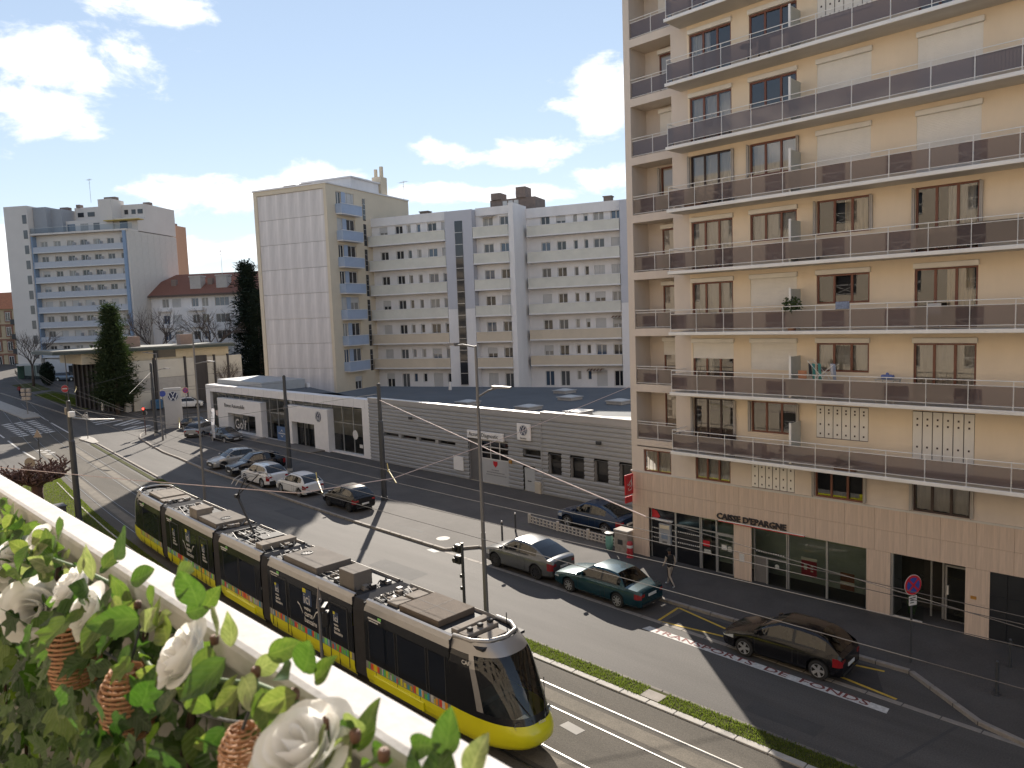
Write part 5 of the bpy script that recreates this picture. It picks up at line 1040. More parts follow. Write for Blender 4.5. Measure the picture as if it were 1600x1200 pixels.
# cab ends
def cab(parent):
    zs = [.28, .42, .55, .75, .92, 1.06, 1.25, 1.5, 1.8, 2.1, 2.4, 2.62, 2.76, 2.88, 3.0, 3.08]
    def xn(z):
        t = [(.28, 2.2), (.42, 2.55), (.6, 2.70), (.85, 2.68), (1.06, 2.52), (1.5, 2.33), (2.0, 2.10), (2.62, 1.78), (2.88, 1.60), (3.08, 1.35)]
        for (z0, a), (z1, b) in zip(t[:-1], t[1:]):
            if z <= z1: return a + (b - a) * (z - z0) / (z1 - z0)
        return t[-1][1]
    def hw(z): return .98 if z < .3 else (1.05 if z < .5 else (HW if z < 2.5 else HW - (z - 2.5) * .32))
    n = 28; grid = []
    for z in zs:
        row = []
        for j in range(n + 1):
            t = -pi/2 + pi * j / n; c, s = max(0, cos(t)), sin(t); p = 2.0 / 2.7
            row.append((xn(z) * c ** p, hw(z) * (1 if s >= 0 else -1) * abs(s) ** p, z))
        grid.append(row)
    parts = {}
    for i in range(len(zs) - 1):
        for j in range(n):
            zm = (zs[i] + zs[i + 1]) / 2; q = [grid[i][j], grid[i][j + 1], grid[i + 1][j + 1], grid[i + 1][j]]; xm = sum(v[0] for v in q) / 4; jj = min(j, n - 1 - j)
            pil = 1.30 - (zm - 1.0) * .34
            if zm < 1.0: k = 'nose'
            elif zm > 2.8: k = 'brow'
            elif zm < 1.2 and xm > 1.1: k = 'lamp_panel'
            elif xm > pil + .2: k = 'windscreen'
            elif xm > pil - .02: k = 'pillar' if zm > 1.2 else 'lamp_panel'
            else: k = 'cab_side'
            parts.setdefault(k, []).append((q, i, j))
    mats_ = {'nose': ylw, 'brow': silv, 'lamp_panel': tblk, 'windscreen': tglass, 'pillar': silv, 'cab_side': tblk}
    for k, fl in parts.items():
        idx = {}; mb = MB()
        for q, i, j in fl:
            f = []
            for v in q:
                key = (round(v[0], 4), round(v[1], 4), round(v[2], 4))
                if key not in idx: idx[key] = len(mb.v); mb.v.append(v)
                f.append(idx[key])
            mb.f.append(tuple(f)); mb.m.append(0)
        if k in ('cab_side', 'pillar'):
            for s_ in (-1, 1):
                m2 = MB()
                for ff in mb.f:
                    if sum(mb.v[q_][1] for q_ in ff) * s_ > 0: m2.add([mb.v[q_] for q_ in ff], [tuple(range(len(ff)))])
                m2.build(k, mats_[k], parent)
        else: mb.build(k, mats_[k], parent, smooth=True, angle=50)
    MB().box(-.05, 1.2, -.84, .84, 2.92, 3.0).build('roof_tray', tdk, parent)
    rim = MB(); rim.tube([(.0, -.86, 3.07), (.7, -.8, 3.09), (1.12, -.55, 3.1), (1.28, 0, 3.1), (1.12, .55, 3.1), (.7, .8, 3.09), (0, .86, 3.07)], .07, 8); rim.build('roof_rim', silv, parent, smooth=True)
    MB().box(0.02, 1.15, -.95, .95, .42, 1.1).bbox(.25, .9, -.8, .8, 1.1, 1.28, .05).build('dashboard', mat('cab_interior', (.10, .15, .15), .7, var=.2), parent)
    MB().bbox(.0, .35, -.3, .3, 1.15, 1.95, .08).build('driver_seat', mat('seat_dark', (.03, .03, .04), .8), parent); MB().box(-.06, -.02, -1.0, 1.0, .45, 2.8).build('bulkhead', mat('bulkhead', (.16, .15, .15), .8, var=.2), parent)
    for s_ in (-1, 1):
        for (d, r) in ((.62, .10), (.30, .085)): MB().lathe([(.001, .02), (r, .02), (r * 1.15, -.03)], 16, (0, 0, 0), 'y').build('headlight', mat('headlight_glass', (.35, .37, .38), .1, metal=.6, var=.1), parent, True).matrix_local = Matrix.Translation((2.50 - (d**2) * .60, s_ * d, 1.09)) @ Matrix.Rotation(radians(-90 + s_ * 28), 4, 'Z') @ Matrix.Rotation(pi, 4, 'Z')
    for (p0, p1) in (((2.46, .25, 1.15), (2.18, .55, 2.0)), ((2.44, -.2, 1.15), (2.2, -.62, 1.9))): MB().tube([p0, p1], .014, 5).build('wiper', tdk, parent)
    return parent
loc, ang = tform(-20.3, -16.0)
cf = holder('cab', TR); cf.location = Vector((-16.0 + 30, dd(-16.0), 0)); cf.rotation_euler = (0, 0, 0); cab(cf)
put_text('number', '941', .13, .001, white_m, cf, (2.02, -.74, 1.07), (radians(84), 0, radians(48))); put_text('fleet_name', 'stas', .17, .001, white_m, cf, (2.57, -.12, 1.04), (radians(80), 0, radians(84)))
put_text('maker_mark', 'CAF', .17, .001, white_m, cf, (.55, -1.068, 2.48), (radians(90), 0, radians(6)), bold=.004)
cr = holder('cab', TR); cr.location = Vector((-43.4 + 30, dd(-43.4), 0)); cr.rotation_euler = (0, 0, pi + tform(-43.4, -39.65)[1]); cab(cr)
# roof equipment, placed on the section it stands on
def on(i, x0, x1, y0, y1, z0, z1, name, m, b=.02):
    M_, L_ = mods[i]; xm = (CUT[i][0] + CUT[i][1]) / 2; return MB().bbox(x0 - xm, x1 - xm, y0, y1, z0, z1, b).build(name, m, M_)
def fan(par, i, x, y, z, r=.24):
    M_, L_ = mods[i]; xm = (CUT[i][0] + CUT[i][1]) / 2; MB().lathe([(r, 0), (r, .02), (r * .85, .025), (r * .85, -.02), (.001, -.02)], 20, (x - xm, y, z)).build('fan', tdk, M_)
    mb = MB()
    for k in range(7): a = 2*pi*k/7; mb.add([(x - xm, y, z + .004), (x - xm + r*.8*cos(a), y + r*.8*sin(a), z + .004), (x - xm + r*.8*cos(a + .5), y + r*.8*sin(a + .5), z + .004)], [(0, 1, 2)])
    mb.build('fan_blades', tgrey, M_)
p = on(4, -18.8, -16.85, -.72, .74, 3.0, 3.2, 'equipment_cover', perf_m); 
hol = MB(); xm4 = (-20.3 - 16.0) / 2
for a in range(26):
    for b in range(18): hol.box(-18.72 + a*.073 - xm4, -18.70 + a*.073 - xm4, -.66 + b*.077, -.64 + b*.077, 3.2005, 3.2025)
o = hol.build('cover_holes', tdk, mods[4][0]); o['kind'] = 'stuff'
MB().box(-18.75 - xm4, -16.9 - xm4, -.01, .0, 3.2005, 3.206).box(-17.82 - xm4, -17.81 - xm4, -.7, .72, 3.2005, 3.2055).build('cover_seam', tdk, mods[4][0])
for yy in (-.62, .10): on(4, -19.6, -19.05, yy, yy + .6, 3.0, 3.1, 'intake_grille', tlight)
on(4, -16.3, -16.02, -.7, .6, 3.0, 3.16, 'pale_unit', tlight)
wu = MB().bbox(.05, .42, -.72, .55, 2.95, 3.12, .03).build('pale_unit', tlight, cf); MB().bbox(.55, .98, -.45, .35, 2.95, 3.06, .02).build('pale_cover', tlight, cf)
for yy in (-.5, -.1, .3): MB().bbox(.15, .3, yy, yy + .16, 3.12, 3.22, .03).build('knob', tdk, cf)
MB().tube([(.6, .7, 3.0), (.6, .7, 3.42)], .015).build('aerial', tdk, cf)
on(3, -26.3, -23.85, -.74, .74, 3.0, 3.26, 'air_conditioner', tgrey).data.materials[0] = mat('ac_grey', (.175, .16, .145), .85, var=.15, scale=1.5, spec=.08); fan(None, 3, -25.75, -.05, 3.262)
on(3, -22.3, -21.35, -.72, .02, 3.0, 3.62, 'equipment_box', MATS['ac_grey']); on(3, -22.9, -22.4, -.1, .7, 3.0, 3.2, 'battery_box', tdk)
on(2, -28.75, -28.15, -.75, .78, 3.0, 3.25, 'resistor_box', tlight); on(2, -29.9, -29.2, -.2, .75, 3.0, 3.16, 'converter_box', tdk)
on(1, -35.0, -32.85, -.74, .74, 3.0, 3.26, 'air_conditioner', MATS['ac_grey']); fan(None, 1, -33.55, .0, 3.262); on(1, -36.2, -35.2, -.74, .0, 3.0, 3.5, 'equipment_box', tlight)
on(0, -43.0, -41.0, -.6, .7, 3.0, 3.14, 'roof_cover', tlight); on(0, -40.8, -40.1, -.7, .7, 3.0, 3.1, 'roof_cover', tlight)
rc = random.Random(31)
for (i, xa, xb) in ((4, -20.2, -19.7), (4, -20.2, -19.65), (3, -23.8, -22.4), (3, -21.3, -21.05), (2, -30.0, -28.8), (1, -32.8, -32.6), (0, -43.3, -43.05), (3, -27.05, -26.45), (2, -28.1, -27.8), (2, -31.7, -30.0), (1, -38.6, -36.4), (0, -39.95, -39.7)):
    M_, L_ = mods[i]; xm = (CUT[i][0] + CUT[i][1]) / 2
    for k in range(5): y0 = -.7 + .3 * k; MB().tube([(xa - xm, y0, 3.02), (xa - xm + (xb - xa)*.3, y0 + rc.uniform(-.1, .1), 3.12 + rc.uniform(0, .06)), (xb - xm, y0 + rc.uniform(-.2, .2), 3.04)], .022, 6).build('roof_cable', rc.choice((tdk, tgrey)), M_)
    for k in range(7): x = rc.uniform(xa, xb) - xm; y = rc.uniform(-.7, .55); MB().bbox(x - .09, x + .09, y, y + .2, 3.0, 3.0 + rc.uniform(.06, .16), .012).build('junction_box', rc.choice((tdk, tlight, tgrey)), M_)
# pantograph
PG = holder('pantograph', TR); px0 = -30.9; y0 = dd(-31) ; PG.location = (px0 + 30, y0, 0)
MB().box(-.5, .5, -.45, .45, 3.0, 3.08).box(-.6, -.5, -.5, .5, 3.0, 3.16).build('base_frame', tdk, PG)
MB().tube([(.35, 0, 3.1), (-1.1, 0, 4.55)], [.055, .04], 8).tube([(.1, .12, 3.1), (-1.05, .06, 4.5)], .02, 6).build('lower_arm', tdk, PG)
MB().tube([(-1.1, 0, 4.55), (.55, -.28, 5.68)], .026, 6).tube([(-1.1, 0, 4.55), (.55, .28, 5.68)], .026, 6).bbox(-1.2, -1.0, -.1, .1, 4.47, 4.63, .02).build('upper_arm', tdk, PG)
for dx in (-.2, .2): MB().tube([(.55 + dx, -.85, 5.45), (.55 + dx, -.70, 5.66), (.55 + dx, -.45, 5.76), (.55 + dx, .45, 5.76), (.55 + dx, .70, 5.66), (.55 + dx, .85, 5.45)], .018, 6).build('collector_bow', silv, PG)
MB().tube([(.35, -.28, 5.66), (.75, -.28, 5.66)], .02).tube([(.35, .28, 5.66), (.75, .28, 5.66)], .02).tube([(.55, -.28, 5.66), (.55, .28, 5.66)], .015).build('bow_carrier', tdk, PG)
for i in range(len(CUT)):
    if i in (0, 2, 4):
        M_, L_ = mods[i]
        for x in (-.8, .8):
            for s_ in (-1, 1): MB().cyl((x, s_*.45, .33), (x, s_*.57, .33), .31, n=18).build('wheel', tdk, M_)
# ================================================================== vehicles
car_g = glass('car_glass', (.30, .33, .34), .5, .01, 1.6); tyre_m = mat('tyre', (.018, .018, .019), .8, var=.15); rim_s = mat('rim_silver', (.50, .50, .50), .3, metal=.7, var=.05); rim_d = mat('rim_dark', (.045, .045, .05), .35, metal=.4, var=.05)
trim_m = mat('black_trim', (.020, .020, .021), .55, var=.1); tail_m = mat('tail_lamp', (.24, .008, .012), .15, var=.05, coat=.5); head_m = mat('head_lamp', (.55, .57, .58), .12, metal=.3, var=.1, coat=.5); plate_m = mat('plate', (.62, .62, .60), .5, var=.05); chrome_m = mat('chrome', (.6, .6, .6), .15, metal=1, var=0)
def paint(name, c, metal=0.0, rough=.25): return mat('paint_' + name, c, rough, metal=metal, var=.03, coat=.45, spec=.22)
@cached
def tyre_me(r, w): return MB().lathe([(r*.62, -w/2), (r*.93, -w/2), (r, -w*.36), (r, w*.36), (r*.93, w/2), (r*.62, w/2)], 28, (0, 0, 0), 'y').mesh('wheel', tyre_m, True, 40)
@cached
def rim_me(r, w, n, dark):
    mb = MB(); R = r*.68
    mb.lathe([(R, -w*.3), (R, -w*.53), (R*.93, -w*.53), (R*.90, -w*.25), (.001, -w*.2)], 28, (0, 0, 0), 'y', 1)
    for k in range(n):
        a = 2*pi*k/n
        for da in ((-.12, .12) if n <= 5 else (0,)):
            c0, s0 = cos(a + da), sin(a + da); t = .034*r/.33
            mb.add([(c0*.05 - s0*t, -w*.46, s0*.05 + c0*t), (c0*.05 + s0*t, -w*.46, s0*.05 - c0*t), (c0*R*.93 + s0*t*.8, -w*.52, s0*R*.93 - c0*t*.8), (c0*R*.93 - s0*t*.8, -w*.52, s0*R*.93 + c0*t*.8)], [(0, 1, 2, 3)], 0)
    mb.lathe([(.001, -w*.53), (.06, -w*.52), (.07, -w*.4)], 12, (0, 0, 0), 'y', 0)
    mb.lathe([(R, -w*.5), (R*.99, -w*.56), (R*.92, -w*.55)], 28, (0, 0, 0), 'y', 0)
    return mb.mesh('rim', [rim_d if dark else rim_s, mat('wheel_well', (.012, .012, .013), .8, var=0)], True, 35)
SPEC = {  # L W H wb front-overhang belt hood-nose  xb0 xt0 xt1 xb1 (from front axle, negative backwards) deck  wheel radius cladding
 'hatch': dict(L=4.20, W=1.78, H=1.47, wb=2.58, fo=.88, zb=.96, zn=.68, b0=-.28, t0=-1.18, t1=-2.50, b1=-3.20, deck=None, r=.325, clad=False),
 'small': dict(L=4.04, W=1.73, H=1.48, wb=2.49, fo=.82, zb=.97, zn=.70, b0=-.22, t0=-1.05, t1=-2.40, b1=-3.08, deck=None, r=.31, clad=False),
 'tiny':  dict(L=3.45, W=1.62, H=1.48, wb=2.34, fo=.66, zb=.98, zn=.74, b0=-.10, t0=-.80, t1=-2.35, b1=-2.72, deck=None, r=.29, clad=False),
 'sedan': dict(L=4.79, W=1.78, H=1.43, wb=2.69, fo=.95, zb=.93, zn=.70, b0=-.45, t0=-1.28, t1=-2.55, b1=-3.05, deck=.95, r=.315, clad=False),
 'coupe': dict(L=4.57, W=1.82, H=1.57, wb=2.72, fo=.86, zb=1.03, zn=.80, b0=-.30, t0=-1.15, t1=-2.25, b1=-3.35, deck=1.06, r=.35, clad=True),
 'suv':   dict(L=4.50, W=1.84, H=1.62, wb=2.70, fo=.86, zb=1.06, zn=.82, b0=-.28, t0=-1.05, t1=-2.75, b1=-3.45, deck=None, r=.35, clad=True),
 'wagon': dict(L=4.55, W=1.76, H=1.48, wb=2.66, fo=.88, zb=.96, zn=.70, b0=-.35, t0=-1.2, t1=-3.2, b1=-3.5, deck=None, r=.31, clad=False)}
def lerp(t, a, b): return a + (b - a) * t
_carcache = {}
def car(label, kind, x, y, head, pm, z=0.0, spokes=10, dark=False, roof=None, seams=True, name='parked_car', cat='car', group=None, L=None):
    q = dict(SPEC[kind]); 
    if L: q['L'] = L
    Lh = q['L'] / 2; Wh = q['W'] / 2; xF = Lh - q['fo']; xR = xF - q['wb']; zb, zn, H, r = q['zb'], q['zn'], q['H'], q['r']
    b0, t0, t1, b1 = (xF + q[k] for k in ('b0', 't0', 't1', 'b1')); b1 = max(b1, -Lh + .06); t1 = max(t1, b1 + .25)
    T = thing(name, label, cat, (x, y, z), head, group)
    def hw(u):
        e = max(0, (abs(u) - Lh + .95) / .95); return Wh * (1 - .07 * e * e - .13 * max(0, (abs(u) - Lh + .16) / .16) ** 2)
    def zs(u):
        if u > b0:
            t = (u - b0) / (Lh - b0); return lerp(t ** 1.5, zb, zn) - .06 * max(0, (u - Lh + .12) / .12)
        if u > b1: return zb + .03 * (b0 - u) / (b0 - b1)
        d = q['deck'] or zb; t = (b1 - u) / max(.01, b1 + Lh); return lerp(min(1, t), zb + .03, d - .03) - .05 * max(0, (-u - Lh + .1) / .1)
    def zbot(u):
        v = .20 + .06 * max(0, (abs(u) - Lh + .5) / .5)
        for xw in (xF, xR):
            a = (r + .055) ** 2 - (u - xw) ** 2
            if a > 0: v = max(v, r + sqrt(a))
        return v
    us = set([-Lh, Lh, -Lh + .04, Lh - .04, -Lh + .12, Lh - .12, -Lh + .28, Lh - .28, b0, b1])
    for xw in (xF, xR): us |= set(xw + (r + .056) * cos(pi * k / 10) for k in range(11))
    n = 26; us |= set(-Lh + 2 * Lh * k / n for k in range(n + 1)); us = sorted(us); us = [u for i, u in enumerate(us) if i == 0 or u - us[i - 1] > .012]
    if us[-1] < Lh: us[-1] = Lh
    rows = []
    for u in us:
        h = hw(u); s = zs(u); zb_ = zbot(u); m = max(.58, zb_ + .03); s3 = max(s - .13, m + .03); s4 = max(s - .02, s3 + .02)
        half = [(.90 * h, zb_), (.985 * h, min(zb_ + .10, m - .01)), (h, m), (.99 * h, s3), (.925 * h, s4), (.6 * h, s4 + .035), (0, s4 + .05)]
        rows.append([(u, -a, b) for a, b in half] + [(u, a, b) for a, b in half[-2::-1]])
    P = {}
    def face(key, pts): P.setdefault(key, []).append(pts)
    nr = len(rows[0]) - 1
    for i in range(len(us) - 1):
        um = (us[i] + us[i + 1]) / 2
        for j in range(nr):
            jj = min(j, nr - 1 - j); k = 'body'
            if jj in (0,) and q['clad']: k = 'cladding'
            if jj == 2 and um > Lh - .42: k = 'headlight'
            if jj == 2 and um < -Lh + .28: k = 'taillight'
            if jj in (4, 5) and b1 < um < b0: continue
            face(k, [rows[i][j], rows[i + 1][j], rows[i + 1][j + 1], rows[i][j + 1]])
    for rw, fl in ((rows[0], 0), (rows[-1], 1)):                # end caps in horizontal bands
        for j in range(6):
            a, b, c, d = rw[j], rw[j + 1], rw[nr - j - 1], rw[nr - j]
            if j == 0 or (j == 1 and q['clad']): k = 'cladding' if (q['clad'] or j == 0) else 'body'
            else: k = 'body'
            if fl and j == 1: k = 'cladding'
            face(k, [a, b, c, d] if not fl else [d, c, b, a])
    # glasshouse
    gs = sorted(set([b0, t0, t1, b1, (b0 + t0) / 2, t0 + .62 * (b0 - t0), t0 + .35 * (b0 - t0), (b1 + t1) / 2, t1 + .4 * (b1 - t1)] + [t1 + (t0 - t1) * k / 8 for k in range(9)]))
    xB = t0 - .42 * (t0 - t1); gs = sorted(set(gs + [xB - .05, xB + .05])); G = []
    xC = t1 - (b1 - t1) * -.35 if kind in ('sedan', 'coupe') else t1 + .12
    for u in gs:
        if u >= t0: t = (u - t0) / (b0 - t0); zr = lerp(t ** 1.15, H, zb + .01)
        elif u <= t1: t = (t1 - u) / (t1 - b1); zr = lerp(t ** (1.35 if q['deck'] else 1.6), H - .045, zb + .05)
        else: t = (t0 - u) / (t0 - t1); zr = H - .045 * t * t + .02 * sin(pi * t)
        yb = .915 * hw(u); f = max(.0, min(1, (zr - zb) / (H - zb))); yt = yb - (.20 + .02 * (H - zb)) * f; zl = zs(u) - .03; zr = max(zr, zl + .02)
        half = [(yb, zl), (lerp(.12, yb, yt), lerp(.12, zl, zr)), (lerp(.84, yb, yt), lerp(.84, zl, zr)), (yt - .03, zr - .015), (yt * .66, zr + .012), (0, zr + .022)]
        G.append([(u, -a, b) for a, b in half] + [(u, a, b) for a, b in half[-2::-1]])
    ng = len(G[0]) - 1
    for i in range(len(gs) - 1):
        um = (gs[i] + gs[i + 1]) / 2
        for j in range(ng):
            jj = min(j, ng - 1 - j); k = 'roof'
            if jj == 1 and um < t0 + .62 * (b0 - t0) and um > (t1 - (t1 - b1) * (.45 if q['deck'] else .30)):
                k = 'pillar' if abs(um - xB) < .05 else 'side_glass'
            elif jj in (0, 2) and t1 - .1 < um < t0 + .5 * (b0 - t0): k = 'pillar' if jj == 0 else 'roof'
            if jj in (3, 4):
                if um > t0: k = 'windscreen'
                elif um < t1: k = 'rear_window'
            face(k, [G[i][j], G[i + 1][j], G[i + 1][j + 1], G[i][j + 1]])
    mm = {'body': pm, 'cladding': trim_m, 'headlight': head_m, 'taillight': tail_m, 'roof': roof or pm, 'pillar': trim_m, 'side_glass': car_g, 'windscreen': car_g, 'rear_window': car_g}
    for k, fl in P.items():
        mb = MB(); idx = {}
        for f in fl:
            ids = []
            for v in f:
                key = (round(v[0], 4), round(v[1], 4), round(v[2], 4))
                if key not in idx: idx[key] = len(mb.v); mb.v.append(v)
                if not ids or idx[key] != ids[-1]: ids.append(idx[key])
            if len(set(ids)) >= 3: mb.f.append(tuple(dict.fromkeys(ids))); mb.m.append(0)
        if k == 'cladding' and not q['clad']:
            for s in (-1, 1):
                m2 = MB()
                for f in mb.f:
                    if sum(mb.v[i][0] for i in f) * s > 0: m2.add([mb.v[i] for i in f], [tuple(range(len(f)))])
                if m2.f: m2.build('bumper', trim_m, T)
            continue
        if k in ('side_glass', 'headlight', 'taillight', 'pillar'):       # left and right are separate parts
            for s in (-1, 1):
                m2 = MB()
                for f in mb.f:
                    if sum(mb.v[i][1] for i in f) * s > 0: m2.add([mb.v[i] for i in f], [tuple(range(len(f)))])
                if m2.f:
                    if k == 'side_glass': m2.build('side_window', mm[k], T)
                    else: m2.build(k, mm[k], T)
        else: mb.build(k, mm[k], T, smooth=True, angle=32)
    MB().box(-Lh + .25, Lh - .3, -Wh + .26, Wh - .26, .17, .6).box(b1 + .1, b0 - .1, -Wh + .16, Wh - .16, .55, zb - .22).build('underbody_shade_fill', mat('underbody_shade_fill', (.010, .010, .011), .9, var=0), T)  # underbody; near-black colour also stands in for shade in wheelhouses and cabin
    for sx in (b0 - 1.05, b0 - 1.95):
        for s in (-1, 1): MB().bbox(sx - .12, sx + .1, s * .38 - .22, s * .38 + .22, zb - .3, zb + .16, .05).bbox(sx - .1, sx + .02, s * .38 - .11, s * .38 + .11, zb + .18, zb + .34, .03).build('seat', mat('car_seat', (.045, .045, .05), .85, var=.1), T)
    for xw in (xF, xR):
        for s in (-1, 1):
            w = put('wheel', tyre_me(r, .21), T, (xw, s * (Wh - .125), r), 0 if s < 0 else pi); put('rim', rim_me(r, .21, spokes, dark), w, (0, 0, 0))
    for s in (-1, 1):
        MB().bbox(b0 - .30, b0 - .18, s * (Wh + .06) - .10, s * (Wh + .06) + .10, zb + .02, zb + .16, .03).build('mirror', roof or pm, T)
        MB().bbox(-Lh - .008, -Lh + .06, s * Wh * .68 - .10, s * Wh * .68 + .10, max(.64, zb - .28), zb - .15, .012).build('rear_lamp', tail_m, T)
        MB().bbox(Lh - .08, Lh + .006, s * Wh * .62 - .13, s * Wh * .62 + .13, zn - .14, zn - .05, .012).build('front_lamp', head_m, T)
        if seams:
            for xs_ in (b0 - .12, xB - .0, xR + r + .32): MB().box(xs_ - .005, xs_ + .005, s * (hw(xs_) * .997) - .004, s * (hw(xs_) * .997) + .004, .34, zb - .16).build('door_seam', trim_m, T)
            for xs_ in (xB + .18, xR + r + .48): MB().bbox(xs_ - .09, xs_ + .09, s * (hw(xs_) + .008) - .012, s * (hw(xs_) + .008) + .012, zb - .20, zb - .165, .008).build('handle', pm, T)
    MB().bbox(-Lh - .015, -Lh + .02, -.26, .26, (.48 if not q['deck'] else .62), (.59 if not q['deck'] else .73), .006).build('number_plate', plate_m, T); MB().bbox(Lh - .03, Lh + .012, -.26, .26, .38, .49, .006).build('number_plate', plate_m, T)
    MB().bbox(Lh - .05, Lh + .004, -.5, .5, zn - .13, zn - .06, .01).build('grille', trim_m, T)
    return T
LEFT = pi
P_ = .10
# along the loading bay
car('black five door hatchback with silver spoked wheels in the loading bay', 'hatch', -11.05, 23.98, LEFT + radians(.6), paint('black', (.006, .006, .008)), .003, 5)
car('dark teal saloon parked behind the grey coupe in front of the bank', 'sedan', -19.45, 24.62, LEFT - radians(1.5), paint('teal', (.014, .050, .066), .35), .003, 8)
car('grey metallic coupe shaped crossover with dark multi spoke wheels', 'coupe', -24.35, 24.86, LEFT - radians(.5), paint('steel_grey', (.125, .13, .138), .4), .003, 10, True)
# on the pavement in front of the dealership
car('small black hatchback parked on the pavement beside a tram pole', 'small', -41.6, 25.85, LEFT - radians(1), paint('black', (.006, .006, .008)), P_, 8, True)
car('white hatchback with roof aerial parked next to the small black hatchback', 'small', -47.95, 25.86, LEFT + radians(1), paint('white', (.62, .62, .62)), P_, 8)
car('white crossover parked behind the white hatchback', 'suv', -53.0, 25.72, LEFT, paint('white', (.62, .62, .62)), P_, 8, roof=mat('roof_reflective', (.45, .46, .47), .15, var=.05, coat=.6))
car('black electric family car parked nose to the road beside the tram pole base', 'suv', -57.75, 27.35, radians(-93), paint('navy_black', (.009, .010, .014)), P_, 5)
car('pale beige hatchback parked nose to the road beside the black family car', 'small', -62.0, 27.35, radians(-90), paint('silver_beige', (.40, .38, .35), .3), P_, 8, True)
car('dark grey hatchback parked behind the Golf feather flag', 'hatch', -75.8, 32.9, radians(3), paint('dark_grey', (.035, .042, .052), .4), P_, 10)
car('silver family car standing by the dealership corner, tail to the street', 'suv', -82.3, 32.9, radians(132), paint('silver', (.33, .34, .35), .5), P_, 8)
car('black hatchback parked behind the silver family car', 'small', -87.6, 34.6, radians(15), paint('black', (.006, .006, .008)), P_, 8)
car('navy blue electric coupe crossover with chrome window arch in the fenced yard', 'coupe', -25.75, 31.85, LEFT + radians(-1), paint('navy', (.010, .026, .065), .3), .11, 5)
car('small white city car parked beside the pale pavilion wall', 'tiny', -105.6, 41.0, radians(62), paint('white', (.62, .62, .62)), zt(-105.6) + .11, 8, seams=False)
car('silver car parked beyond the small white city car', 'hatch', -103.9, 45.4, radians(70), paint('silver', (.33, .34, .35), .5), zt(-103.9) + .11, 8, seams=False)
car('grey blue estate car parked before the pale far tower', 'wagon', -145.4, 36.0, radians(36), paint('grey_blue', (.13, .165, .21), .4), zt(-145.4) + .11, 8, seams=False)
for i, (u, v, a, c, lb) in enumerate(((-186, 36.5, 40, 'dark_grey', 'dark grey car parked before the old town house'), (-181, 40.0, 40, 'silver', 'silver car parked before the old town house'))):
    car(lb, 'hatch', u, v, radians(a), MATS['paint_' + c], zt(u) + .05, 8, seams=False)
# ================================================================== street furniture, wires, people, trees
pole_m = mat('pole_dark', (.060, .063, .068), .5, metal=.3, var=.15); lamp_m = mat('lamp_grey', (.17, .165, .165), .5, metal=.3, var=.1); wire_m = mat('wire', (.11, .10, .095), .6, var=0, spec=.3); rope_m = mat('pink_rope', (.62, .50, .47), .7, var=.1); insul_m = mat('insulator', (.50, .42, .16), .5, var=.1)
def tram_pole(label, x, y, h=7.8, step=5.4, base=None, z=0.0):
    T = thing('tram_pole', label, 'pole', (x, y, z), 0, 'dark overhead line poles')
    MB().cyl((0, 0, 0), (0, 0, step), .19, .175, 16).build('lower_tube', pole_m, T, True, 40); MB().cyl((0, 0, step), (0, 0, h), .135, .125, 16).build('upper_tube', pole_m, T, True, 40)
    MB().cyl((0, 0, step - .06), (0, 0, step + .05), .20, .15, 16).build('collar', pole_m, T, True, 40); MB().cyl((0, 0, h), (0, 0, h + .12), .14, .05, 14).build('cap', pole_m, T, True)
    MB().cyl((0, 0, 0), (0, 0, .3), .24, .22, 14).build('foot', pale_m if base else pole_m, T, True, 40)
    return T
tram_pole('dark overhead line pole rooted behind the small black hatchback', -40.88, 28.16, z=.1)
tp = tram_pole('dark overhead line pole with pale foot beside the black family car', -55.4, 29.1, base=1, z=.1)
tp = tram_pole('dark overhead line pole on the grass bank beside the pollarded tree', -51.9, 12.75)
ca = MB().tube([(0, 0, 6.85), (-1.6, 1.5, 6.4), (-4.2, 3.8, 5.95)], .05, 8).tube([(0, 0, 7.5), (-1.6, 1.5, 6.4)], .03, 6).build('cantilever', silv, tp); MB().bbox(-.45, -.15, -.15, .15, 7.0, 7.45, .03).build('loudspeaker', tlight, tp); MB().bbox(.2, .55, -.15, .2, 6.9, 7.25, .05).build('camera_housing', railw_m, tp)
tram_pole('dark overhead line pole with pale foot at the side street corner', -87.15, 29.85, 8.1, base=1, z=.1)
def lamp(label, x, y, h, z, arms, red=False):
    T = thing('street_lamp', label, 'street lamp', (x, y, z), 0, 'tall grey street lamps')
    MB().cyl((0, 0, 0), (0, 0, h * .35), .10, .085, 12).build('lower_tube', lamp_m, T, True, 40); MB().cyl((0, 0, h * .35), (0, 0, h), .075, .05, 12).build('upper_tube', lamp_m, T, True, 40)
    MB().bbox(-.17, .17, -.17, .17, 0, .04, .01).build('base_plate', lamp_m, T)
    for (dx, dy, za, ze) in arms:
        a = MB().tube([(0, 0, za), (dx * .6, dy * .6, lerp(.6, za, ze) + .05), (dx, dy, ze)], .035, 8).build('arm', lamp_m, T); d = Vector((dx, dy, 0)).normalized() * .62
        n = Vector((-d.y, d.x, 0)).normalized() * .13
        p = Vector((dx, dy, ze)); MB().add([p - d*.2 - n, p - d*.2 + n, p + d + n*.7, p + d - n*.7, p - d*.2 - n + Vector((0, 0, .10)), p - d*.2 + n + Vector((0, 0, .10)), p + d + n*.7 + Vector((0, 0, .06)), p + d - n*.7 + Vector((0, 0, .06))], [(0, 1, 2, 3), (7, 6, 5, 4), (0, 4, 5, 1), (1, 5, 6, 2), (2, 6, 7, 3), (3, 7, 4, 0)]).build('lamp_head', lamp_m, a)
    return T
lamp('tall grey street lamp rising behind the tram front', -20.76, 18.75, 11.05, .04, ((-1.35, .15, 11.0, 11.05), (.75, .25, 9.1, 9.45)))
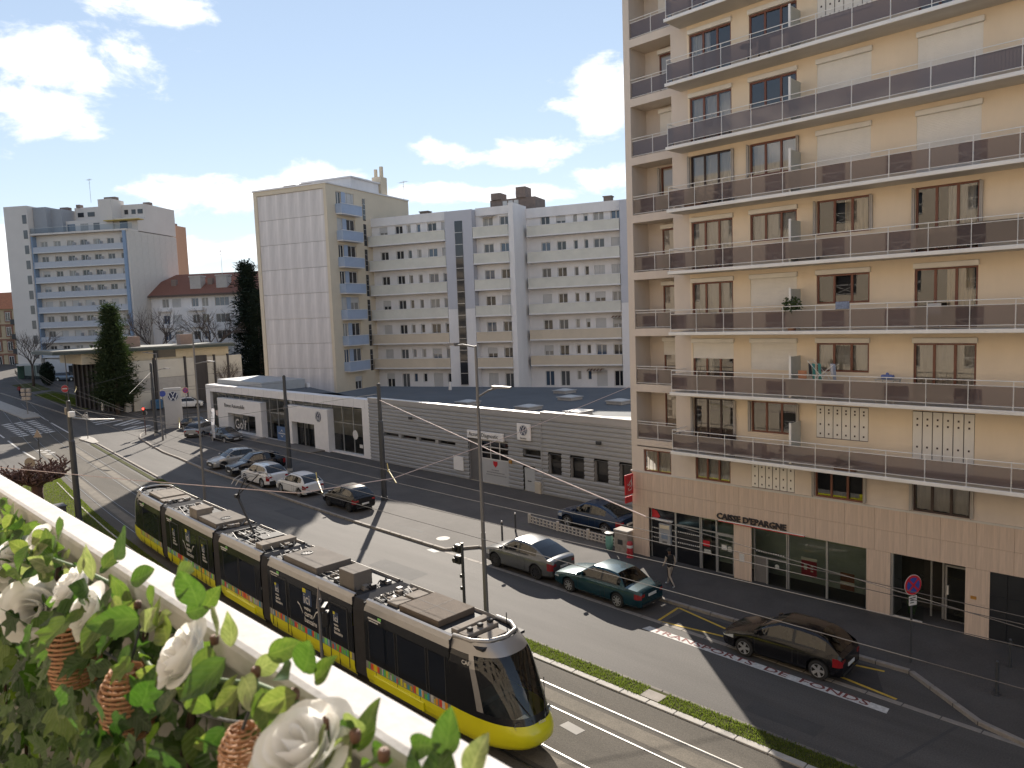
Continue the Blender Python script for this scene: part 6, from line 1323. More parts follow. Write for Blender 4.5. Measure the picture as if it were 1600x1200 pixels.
lamp('tall grey street lamp rising behind the tram rear', -51.2, 20.4, 11.75, .04, ((-2.1, .1, 11.7, 11.8), (1.9, .2, 9.6, 9.75)))
lamp('grey street lamp beside the brand pylon', -82.4, 28.85, 9.4, .1, ((-1.6, -.4, 9.3, 9.45), (1.2, .4, 7.6, 7.75)))
lamp('slim street lamp behind the no entry sign', -116.0, 28.6, 8.6, zt(-116) + .1, ((-1.4, 0, 8.5, 8.6),))
# traffic signals and signs
sig_m = mat('signal_black', (.015, .015, .016), .5, var=.05)
def post(T, h, r=.045, m=None): return MB().cyl((0, 0, 0), (0, 0, h), r, r, 10).build('post', m or lamp_m, T, True, 40)
T = thing('tram_signal', 'slim signal post with black lamp heads on the grass strip', 'signal', (-22.05, 18.75, .04)); post(T, 3.2, .06, pole_m)
for z0 in (2.75, 2.3): MB().bbox(-.42, -.06, -.12, .12, z0, z0 + .34, .06).cyl((-.3, -.12, z0 + .17), (-.3, -.22, z0 + .17), .1, n=12).build('lamp_head', sig_m, T)
for z0 in (1.75, 1.25): MB().bbox(-.16, -.06, -.06, .06, z0, z0 + .14, .02).build('push_box', sig_m, T)
T = thing('tram_signal', 'signal post with triangular sign in front of the tram doors', 'signal', (-20.95, 11.7, .05), radians(-45)); post(T, 3.3, .05)
MB().add([(-.34, 0, 3.12), (.34, 0, 3.12), (0, 0, 3.72), (-.34, .02, 3.12), (.34, .02, 3.12), (0, .02, 3.72)], [(0, 1, 2), (5, 4, 3), (0, 3, 4, 1), (1, 4, 5, 2), (2, 5, 3, 0)]).build('triangle_plate', mat('sign_back', (.30, .24, .19), .6, var=.1), T)
MB().bbox(-.42, .1, .06, .2, 2.88, 3.05, .03).bbox(-.38, -.1, .04, .24, 2.3, 2.8, .04).build('lamp_head', sig_m, T)
T = thing('traffic_light', 'traffic light showing red at the side street corner', 'traffic light', (-88.7, 29.25, .1), radians(40)); post(T, 3.0, .05, mat('post_redbrown', (.10, .045, .04), .6))
MB().bbox(-.13, .13, -.12, .12, 2.3, 3.2, .03).build('lamp_head', sig_m, T); MB().cyl((0, -.125, 3.02), (0, -.14, 3.02), .105, n=16).build('red_lens', mat('red_lamp', (.5, .01, .01), .3, emit=(1, .03, .02, 6)), T); MB().cyl((0, .125, 2.55), (0, .14, 2.55), .3, n=20).build('round_backplate', mat('plate_grey', (.42, .41, .40), .5), T)
T = thing('traffic_light', 'traffic light on the kerb island seen from behind', 'traffic light', (-91.9, 24.2, zt(-92) + .11), radians(-140)); post(T, 2.6); MB().bbox(-.14, .14, -.12, .12, 2.1, 2.95, .03).build('lamp_head', sig_m, T); MB().cyl((0, .13, 2.45), (0, .15, 2.45), .36, n=20).build('round_backplate', MATS['plate_grey'], T)
T = thing('traffic_light', 'cluster of beige traffic lights on the far island', 'traffic light', (-114.4, 23.3, zt(-114.4) + .13), radians(45)); post(T, 2.7, .05, tlight)
for (dx, z0) in ((-.36, 2.9), (.36, 2.9), (-.36, 2.35), (.36, 2.35), (-.3, 1.8), (.3, 1.8)): MB().bbox(dx - .28, dx + .28, -.15, .2, z0, z0 + .46, .08).build('lamp_head', mat('signal_beige', (.40, .34, .28), .5, var=.1), T)
MB().tube([(0, 0, 2.5), (0, .05, 3.1)], .04).build('bracket', tlight, T)
def round_sign(label, x, y, z, h, r, face, rot, inner=None, bar=None, plate=False, mback=None):
    T = thing('road_sign', label, 'sign', (x, y, z), rot); post(T, h, .035, pole_m); f = MB().cyl((0, -.05, h - r), (0, -.065, h - r), r, n=28).build('disc', face, T)
    if inner: MB().cyl((0, -.0655, h - r), (0, -.069, h - r), r * .78, n=28).build('inner_disc', inner, T)
    if bar == 'x':
        for a in (45, -45):
            d = Vector((cos(radians(a)), 0, sin(radians(a)))) * r * .8; n = Vector((-d.z, 0, d.x)).normalized() * r * .11; c = Vector((0, -.071 - .001 * (a > 0), h - r)); MB().quad(c - d - n, c + d - n, c + d + n, c - d + n).build('bar', face, T)
    if bar == '-': MB().box(-r * .7, r * .7, -.072, -.069, h - r - r * .17, h - r + r * .17).build('bar', white_m, T)
    MB().cyl((0, -.046, h - r), (0, -.0495, h - r), r * 1.06, n=28).build('rim', white_m, T)
    if plate:
        p = MB().bbox(-.16, .16, -.06, -.045, h - 2 * r - .36, h - 2 * r - .04, .005).build('sub_plate', white_m, T)
        t = MB()
        for k in range(3): t.box(-.12, .1 - .03 * k, -.0625, -.061, h - 2*r - .12 - .08*k, h - 2*r - .09 - .08*k)
        t.build('sub_plate_print', sig_m, p)
    return T
sred = mat('sign_red', (.50, .02, .03), .4, var=.03); sblu = mat('sign_blue', (.035, .07, .33), .4, var=.03)
round_sign('no stopping sign on a dark post before the block entrance', -7.78, 26.04, .1, 3.05, .33, sred, radians(62), sblu, 'x', True)
round_sign('red no entry sign at the far crossing', -115.3, 28.1, zt(-115) + .1, 3.3, .48, sred, radians(45), None, '-')
round_sign('blue round direction sign beside the brand pylon', -83.6, 29.6, .1, 5.3, .34, sblu, radians(60))
round_sign('small no parking sign at the dealership corner', -86.0, 33.0, .1, 5.2, .32, sred, radians(50), sblu, 'x', True)
T = thing('road_sign', 'back of a triangular sign on a post at the crossing', 'sign', (-80.4, 17.0, .02), radians(45)); post(T, 2.7, .05, pole_m); MB().add([(-.42, -.04, 2.35), (.42, -.04, 2.35), (0, -.04, 3.1), (-.42, -.06, 2.35), (.42, -.06, 2.35), (0, -.06, 3.1)], [(2, 1, 0), (3, 4, 5), (0, 1, 4, 3), (1, 2, 5, 4), (2, 0, 3, 5)]).build('triangle_plate', MATS['sign_back'], T)
T = thing('road_sign', 'grey back of a round sign behind the pollarded tree', 'sign', (-71.6, 14.4, .05), radians(45)); post(T, 1.5, .035, pole_m); MB().cyl((0, -.04, 1.35), (0, -.055, 1.35), .45, n=24).build('disc', MATS['sign_back'], T)
def bollard(label, x, y, z, top=True, h=1.05):
    T = thing('bollard', label, 'bollard', (x, y, z)); MB().cyl((0, 0, 0), (0, 0, h), .055, .05, 12).build('tube', pole_m, T, True, 40); MB().cyl((0, 0, h), (0, 0, h + .08), .056, .03, 12).build('cap', white_m if top else pole_m, T, True); MB().cyl((0, 0, 0), (0, 0, .02), .13, .13, 12).build('foot', pole_m, T)
bollard('white capped black bollard nearer the grey coupe', -28.25, 26.88, .1); bollard('white capped black bollard nearer the fenced yard', -28.82, 28.47, .1)
bollard('plain dark bollard by the black tiled wall', -5.29, 27.66, .1, False, .95); bollard('plain dark bollard by the end of the parking bay', -5.21, 25.56, .1, False, 1.0)
for i in range(5): tag(MB().cyl((0, 0, 0), (0, 0, .9), .07, .06, 8).build('bollard', tlight, None, loc=(-152 - 2.2 * i, 30.2 + .3 * i, zt(-152 - 2.2 * i) + .05)), 'pale bollard in the row on the far square', 'bollard', 'bollards on the far square')
# lattice fence of the yard
FN = thing('lattice_fence', 'low white concrete lattice fence round the yard', 'fence', (-29.3, 30.1, .1), world=True); fc_m = mat('fence_concrete', (.44, .40, .35), .85, var=.25, scale=3)
fp = [(-29.3, 30.1), (-26.97, 29.92), (-24.7, 29.78), (-22.6, 29.68)]
for (x, y) in fp: MB().bbox(x - .07, x + .07, y - .07, y + .07, .1, .74, .015).build('post', fc_m, FN)
for (a, b) in zip(fp[:-1], fp[1:]):
    for zz in (.22, .40, .58): 
        d = Vector((b[0] - a[0], b[1] - a[1], 0)); n_ = Vector((-d.y, d.x, 0)).normalized() * .025; A = Vector((a[0], a[1], zz)) + d * .03; B2 = Vector((a[0], a[1], zz)) + d * .97; up = Vector((0, 0, .05))
        MB().add([A - n_, A + n_, B2 + n_, B2 - n_, A - n_ + up, A + n_ + up, B2 + n_ + up, B2 - n_ + up], [(3, 2, 1, 0), (4, 5, 6, 7), (0, 1, 5, 4), (1, 2, 6, 5), (2, 3, 7, 6), (3, 0, 4, 7)]).build('rail', fc_m, FN)
    for k in range(1, 8): t = k / 8; x, y = lerp(t, a[0], b[0]), lerp(t, a[1], b[1]); MB().box(x - .028, x + .028, y - .035, y + .035, .12, .64).build('upright', fc_m, FN)
struct(strip('verge', -30.6, -22.9, lambda x: 29.5 - (x + 30.6) * .06, lambda x: 30.15 - (x + 30.6) * .05, .112, soil_m))
tag(blades('grass', 3500, lambda: (lambda x: (x, random.uniform(29.5, 30.1) - (x + 30.6) * .055, .11))(random.uniform(-30.6, -22.9)), .09, grass_m, .014), 'ragged grass along the foot of the lattice fence', 'grass')
stones(kb, [(-33.3, 34.8), (-32.6, 33.2), (-31.3, 31.7), (-29.9, 30.5)], .6, .12, .13, 0.0, kerb_m)
T = thing('utility_cabinet', 'worn concrete utility cabinet at the corner of the cream block', 'cabinet', (-22.0, 29.35, .1)); MB().bbox(-.4, .4, -.28, .28, 0, 1.15, .02).build('box', mat('cabinet_worn', (.30, .265, .225), .9, var=.35, scale=4), T); MB().bbox(-.44, .44, -.32, .32, 1.15, 1.24, .02).build('lid', mat('cabinet_lid', (.34, .32, .29), .9, var=.3), T); MB().box(-.2, .1, -.29, -.281, .5, .75).build('plate', dark_m, T)
T = thing('fire_hydrant', 'red fire hydrant post beside the worn cabinet', 'hydrant', (-21.3, 28.85, .1)); MB().lathe([(.001, 0), (.19, 0), (.19, .08), (.145, .12), (.15, .75), (.12, .84), (.001, .88)], 16).build('body', mat('hydrant_red', (.42, .03, .035), .45, var=.12, scale=6), T, True, 40); MB().lathe([(.152, .55), (.155, .56), (.155, .68), (.152, .69)], 16).build('band', white_m, T, True); MB().cyl((0, -.14, .35), (0, -.21, .35), .07, n=10).build('outlet', MATS['hydrant_red'], T)
T = thing('litter_bin', 'street bin with pale green bag beside the lattice fence', 'bin', (-22.75, 29.1, .1)); MB().lathe([(.001, .03), (.14, .05), (.2, .35), (.19, .75), (.16, .86)], 14).build('bag', mat('bag_green', (.16, .34, .28), .4, var=.2, scale=7), T, True); MB().lathe([(.16, .86), (.23, .88), (.23, .98), (.001, 1.0)], 14).build('lid', dark_m, T, True, 40); MB().cyl((0, .17, 0), (0, .17, .95), .03).build('post', dark_m, T)
tag(MB().bbox(-.5, .5, -.32, .32, 0, 1.35, .03).bbox(-.55, .55, -.37, .37, 1.35, 1.42, .015).build('switch_cabinet', mat('cabinet_dark', (.055, .055, .058), .6, var=.2), None, loc=(-52.2, 11.75, .05)), 'dark grey switch cabinet on the grass bank by the tram pole', 'cabinet')
for i, (x, y, w, h, lb) in enumerate(((-107.6, 33.5, .7, 1.2, 'grey switch box against the pavilion'), (-107.4, 34.6, .9, 1.6, 'tall beige switch box against the pavilion'))):
    tag(MB().bbox(-w/2, w/2, -.3, .3, 0, h, .03).bbox(-w/2 - .04, w/2 + .04, -.34, .34, h, h + .06, .01).build('switch_box', mat('box_%d' % i, ((.36, .35, .33), (.46, .43, .37))[i], .6, var=.1), None, loc=(x, y, zt(x) + .11), rotz=r88), lb, 'cabinet')
T = thing('refuse_container', 'blue refuse container standing at the pavilion wall', 'container', (-106.9, 37.0, zt(-107) + .11), r88); MB().extr([(-.5, .15), (.5, .15), (.6, 1.15), (-.6, 1.15)], 0, -.6, .6).build('tub', mat('container_blue', (.03, .10, .20), .5), T); MB().extr([(-.62, 1.15), (.62, 1.15), (.3, 1.4), (-.3, 1.4)], 0, -.63, .63).build('lid', MATS['container_blue'], T)
for s in (-.5, .5): MB().cyl((s, -.4, .08), (s, .4, .08), .08).build('wheel', tyre_m, T)
T = thing('bus_shelter', 'glass walled bus shelter before the pale far tower', 'shelter', (-150.5, 31.8, zt(-150.5)), radians(36)); MB().box(-2.2, 2.2, -.8, .8, 2.6, 2.85).build('roof', mat('shelter_roof', (.45, .45, .44), .6), T); MB().quad((-2.1, .7, .1), (2.1, .7, .1), (2.1, .7, 2.6), (-2.1, .7, 2.6)).build('rear_glass', glass('shelter_glass', (.5, .62, .6), .7), T)
for s in (-2.1, 0, 2.1): MB().cyl((s, .7, 0), (s, .7, 2.6), .06).build('post', pole_m, T)
MB().box(-2.15, -2.1, -.7, .7, .2, 2.5).build('advert_panel', mat('advert_green', (.10, .18, .14), .4), T)
# --- overhead line
def wire(name, label, pts, r, m, cat='wire', sag=0.0, group=None):
    out = []
    for a, b in zip(pts[:-1], pts[1:]):
        n = 8 if sag else 1
        for k in range(n): t = k / n; p = Vector(a).lerp(Vector(b), t); p.z -= sag * 4 * t * (1 - t); out.append(p)
    out.append(Vector(pts[-1])); return tag(MB().tube(out, r, 5).build(name, m), label, cat, group)
xs = list(range(40, -116, -6))
wire('contact_wire', 'contact wire above the track the tram stands on', [(x, 14.0 + dd(x), 5.80 + zt(x)) for x in xs], .009, wire_m)
wire('carrier_wire', 'carrier wire above the track the tram stands on', [(x, 14.0 + dd(x), 6.40 + zt(x) + .12 * cos(x / 7)) for x in xs], .008, wire_m)
wire('contact_wire', 'contact wire above the empty track', [(x, 16.7 + dd(x), 5.86 + zt(x)) for x in xs], .009, wire_m)
wire('carrier_wire', 'carrier wire above the empty track', [(x, 16.7 + dd(x), 6.0 + zt(x) + .16 * (1 - cos(x / 9))) for x in xs], .008, wire_m)
wire('span_rope', 'pale pink rope slung from the dark pole towards the bank front', [(-40.78, 28.1, 6.92), (-22.97, 21.6, 6.35), (-12.4, 17.6, 6.2)], .019, rope_m)
wire('span_wire', 'thin dark wire carrying on from the end of the pink rope', [(-12.4, 17.6, 6.2), (-2.3, 13.0, 7.2)], .007, wire_m)
wire('span_rope', 'span rope from the cream block corner over the tram wires', [(-21.52, 29.4, 8.5), (-22.6, 22.5, 7.05), (-23.6, 16.7, 6.02), (-24.6, 13.2, 5.98), (-32.2, 10.0, 5.14 + .9), (-40, 4, 7)], .016, rope_m)
wire('span_rope', 'thin span wire from the pole on the grass bank across the tracks', [(-51.9, 12.75, 7.4), (-48.0, 17.6, 6.1), (-40.95, 28.1, 7.3)], .013, wire_m)
wire('span_rope', 'span wire across the side street from the corner pole', [(-87.15, 29.85, 7.6), (-86, 22.5, 6.3), (-84, 8, 7.6)], .014, wire_m)
wire('guy_wire', 'thin wire from the pole by the family car towards the crossing', [(-55.4, 29.1, 7.4), (-70, 22.0, 6.5), (-87.1, 29.8, 7.3)], .012, wire_m)
for (x, y, lb) in ((-23.4, 16.7, 'over the empty track'), (-24.3, 14.0, 'over the occupied track'), (-47.6, 17.7, 'beside the rear of the tram'), (-86, 21.8, 'at the crossing')):
    T = thing('registration_arm', 'yellow tipped registration arm of the overhead line ' + lb, 'line fitting', (x, y, 5.85)); MB().tube([(0, 0, .02), (-1.1, .45, .28), (-1.25, .5, .55)], .022, 6).build('arm', insul_m, T); MB().lathe([(.001, -.05), (.04, -.04), (.06, 0), (.04, .04), (.001, .05)], 8, (-1.1, .45, .28)).build('insulator', insul_m, T)
# --- people
def skin_body(name, joints, edges, parent, mats, pick):
    me = bpy.data.meshes.new(name); me.from_pydata([j[:3] for j in joints], edges, []); o = bpy.data.objects.new(name, me); COL.objects.link(o)
    md = o.modifiers.new('skin', 'SKIN'); md.use_smooth_shade = True
    for i, j in enumerate(joints): me.skin_vertices[0].data[i].radius = (j[3], j[4] if len(j) > 4 else j[3]); me.skin_vertices[0].data[i].use_root = (i == 0)
    o.modifiers.new('sub', 'SUBSURF').levels = 2; bpy.context.view_layer.update()
    m2 = bpy.data.meshes.new_from_object(o.evaluated_get(bpy.context.evaluated_depsgraph_get())); m2.name = name; bpy.data.objects.remove(o)
    m2.materials.clear()
    for m in mats: m2.materials.append(m)
    for p in m2.polygons: p.material_index = pick(p.center); p.use_smooth = True
    return put(name, m2, parent, (0, 0, 0))
def person(label, x, y, z, rot, top_m, leg_m, skin_m, shoe_m, sleeve_m, cap_m, h=1.72, stride=.30, group=None):
    T = thing('person', label, 'person', (x, y, z), rot); k = h / 1.75; S_ = stride
    J = [(0, 0, .95, .12, .15), (0, 0, 1.12, .10, .145), (.02, 0, 1.32, .12, .17), (.02, 0, 1.44, .08, .13), (.03, 0, 1.52, .052), (.05, 0, 1.62, .085, .075), (.05, 0, 1.72, .075, .07),
         (.0, -.09, .88, .085), (S_*.45, -.09, .50, .058), (S_*.9 - .02, -.09, .10, .042), (S_*.9 + .13, -.09, .045, .04),
         (.0, .09, .88, .085), (-S_*.15, .09, .50, .058), (-S_*1.05, .09, .15, .042), (-S_*1.05 + .11, .09, .06, .038),
         (.02, -.20, 1.42, .058), (-.08, -.25, 1.16, .046), (.03, -.24, .93, .034), (.06, -.24, .86, .036, .02), (.02, .20, 1.42, .058), (.08, .25, 1.17, .046), (.22, .22, .98, .034), (.28, .21, .95, .036, .02)]
    J = [(a * k, b * k, c * k) + tuple(r * k for r in rr_) for a, b, c, *rr_ in J]
    E_ = [(0, 1), (1, 2), (2, 3), (3, 4), (4, 5), (5, 6), (0, 7), (7, 8), (8, 9), (9, 10), (0, 11), (11, 12), (12, 13), (13, 14), (3, 15), (15, 16), (16, 17), (17, 18), (3, 19), (19, 20), (20, 21), (21, 22)]
    def pick(c):
        X_, Y_, Z_ = c.x / k, c.y / k, c.z / k
        if Z_ > 1.50: return 2
        if abs(Y_) > .185 and Z_ > .90: return 4 if Z_ > .97 else 2
        if abs(Y_) > .2 and Z_ > .8: return 2
        if Z_ > .96: return 0
        if Z_ < .11 or (X_ < -S_ * .8 and Z_ < .17): return 3
        return 1
    skin_body('body', J, E_, T, [top_m, leg_m, skin_m, shoe_m, sleeve_m], pick)
    MB().lathe([(.001, .13), (.06, .115), (.088, .06), (.094, .0)], 14, (.045 * k, 0, 1.70 * k - .02)).build('cap', cap_m, T, True); MB().bbox(.10, .20, -.06, .06, 1.675 * k, 1.695 * k, .008).build('cap_peak', cap_m, T)
    MB().bbox(.115 * k, .145 * k, -.012, .012, 1.60 * k, 1.645 * k, .006).build('nose', skin_m, T)
    return T
skin1 = mat('skin_brown', (.12, .065, .042), .6, var=.08); blackc = mat('cloth_black', (.012, .012, .013), .9, var=.2); beigec = mat('cloth_beige', (.36, .30, .245), .9, var=.12); shoew = mat('shoe_white', (.6, .6, .6), .6)
T = person('person in black vest, beige trousers and white shoes walking past the bank', -17.72, 26.9, .1, radians(165), blackc, beigec, skin1, shoew, beigec, blackc, 1.68, .34)
for s in (-1, 1): MB().tube([(0, s * .175, .9), (.10 * (1 if s < 0 else -.3), s * .155, .5), (.26 if s < 0 else -.33, s * .135, .14)], .016, 5).build('trouser_stripe', blackc, T)
redc = mat('cloth_red', (.30, .02, .022), .9, var=.1)
person('person in red jacket walking on the far pavement', -131.0, 25.9, zt(-131) + .12, radians(200), redc, blackc, skin1, blackc, redc, blackc, 1.72, .25)
# --- trees
bark = mat('bark', (.085, .062, .050), .9, var=.3, scale=6, streak=(3, 3, .6)); twig = mat('twig', (.10, .078, .066), .9, var=.2)
def branches(mb, p, d, L_, r, depth, rr, spread=.6, n=3, up=.15):
    q = p + d * L_; mid = p + d * L_ * .5 + Vector((rr.uniform(-1, 1), rr.uniform(-1, 1), rr.uniform(-.5, .5))) * L_ * .07
    mb.tube([p, mid, q], [r, r * .8, r * .62], 5 if depth < 2 else (6 if depth < 4 else 8))
    if depth == 0: return
    for k in range(n):
        a = Vector((rr.gauss(0, 1), rr.gauss(0, 1), rr.gauss(0, .7))).normalized(); nd = (d + a * spread + Vector((0, 0, up))).normalized()
        branches(mb, p.lerp(q, rr.uniform(.55, 1.0)), nd, L_ * rr.uniform(.62, .85), r * .58, depth - 1, rr, spread, n, up)
def bare_tree(label, x, y, z, h, sd):
    T = thing('bare_tree', label, 'tree', (x, y, z)); rr_ = random.Random(sd); MB().tube([(0, 0, -.2), (.05, .02, h * .18), (0, .05, h * .34)], [h * .022, h * .018, h * .016], 9).build('trunk', bark, T, True)
    mb = MB()
    for k in range(5): a = 2*pi*k/5 + rr_.random(); branches(mb, Vector((0, .05, h * .30 + .03 * h * (k % 2))), Vector((cos(a) * .55, sin(a) * .55, .85)).normalized(), h * .24, h * .009, 4, rr_, .62, 3, .12)
    mb.build('crown', twig, T)
bare_tree('bare spreading tree in front of the pale far tower', -141.5, 30.0, zt(-141.5), 10.5, 3)
bare_tree('bare tree rising behind the pavilion beside the far tower gable', -129.5, 45.5, zt(-129), 15.0, 5)
bare_tree('bare tree rising behind the pavilion before the red roofed block', -124.0, 52.5, zt(-124), 15.0, 8)
bare_tree('small bare tree against the pavilion beside the showroom corner', -104.6, 46.3, zt(-104), 7.0, 11)
def conifer(label, x, y, z, h, w, sd, m, n=5200, base=.12, bulge=1.0):
    T = thing('conifer', label, 'tree', (x, y, z)); rr_ = random.Random(sd); MB().tube([(0, 0, -.2), (0, 0, h * .9)], [h * .02, h * .004], 8).build('trunk', bark, T, True)
    mb = MB(); cl_ = []
    for k in range(int(n / 26)):
        t = base + (1 - base) * rr_.random() ** 1.15; a = rr_.uniform(0, 2*pi); prof = (1 - t) ** (.72 if bulge > 1 else 1.02) * (1 - .55 * max(0, base + .14 - t) / .14) * bulge
        R_ = w * prof * rr_.uniform(.35, 1.08); cl_.append(Vector((R_ * cos(a), R_ * sin(a), h * t - .10 * R_)))
    for c in cl_:
        out = Vector((c.x, c.y, .0)); out = out.normalized() if out.length > .01 else Vector((1, 0, 0)); cs_ = h * rr_.uniform(.018, .042)
        for i in range(26):
            p = c + Vector((rr_.gauss(0, 1), rr_.gauss(0, 1), rr_.gauss(0, .7))) * cs_; d = (out + Vector((rr_.gauss(0, .6), rr_.gauss(0, .6), rr_.gauss(.1, .5)))).normalized(); s = d.orthogonal().normalized(); l = h * .028 * rr_.uniform(.6, 1.3)
            mb.add([p - d * l * .5 + s * l * .16, p - d * l * .5 - s * l * .16, p + d * l], [(0, 1, 2)])
    mb.build('crown', m, T)
ever = mat('evergreen', (.036, .052, .024), .7, var=.45, scale=1.2, spec=.2, trans=.2); ever2 = mat('dark_evergreen', (.014, .022, .014), .8, var=.4, scale=1.2, spec=.15)
conifer('dark green conifer in front of the pavilion corner', -106.6, 31.9, zt(-106.6), 14.2, 3.7, 4, ever, 17000, .14)
conifer('tall near black cypress between the red roofed block and the cream tower', -123, 58.9, zt(-123), 20.5, 2.7, 9, ever2, 11000, .02, 1.15)
conifer('tall near black cypress crowding the cream tower edge', -118, 58.0, zt(-118), 16.0, 2.3, 19, ever2, 7000, .02, 1.15)
T = thing('clipped_shrub', 'dark egg shaped clipped shrub on the lawn before the far tower', 'shrub', (-141.0, 32.0, zt(-141))); MB().tube([(0, 0, 0), (0, 0, 1.2)], .12, 6).build('stem', bark, T); leafball(3600, (0, 0, 2.1), (1.15, 1.15, 2.0), .14, 6).build('foliage', ever2, T)
# pollarded tree beside the track
T = thing('pollarded_tree', 'knobbly leafless pollarded tree on the grass bank', 'tree', (-61.0, 12.5, .05)); rr_ = random.Random(12); bk = mat('pollard_bark', (.105, .058, .048), .9, var=.3, scale=5)
MB().tube([(0, 0, -.2), (.1, 0, .8), (0, .1, 1.5)], [.42, .36, .38], 10).build('trunk', bk, T, True); mb = MB()
for k in range(22):
    a = 2*pi*k/22 + rr_.uniform(-.2, .2); d = Vector((cos(a), sin(a), rr_.uniform(.12, .75))).normalized(); p = Vector((0, .05, 1.25)); L_ = rr_.uniform(1.3, 2.4); q = p + d * L_; mb.tube([p, p.lerp(q, .5) + Vector((0, 0, .12)), q], [.2, .13, .12], 7)
    for j in range(16):
        dd2 = (d + Vector((rr_.gauss(0, .7), rr_.gauss(0, .7), rr_.gauss(.45, .5)))).normalized(); s = p.lerp(q, rr_.uniform(.45, 1.0)); e = s + dd2 * rr_.uniform(.25, .7); mb.tube([s, e], [.07, .06], 6); mb.lathe([(.001, -.06), (.07, -.03), (.085, .03), (.001, .08)], 6, e)
        for i in range(2): f = e + Vector((rr_.gauss(0, .18), rr_.gauss(0, .18), rr_.uniform(.1, .3))); mb.tube([e, f], [.045, .035], 5)
mb.build('crown', bk, T)
# ================================================================== the balcony in front: white rail, ivy screen, roses, wicker lights
ZC = CAM_H - .42
def pxy(px, py, Y):                                             # a point on the plane y = Y seen at that place: distance comes from the rail it hangs on
    d = R_ * ((px - 800) / 1161.1) - U_ * ((py - 600) / 1161.1) - B_; t = Y / d.y; return Vector((d.x * t, Y, CAM_H + d.z * t))
BR = thing('balcony_parapet', 'white capped balcony parapet hung with ivy and roses', 'parapet', (-1.5, .43, ZC - 1.1), world=True)
rail_w = mat('parapet_white', (.55, .535, .525), .75, var=.12, scale=6, bump=.1, speck=.08, spec=.12); MB().bbox(-7, 2.5, .398, .458, ZC - .045, ZC, .010).build('cap', rail_w, BR)
MB().box(-7, 2.5, .412, .446, ZC - 1.1, ZC - .046).build('panel', mat('parapet_panel', (.40, .385, .37), .6, var=.08), BR)
MB().box(-7, 2.5, -1.2, .44, ZC - 1.3, ZC - 1.1).build('floor_slab', slab_m, BR)
def leaf_mat(name, col, edge, trans):
    m = mat(name, col, .38, var=0, trans=trans, spec=.45); nt = m.node_tree; N = nt.nodes; L = nt.links
    tc = N.new('ShaderNodeTexCoord'); sp = N.new('ShaderNodeSeparateXYZ'); L.new(tc.outputs['Object'], sp.inputs[0])
    def M(op, a, b=None):
        n = N.new('ShaderNodeMath'); n.operation = op
        for k, x in enumerate((a, b)):
            if x is None: continue
            if isinstance(x, (int, float)): n.inputs[k].default_value = x
            else: L.new(x, n.inputs[k])
        return n.outputs[0]
    ax = M('ABSOLUTE', sp.outputs[0]); lat = M('POWER', M('ABSOLUTE', M('SINE', M('MULTIPLY', M('SUBTRACT', sp.outputs[1], M('MULTIPLY', ax, .9)), 21))), 14.0)
    rib = M('GREATER_THAN', .022, ax); vein = M('MAXIMUM', M('MULTIPLY', lat, .45), M('MULTIPLY', rib, .8))
    nz = N.new('ShaderNodeTexNoise'); nz.inputs['Scale'].default_value = 4.5; nz.inputs['Detail'].default_value = 5; L.new(tc.outputs['Object'], nz.inputs[0])
    f = M('MINIMUM', M('ADD', M('MULTIPLY', vein, .5), M('MULTIPLY', M('POWER', nz.outputs[0], 2.2), 1.5)), 1.0)
    mx = N.new('ShaderNodeMix'); mx.data_type = 'RGBA'; L.new(f, mx.inputs[0]); mx.inputs[6].default_value = (*col, 1); mx.inputs[7].default_value = (*edge, 1)
    L.new(mx.outputs[2], N['Principled BSDF'].inputs['Base Color'])
    for n in N:
        if n.type == 'BSDF_TRANSLUCENT':
            sc = N.new('ShaderNodeVectorMath'); sc.operation = 'MULTIPLY'; sc.inputs[1].default_value = (1.25, 1.45, .6); L.new(mx.outputs[2], sc.inputs[0]); L.new(sc.outputs[0], n.inputs[0])
    bp = N.new('ShaderNodeBump'); bp.inputs['Strength'].default_value = .35; bp.inputs['Distance'].default_value = .03; L.new(vein, bp.inputs['Height']); L.new(bp.outputs[0], N['Principled BSDF'].inputs['Normal'])
    return m
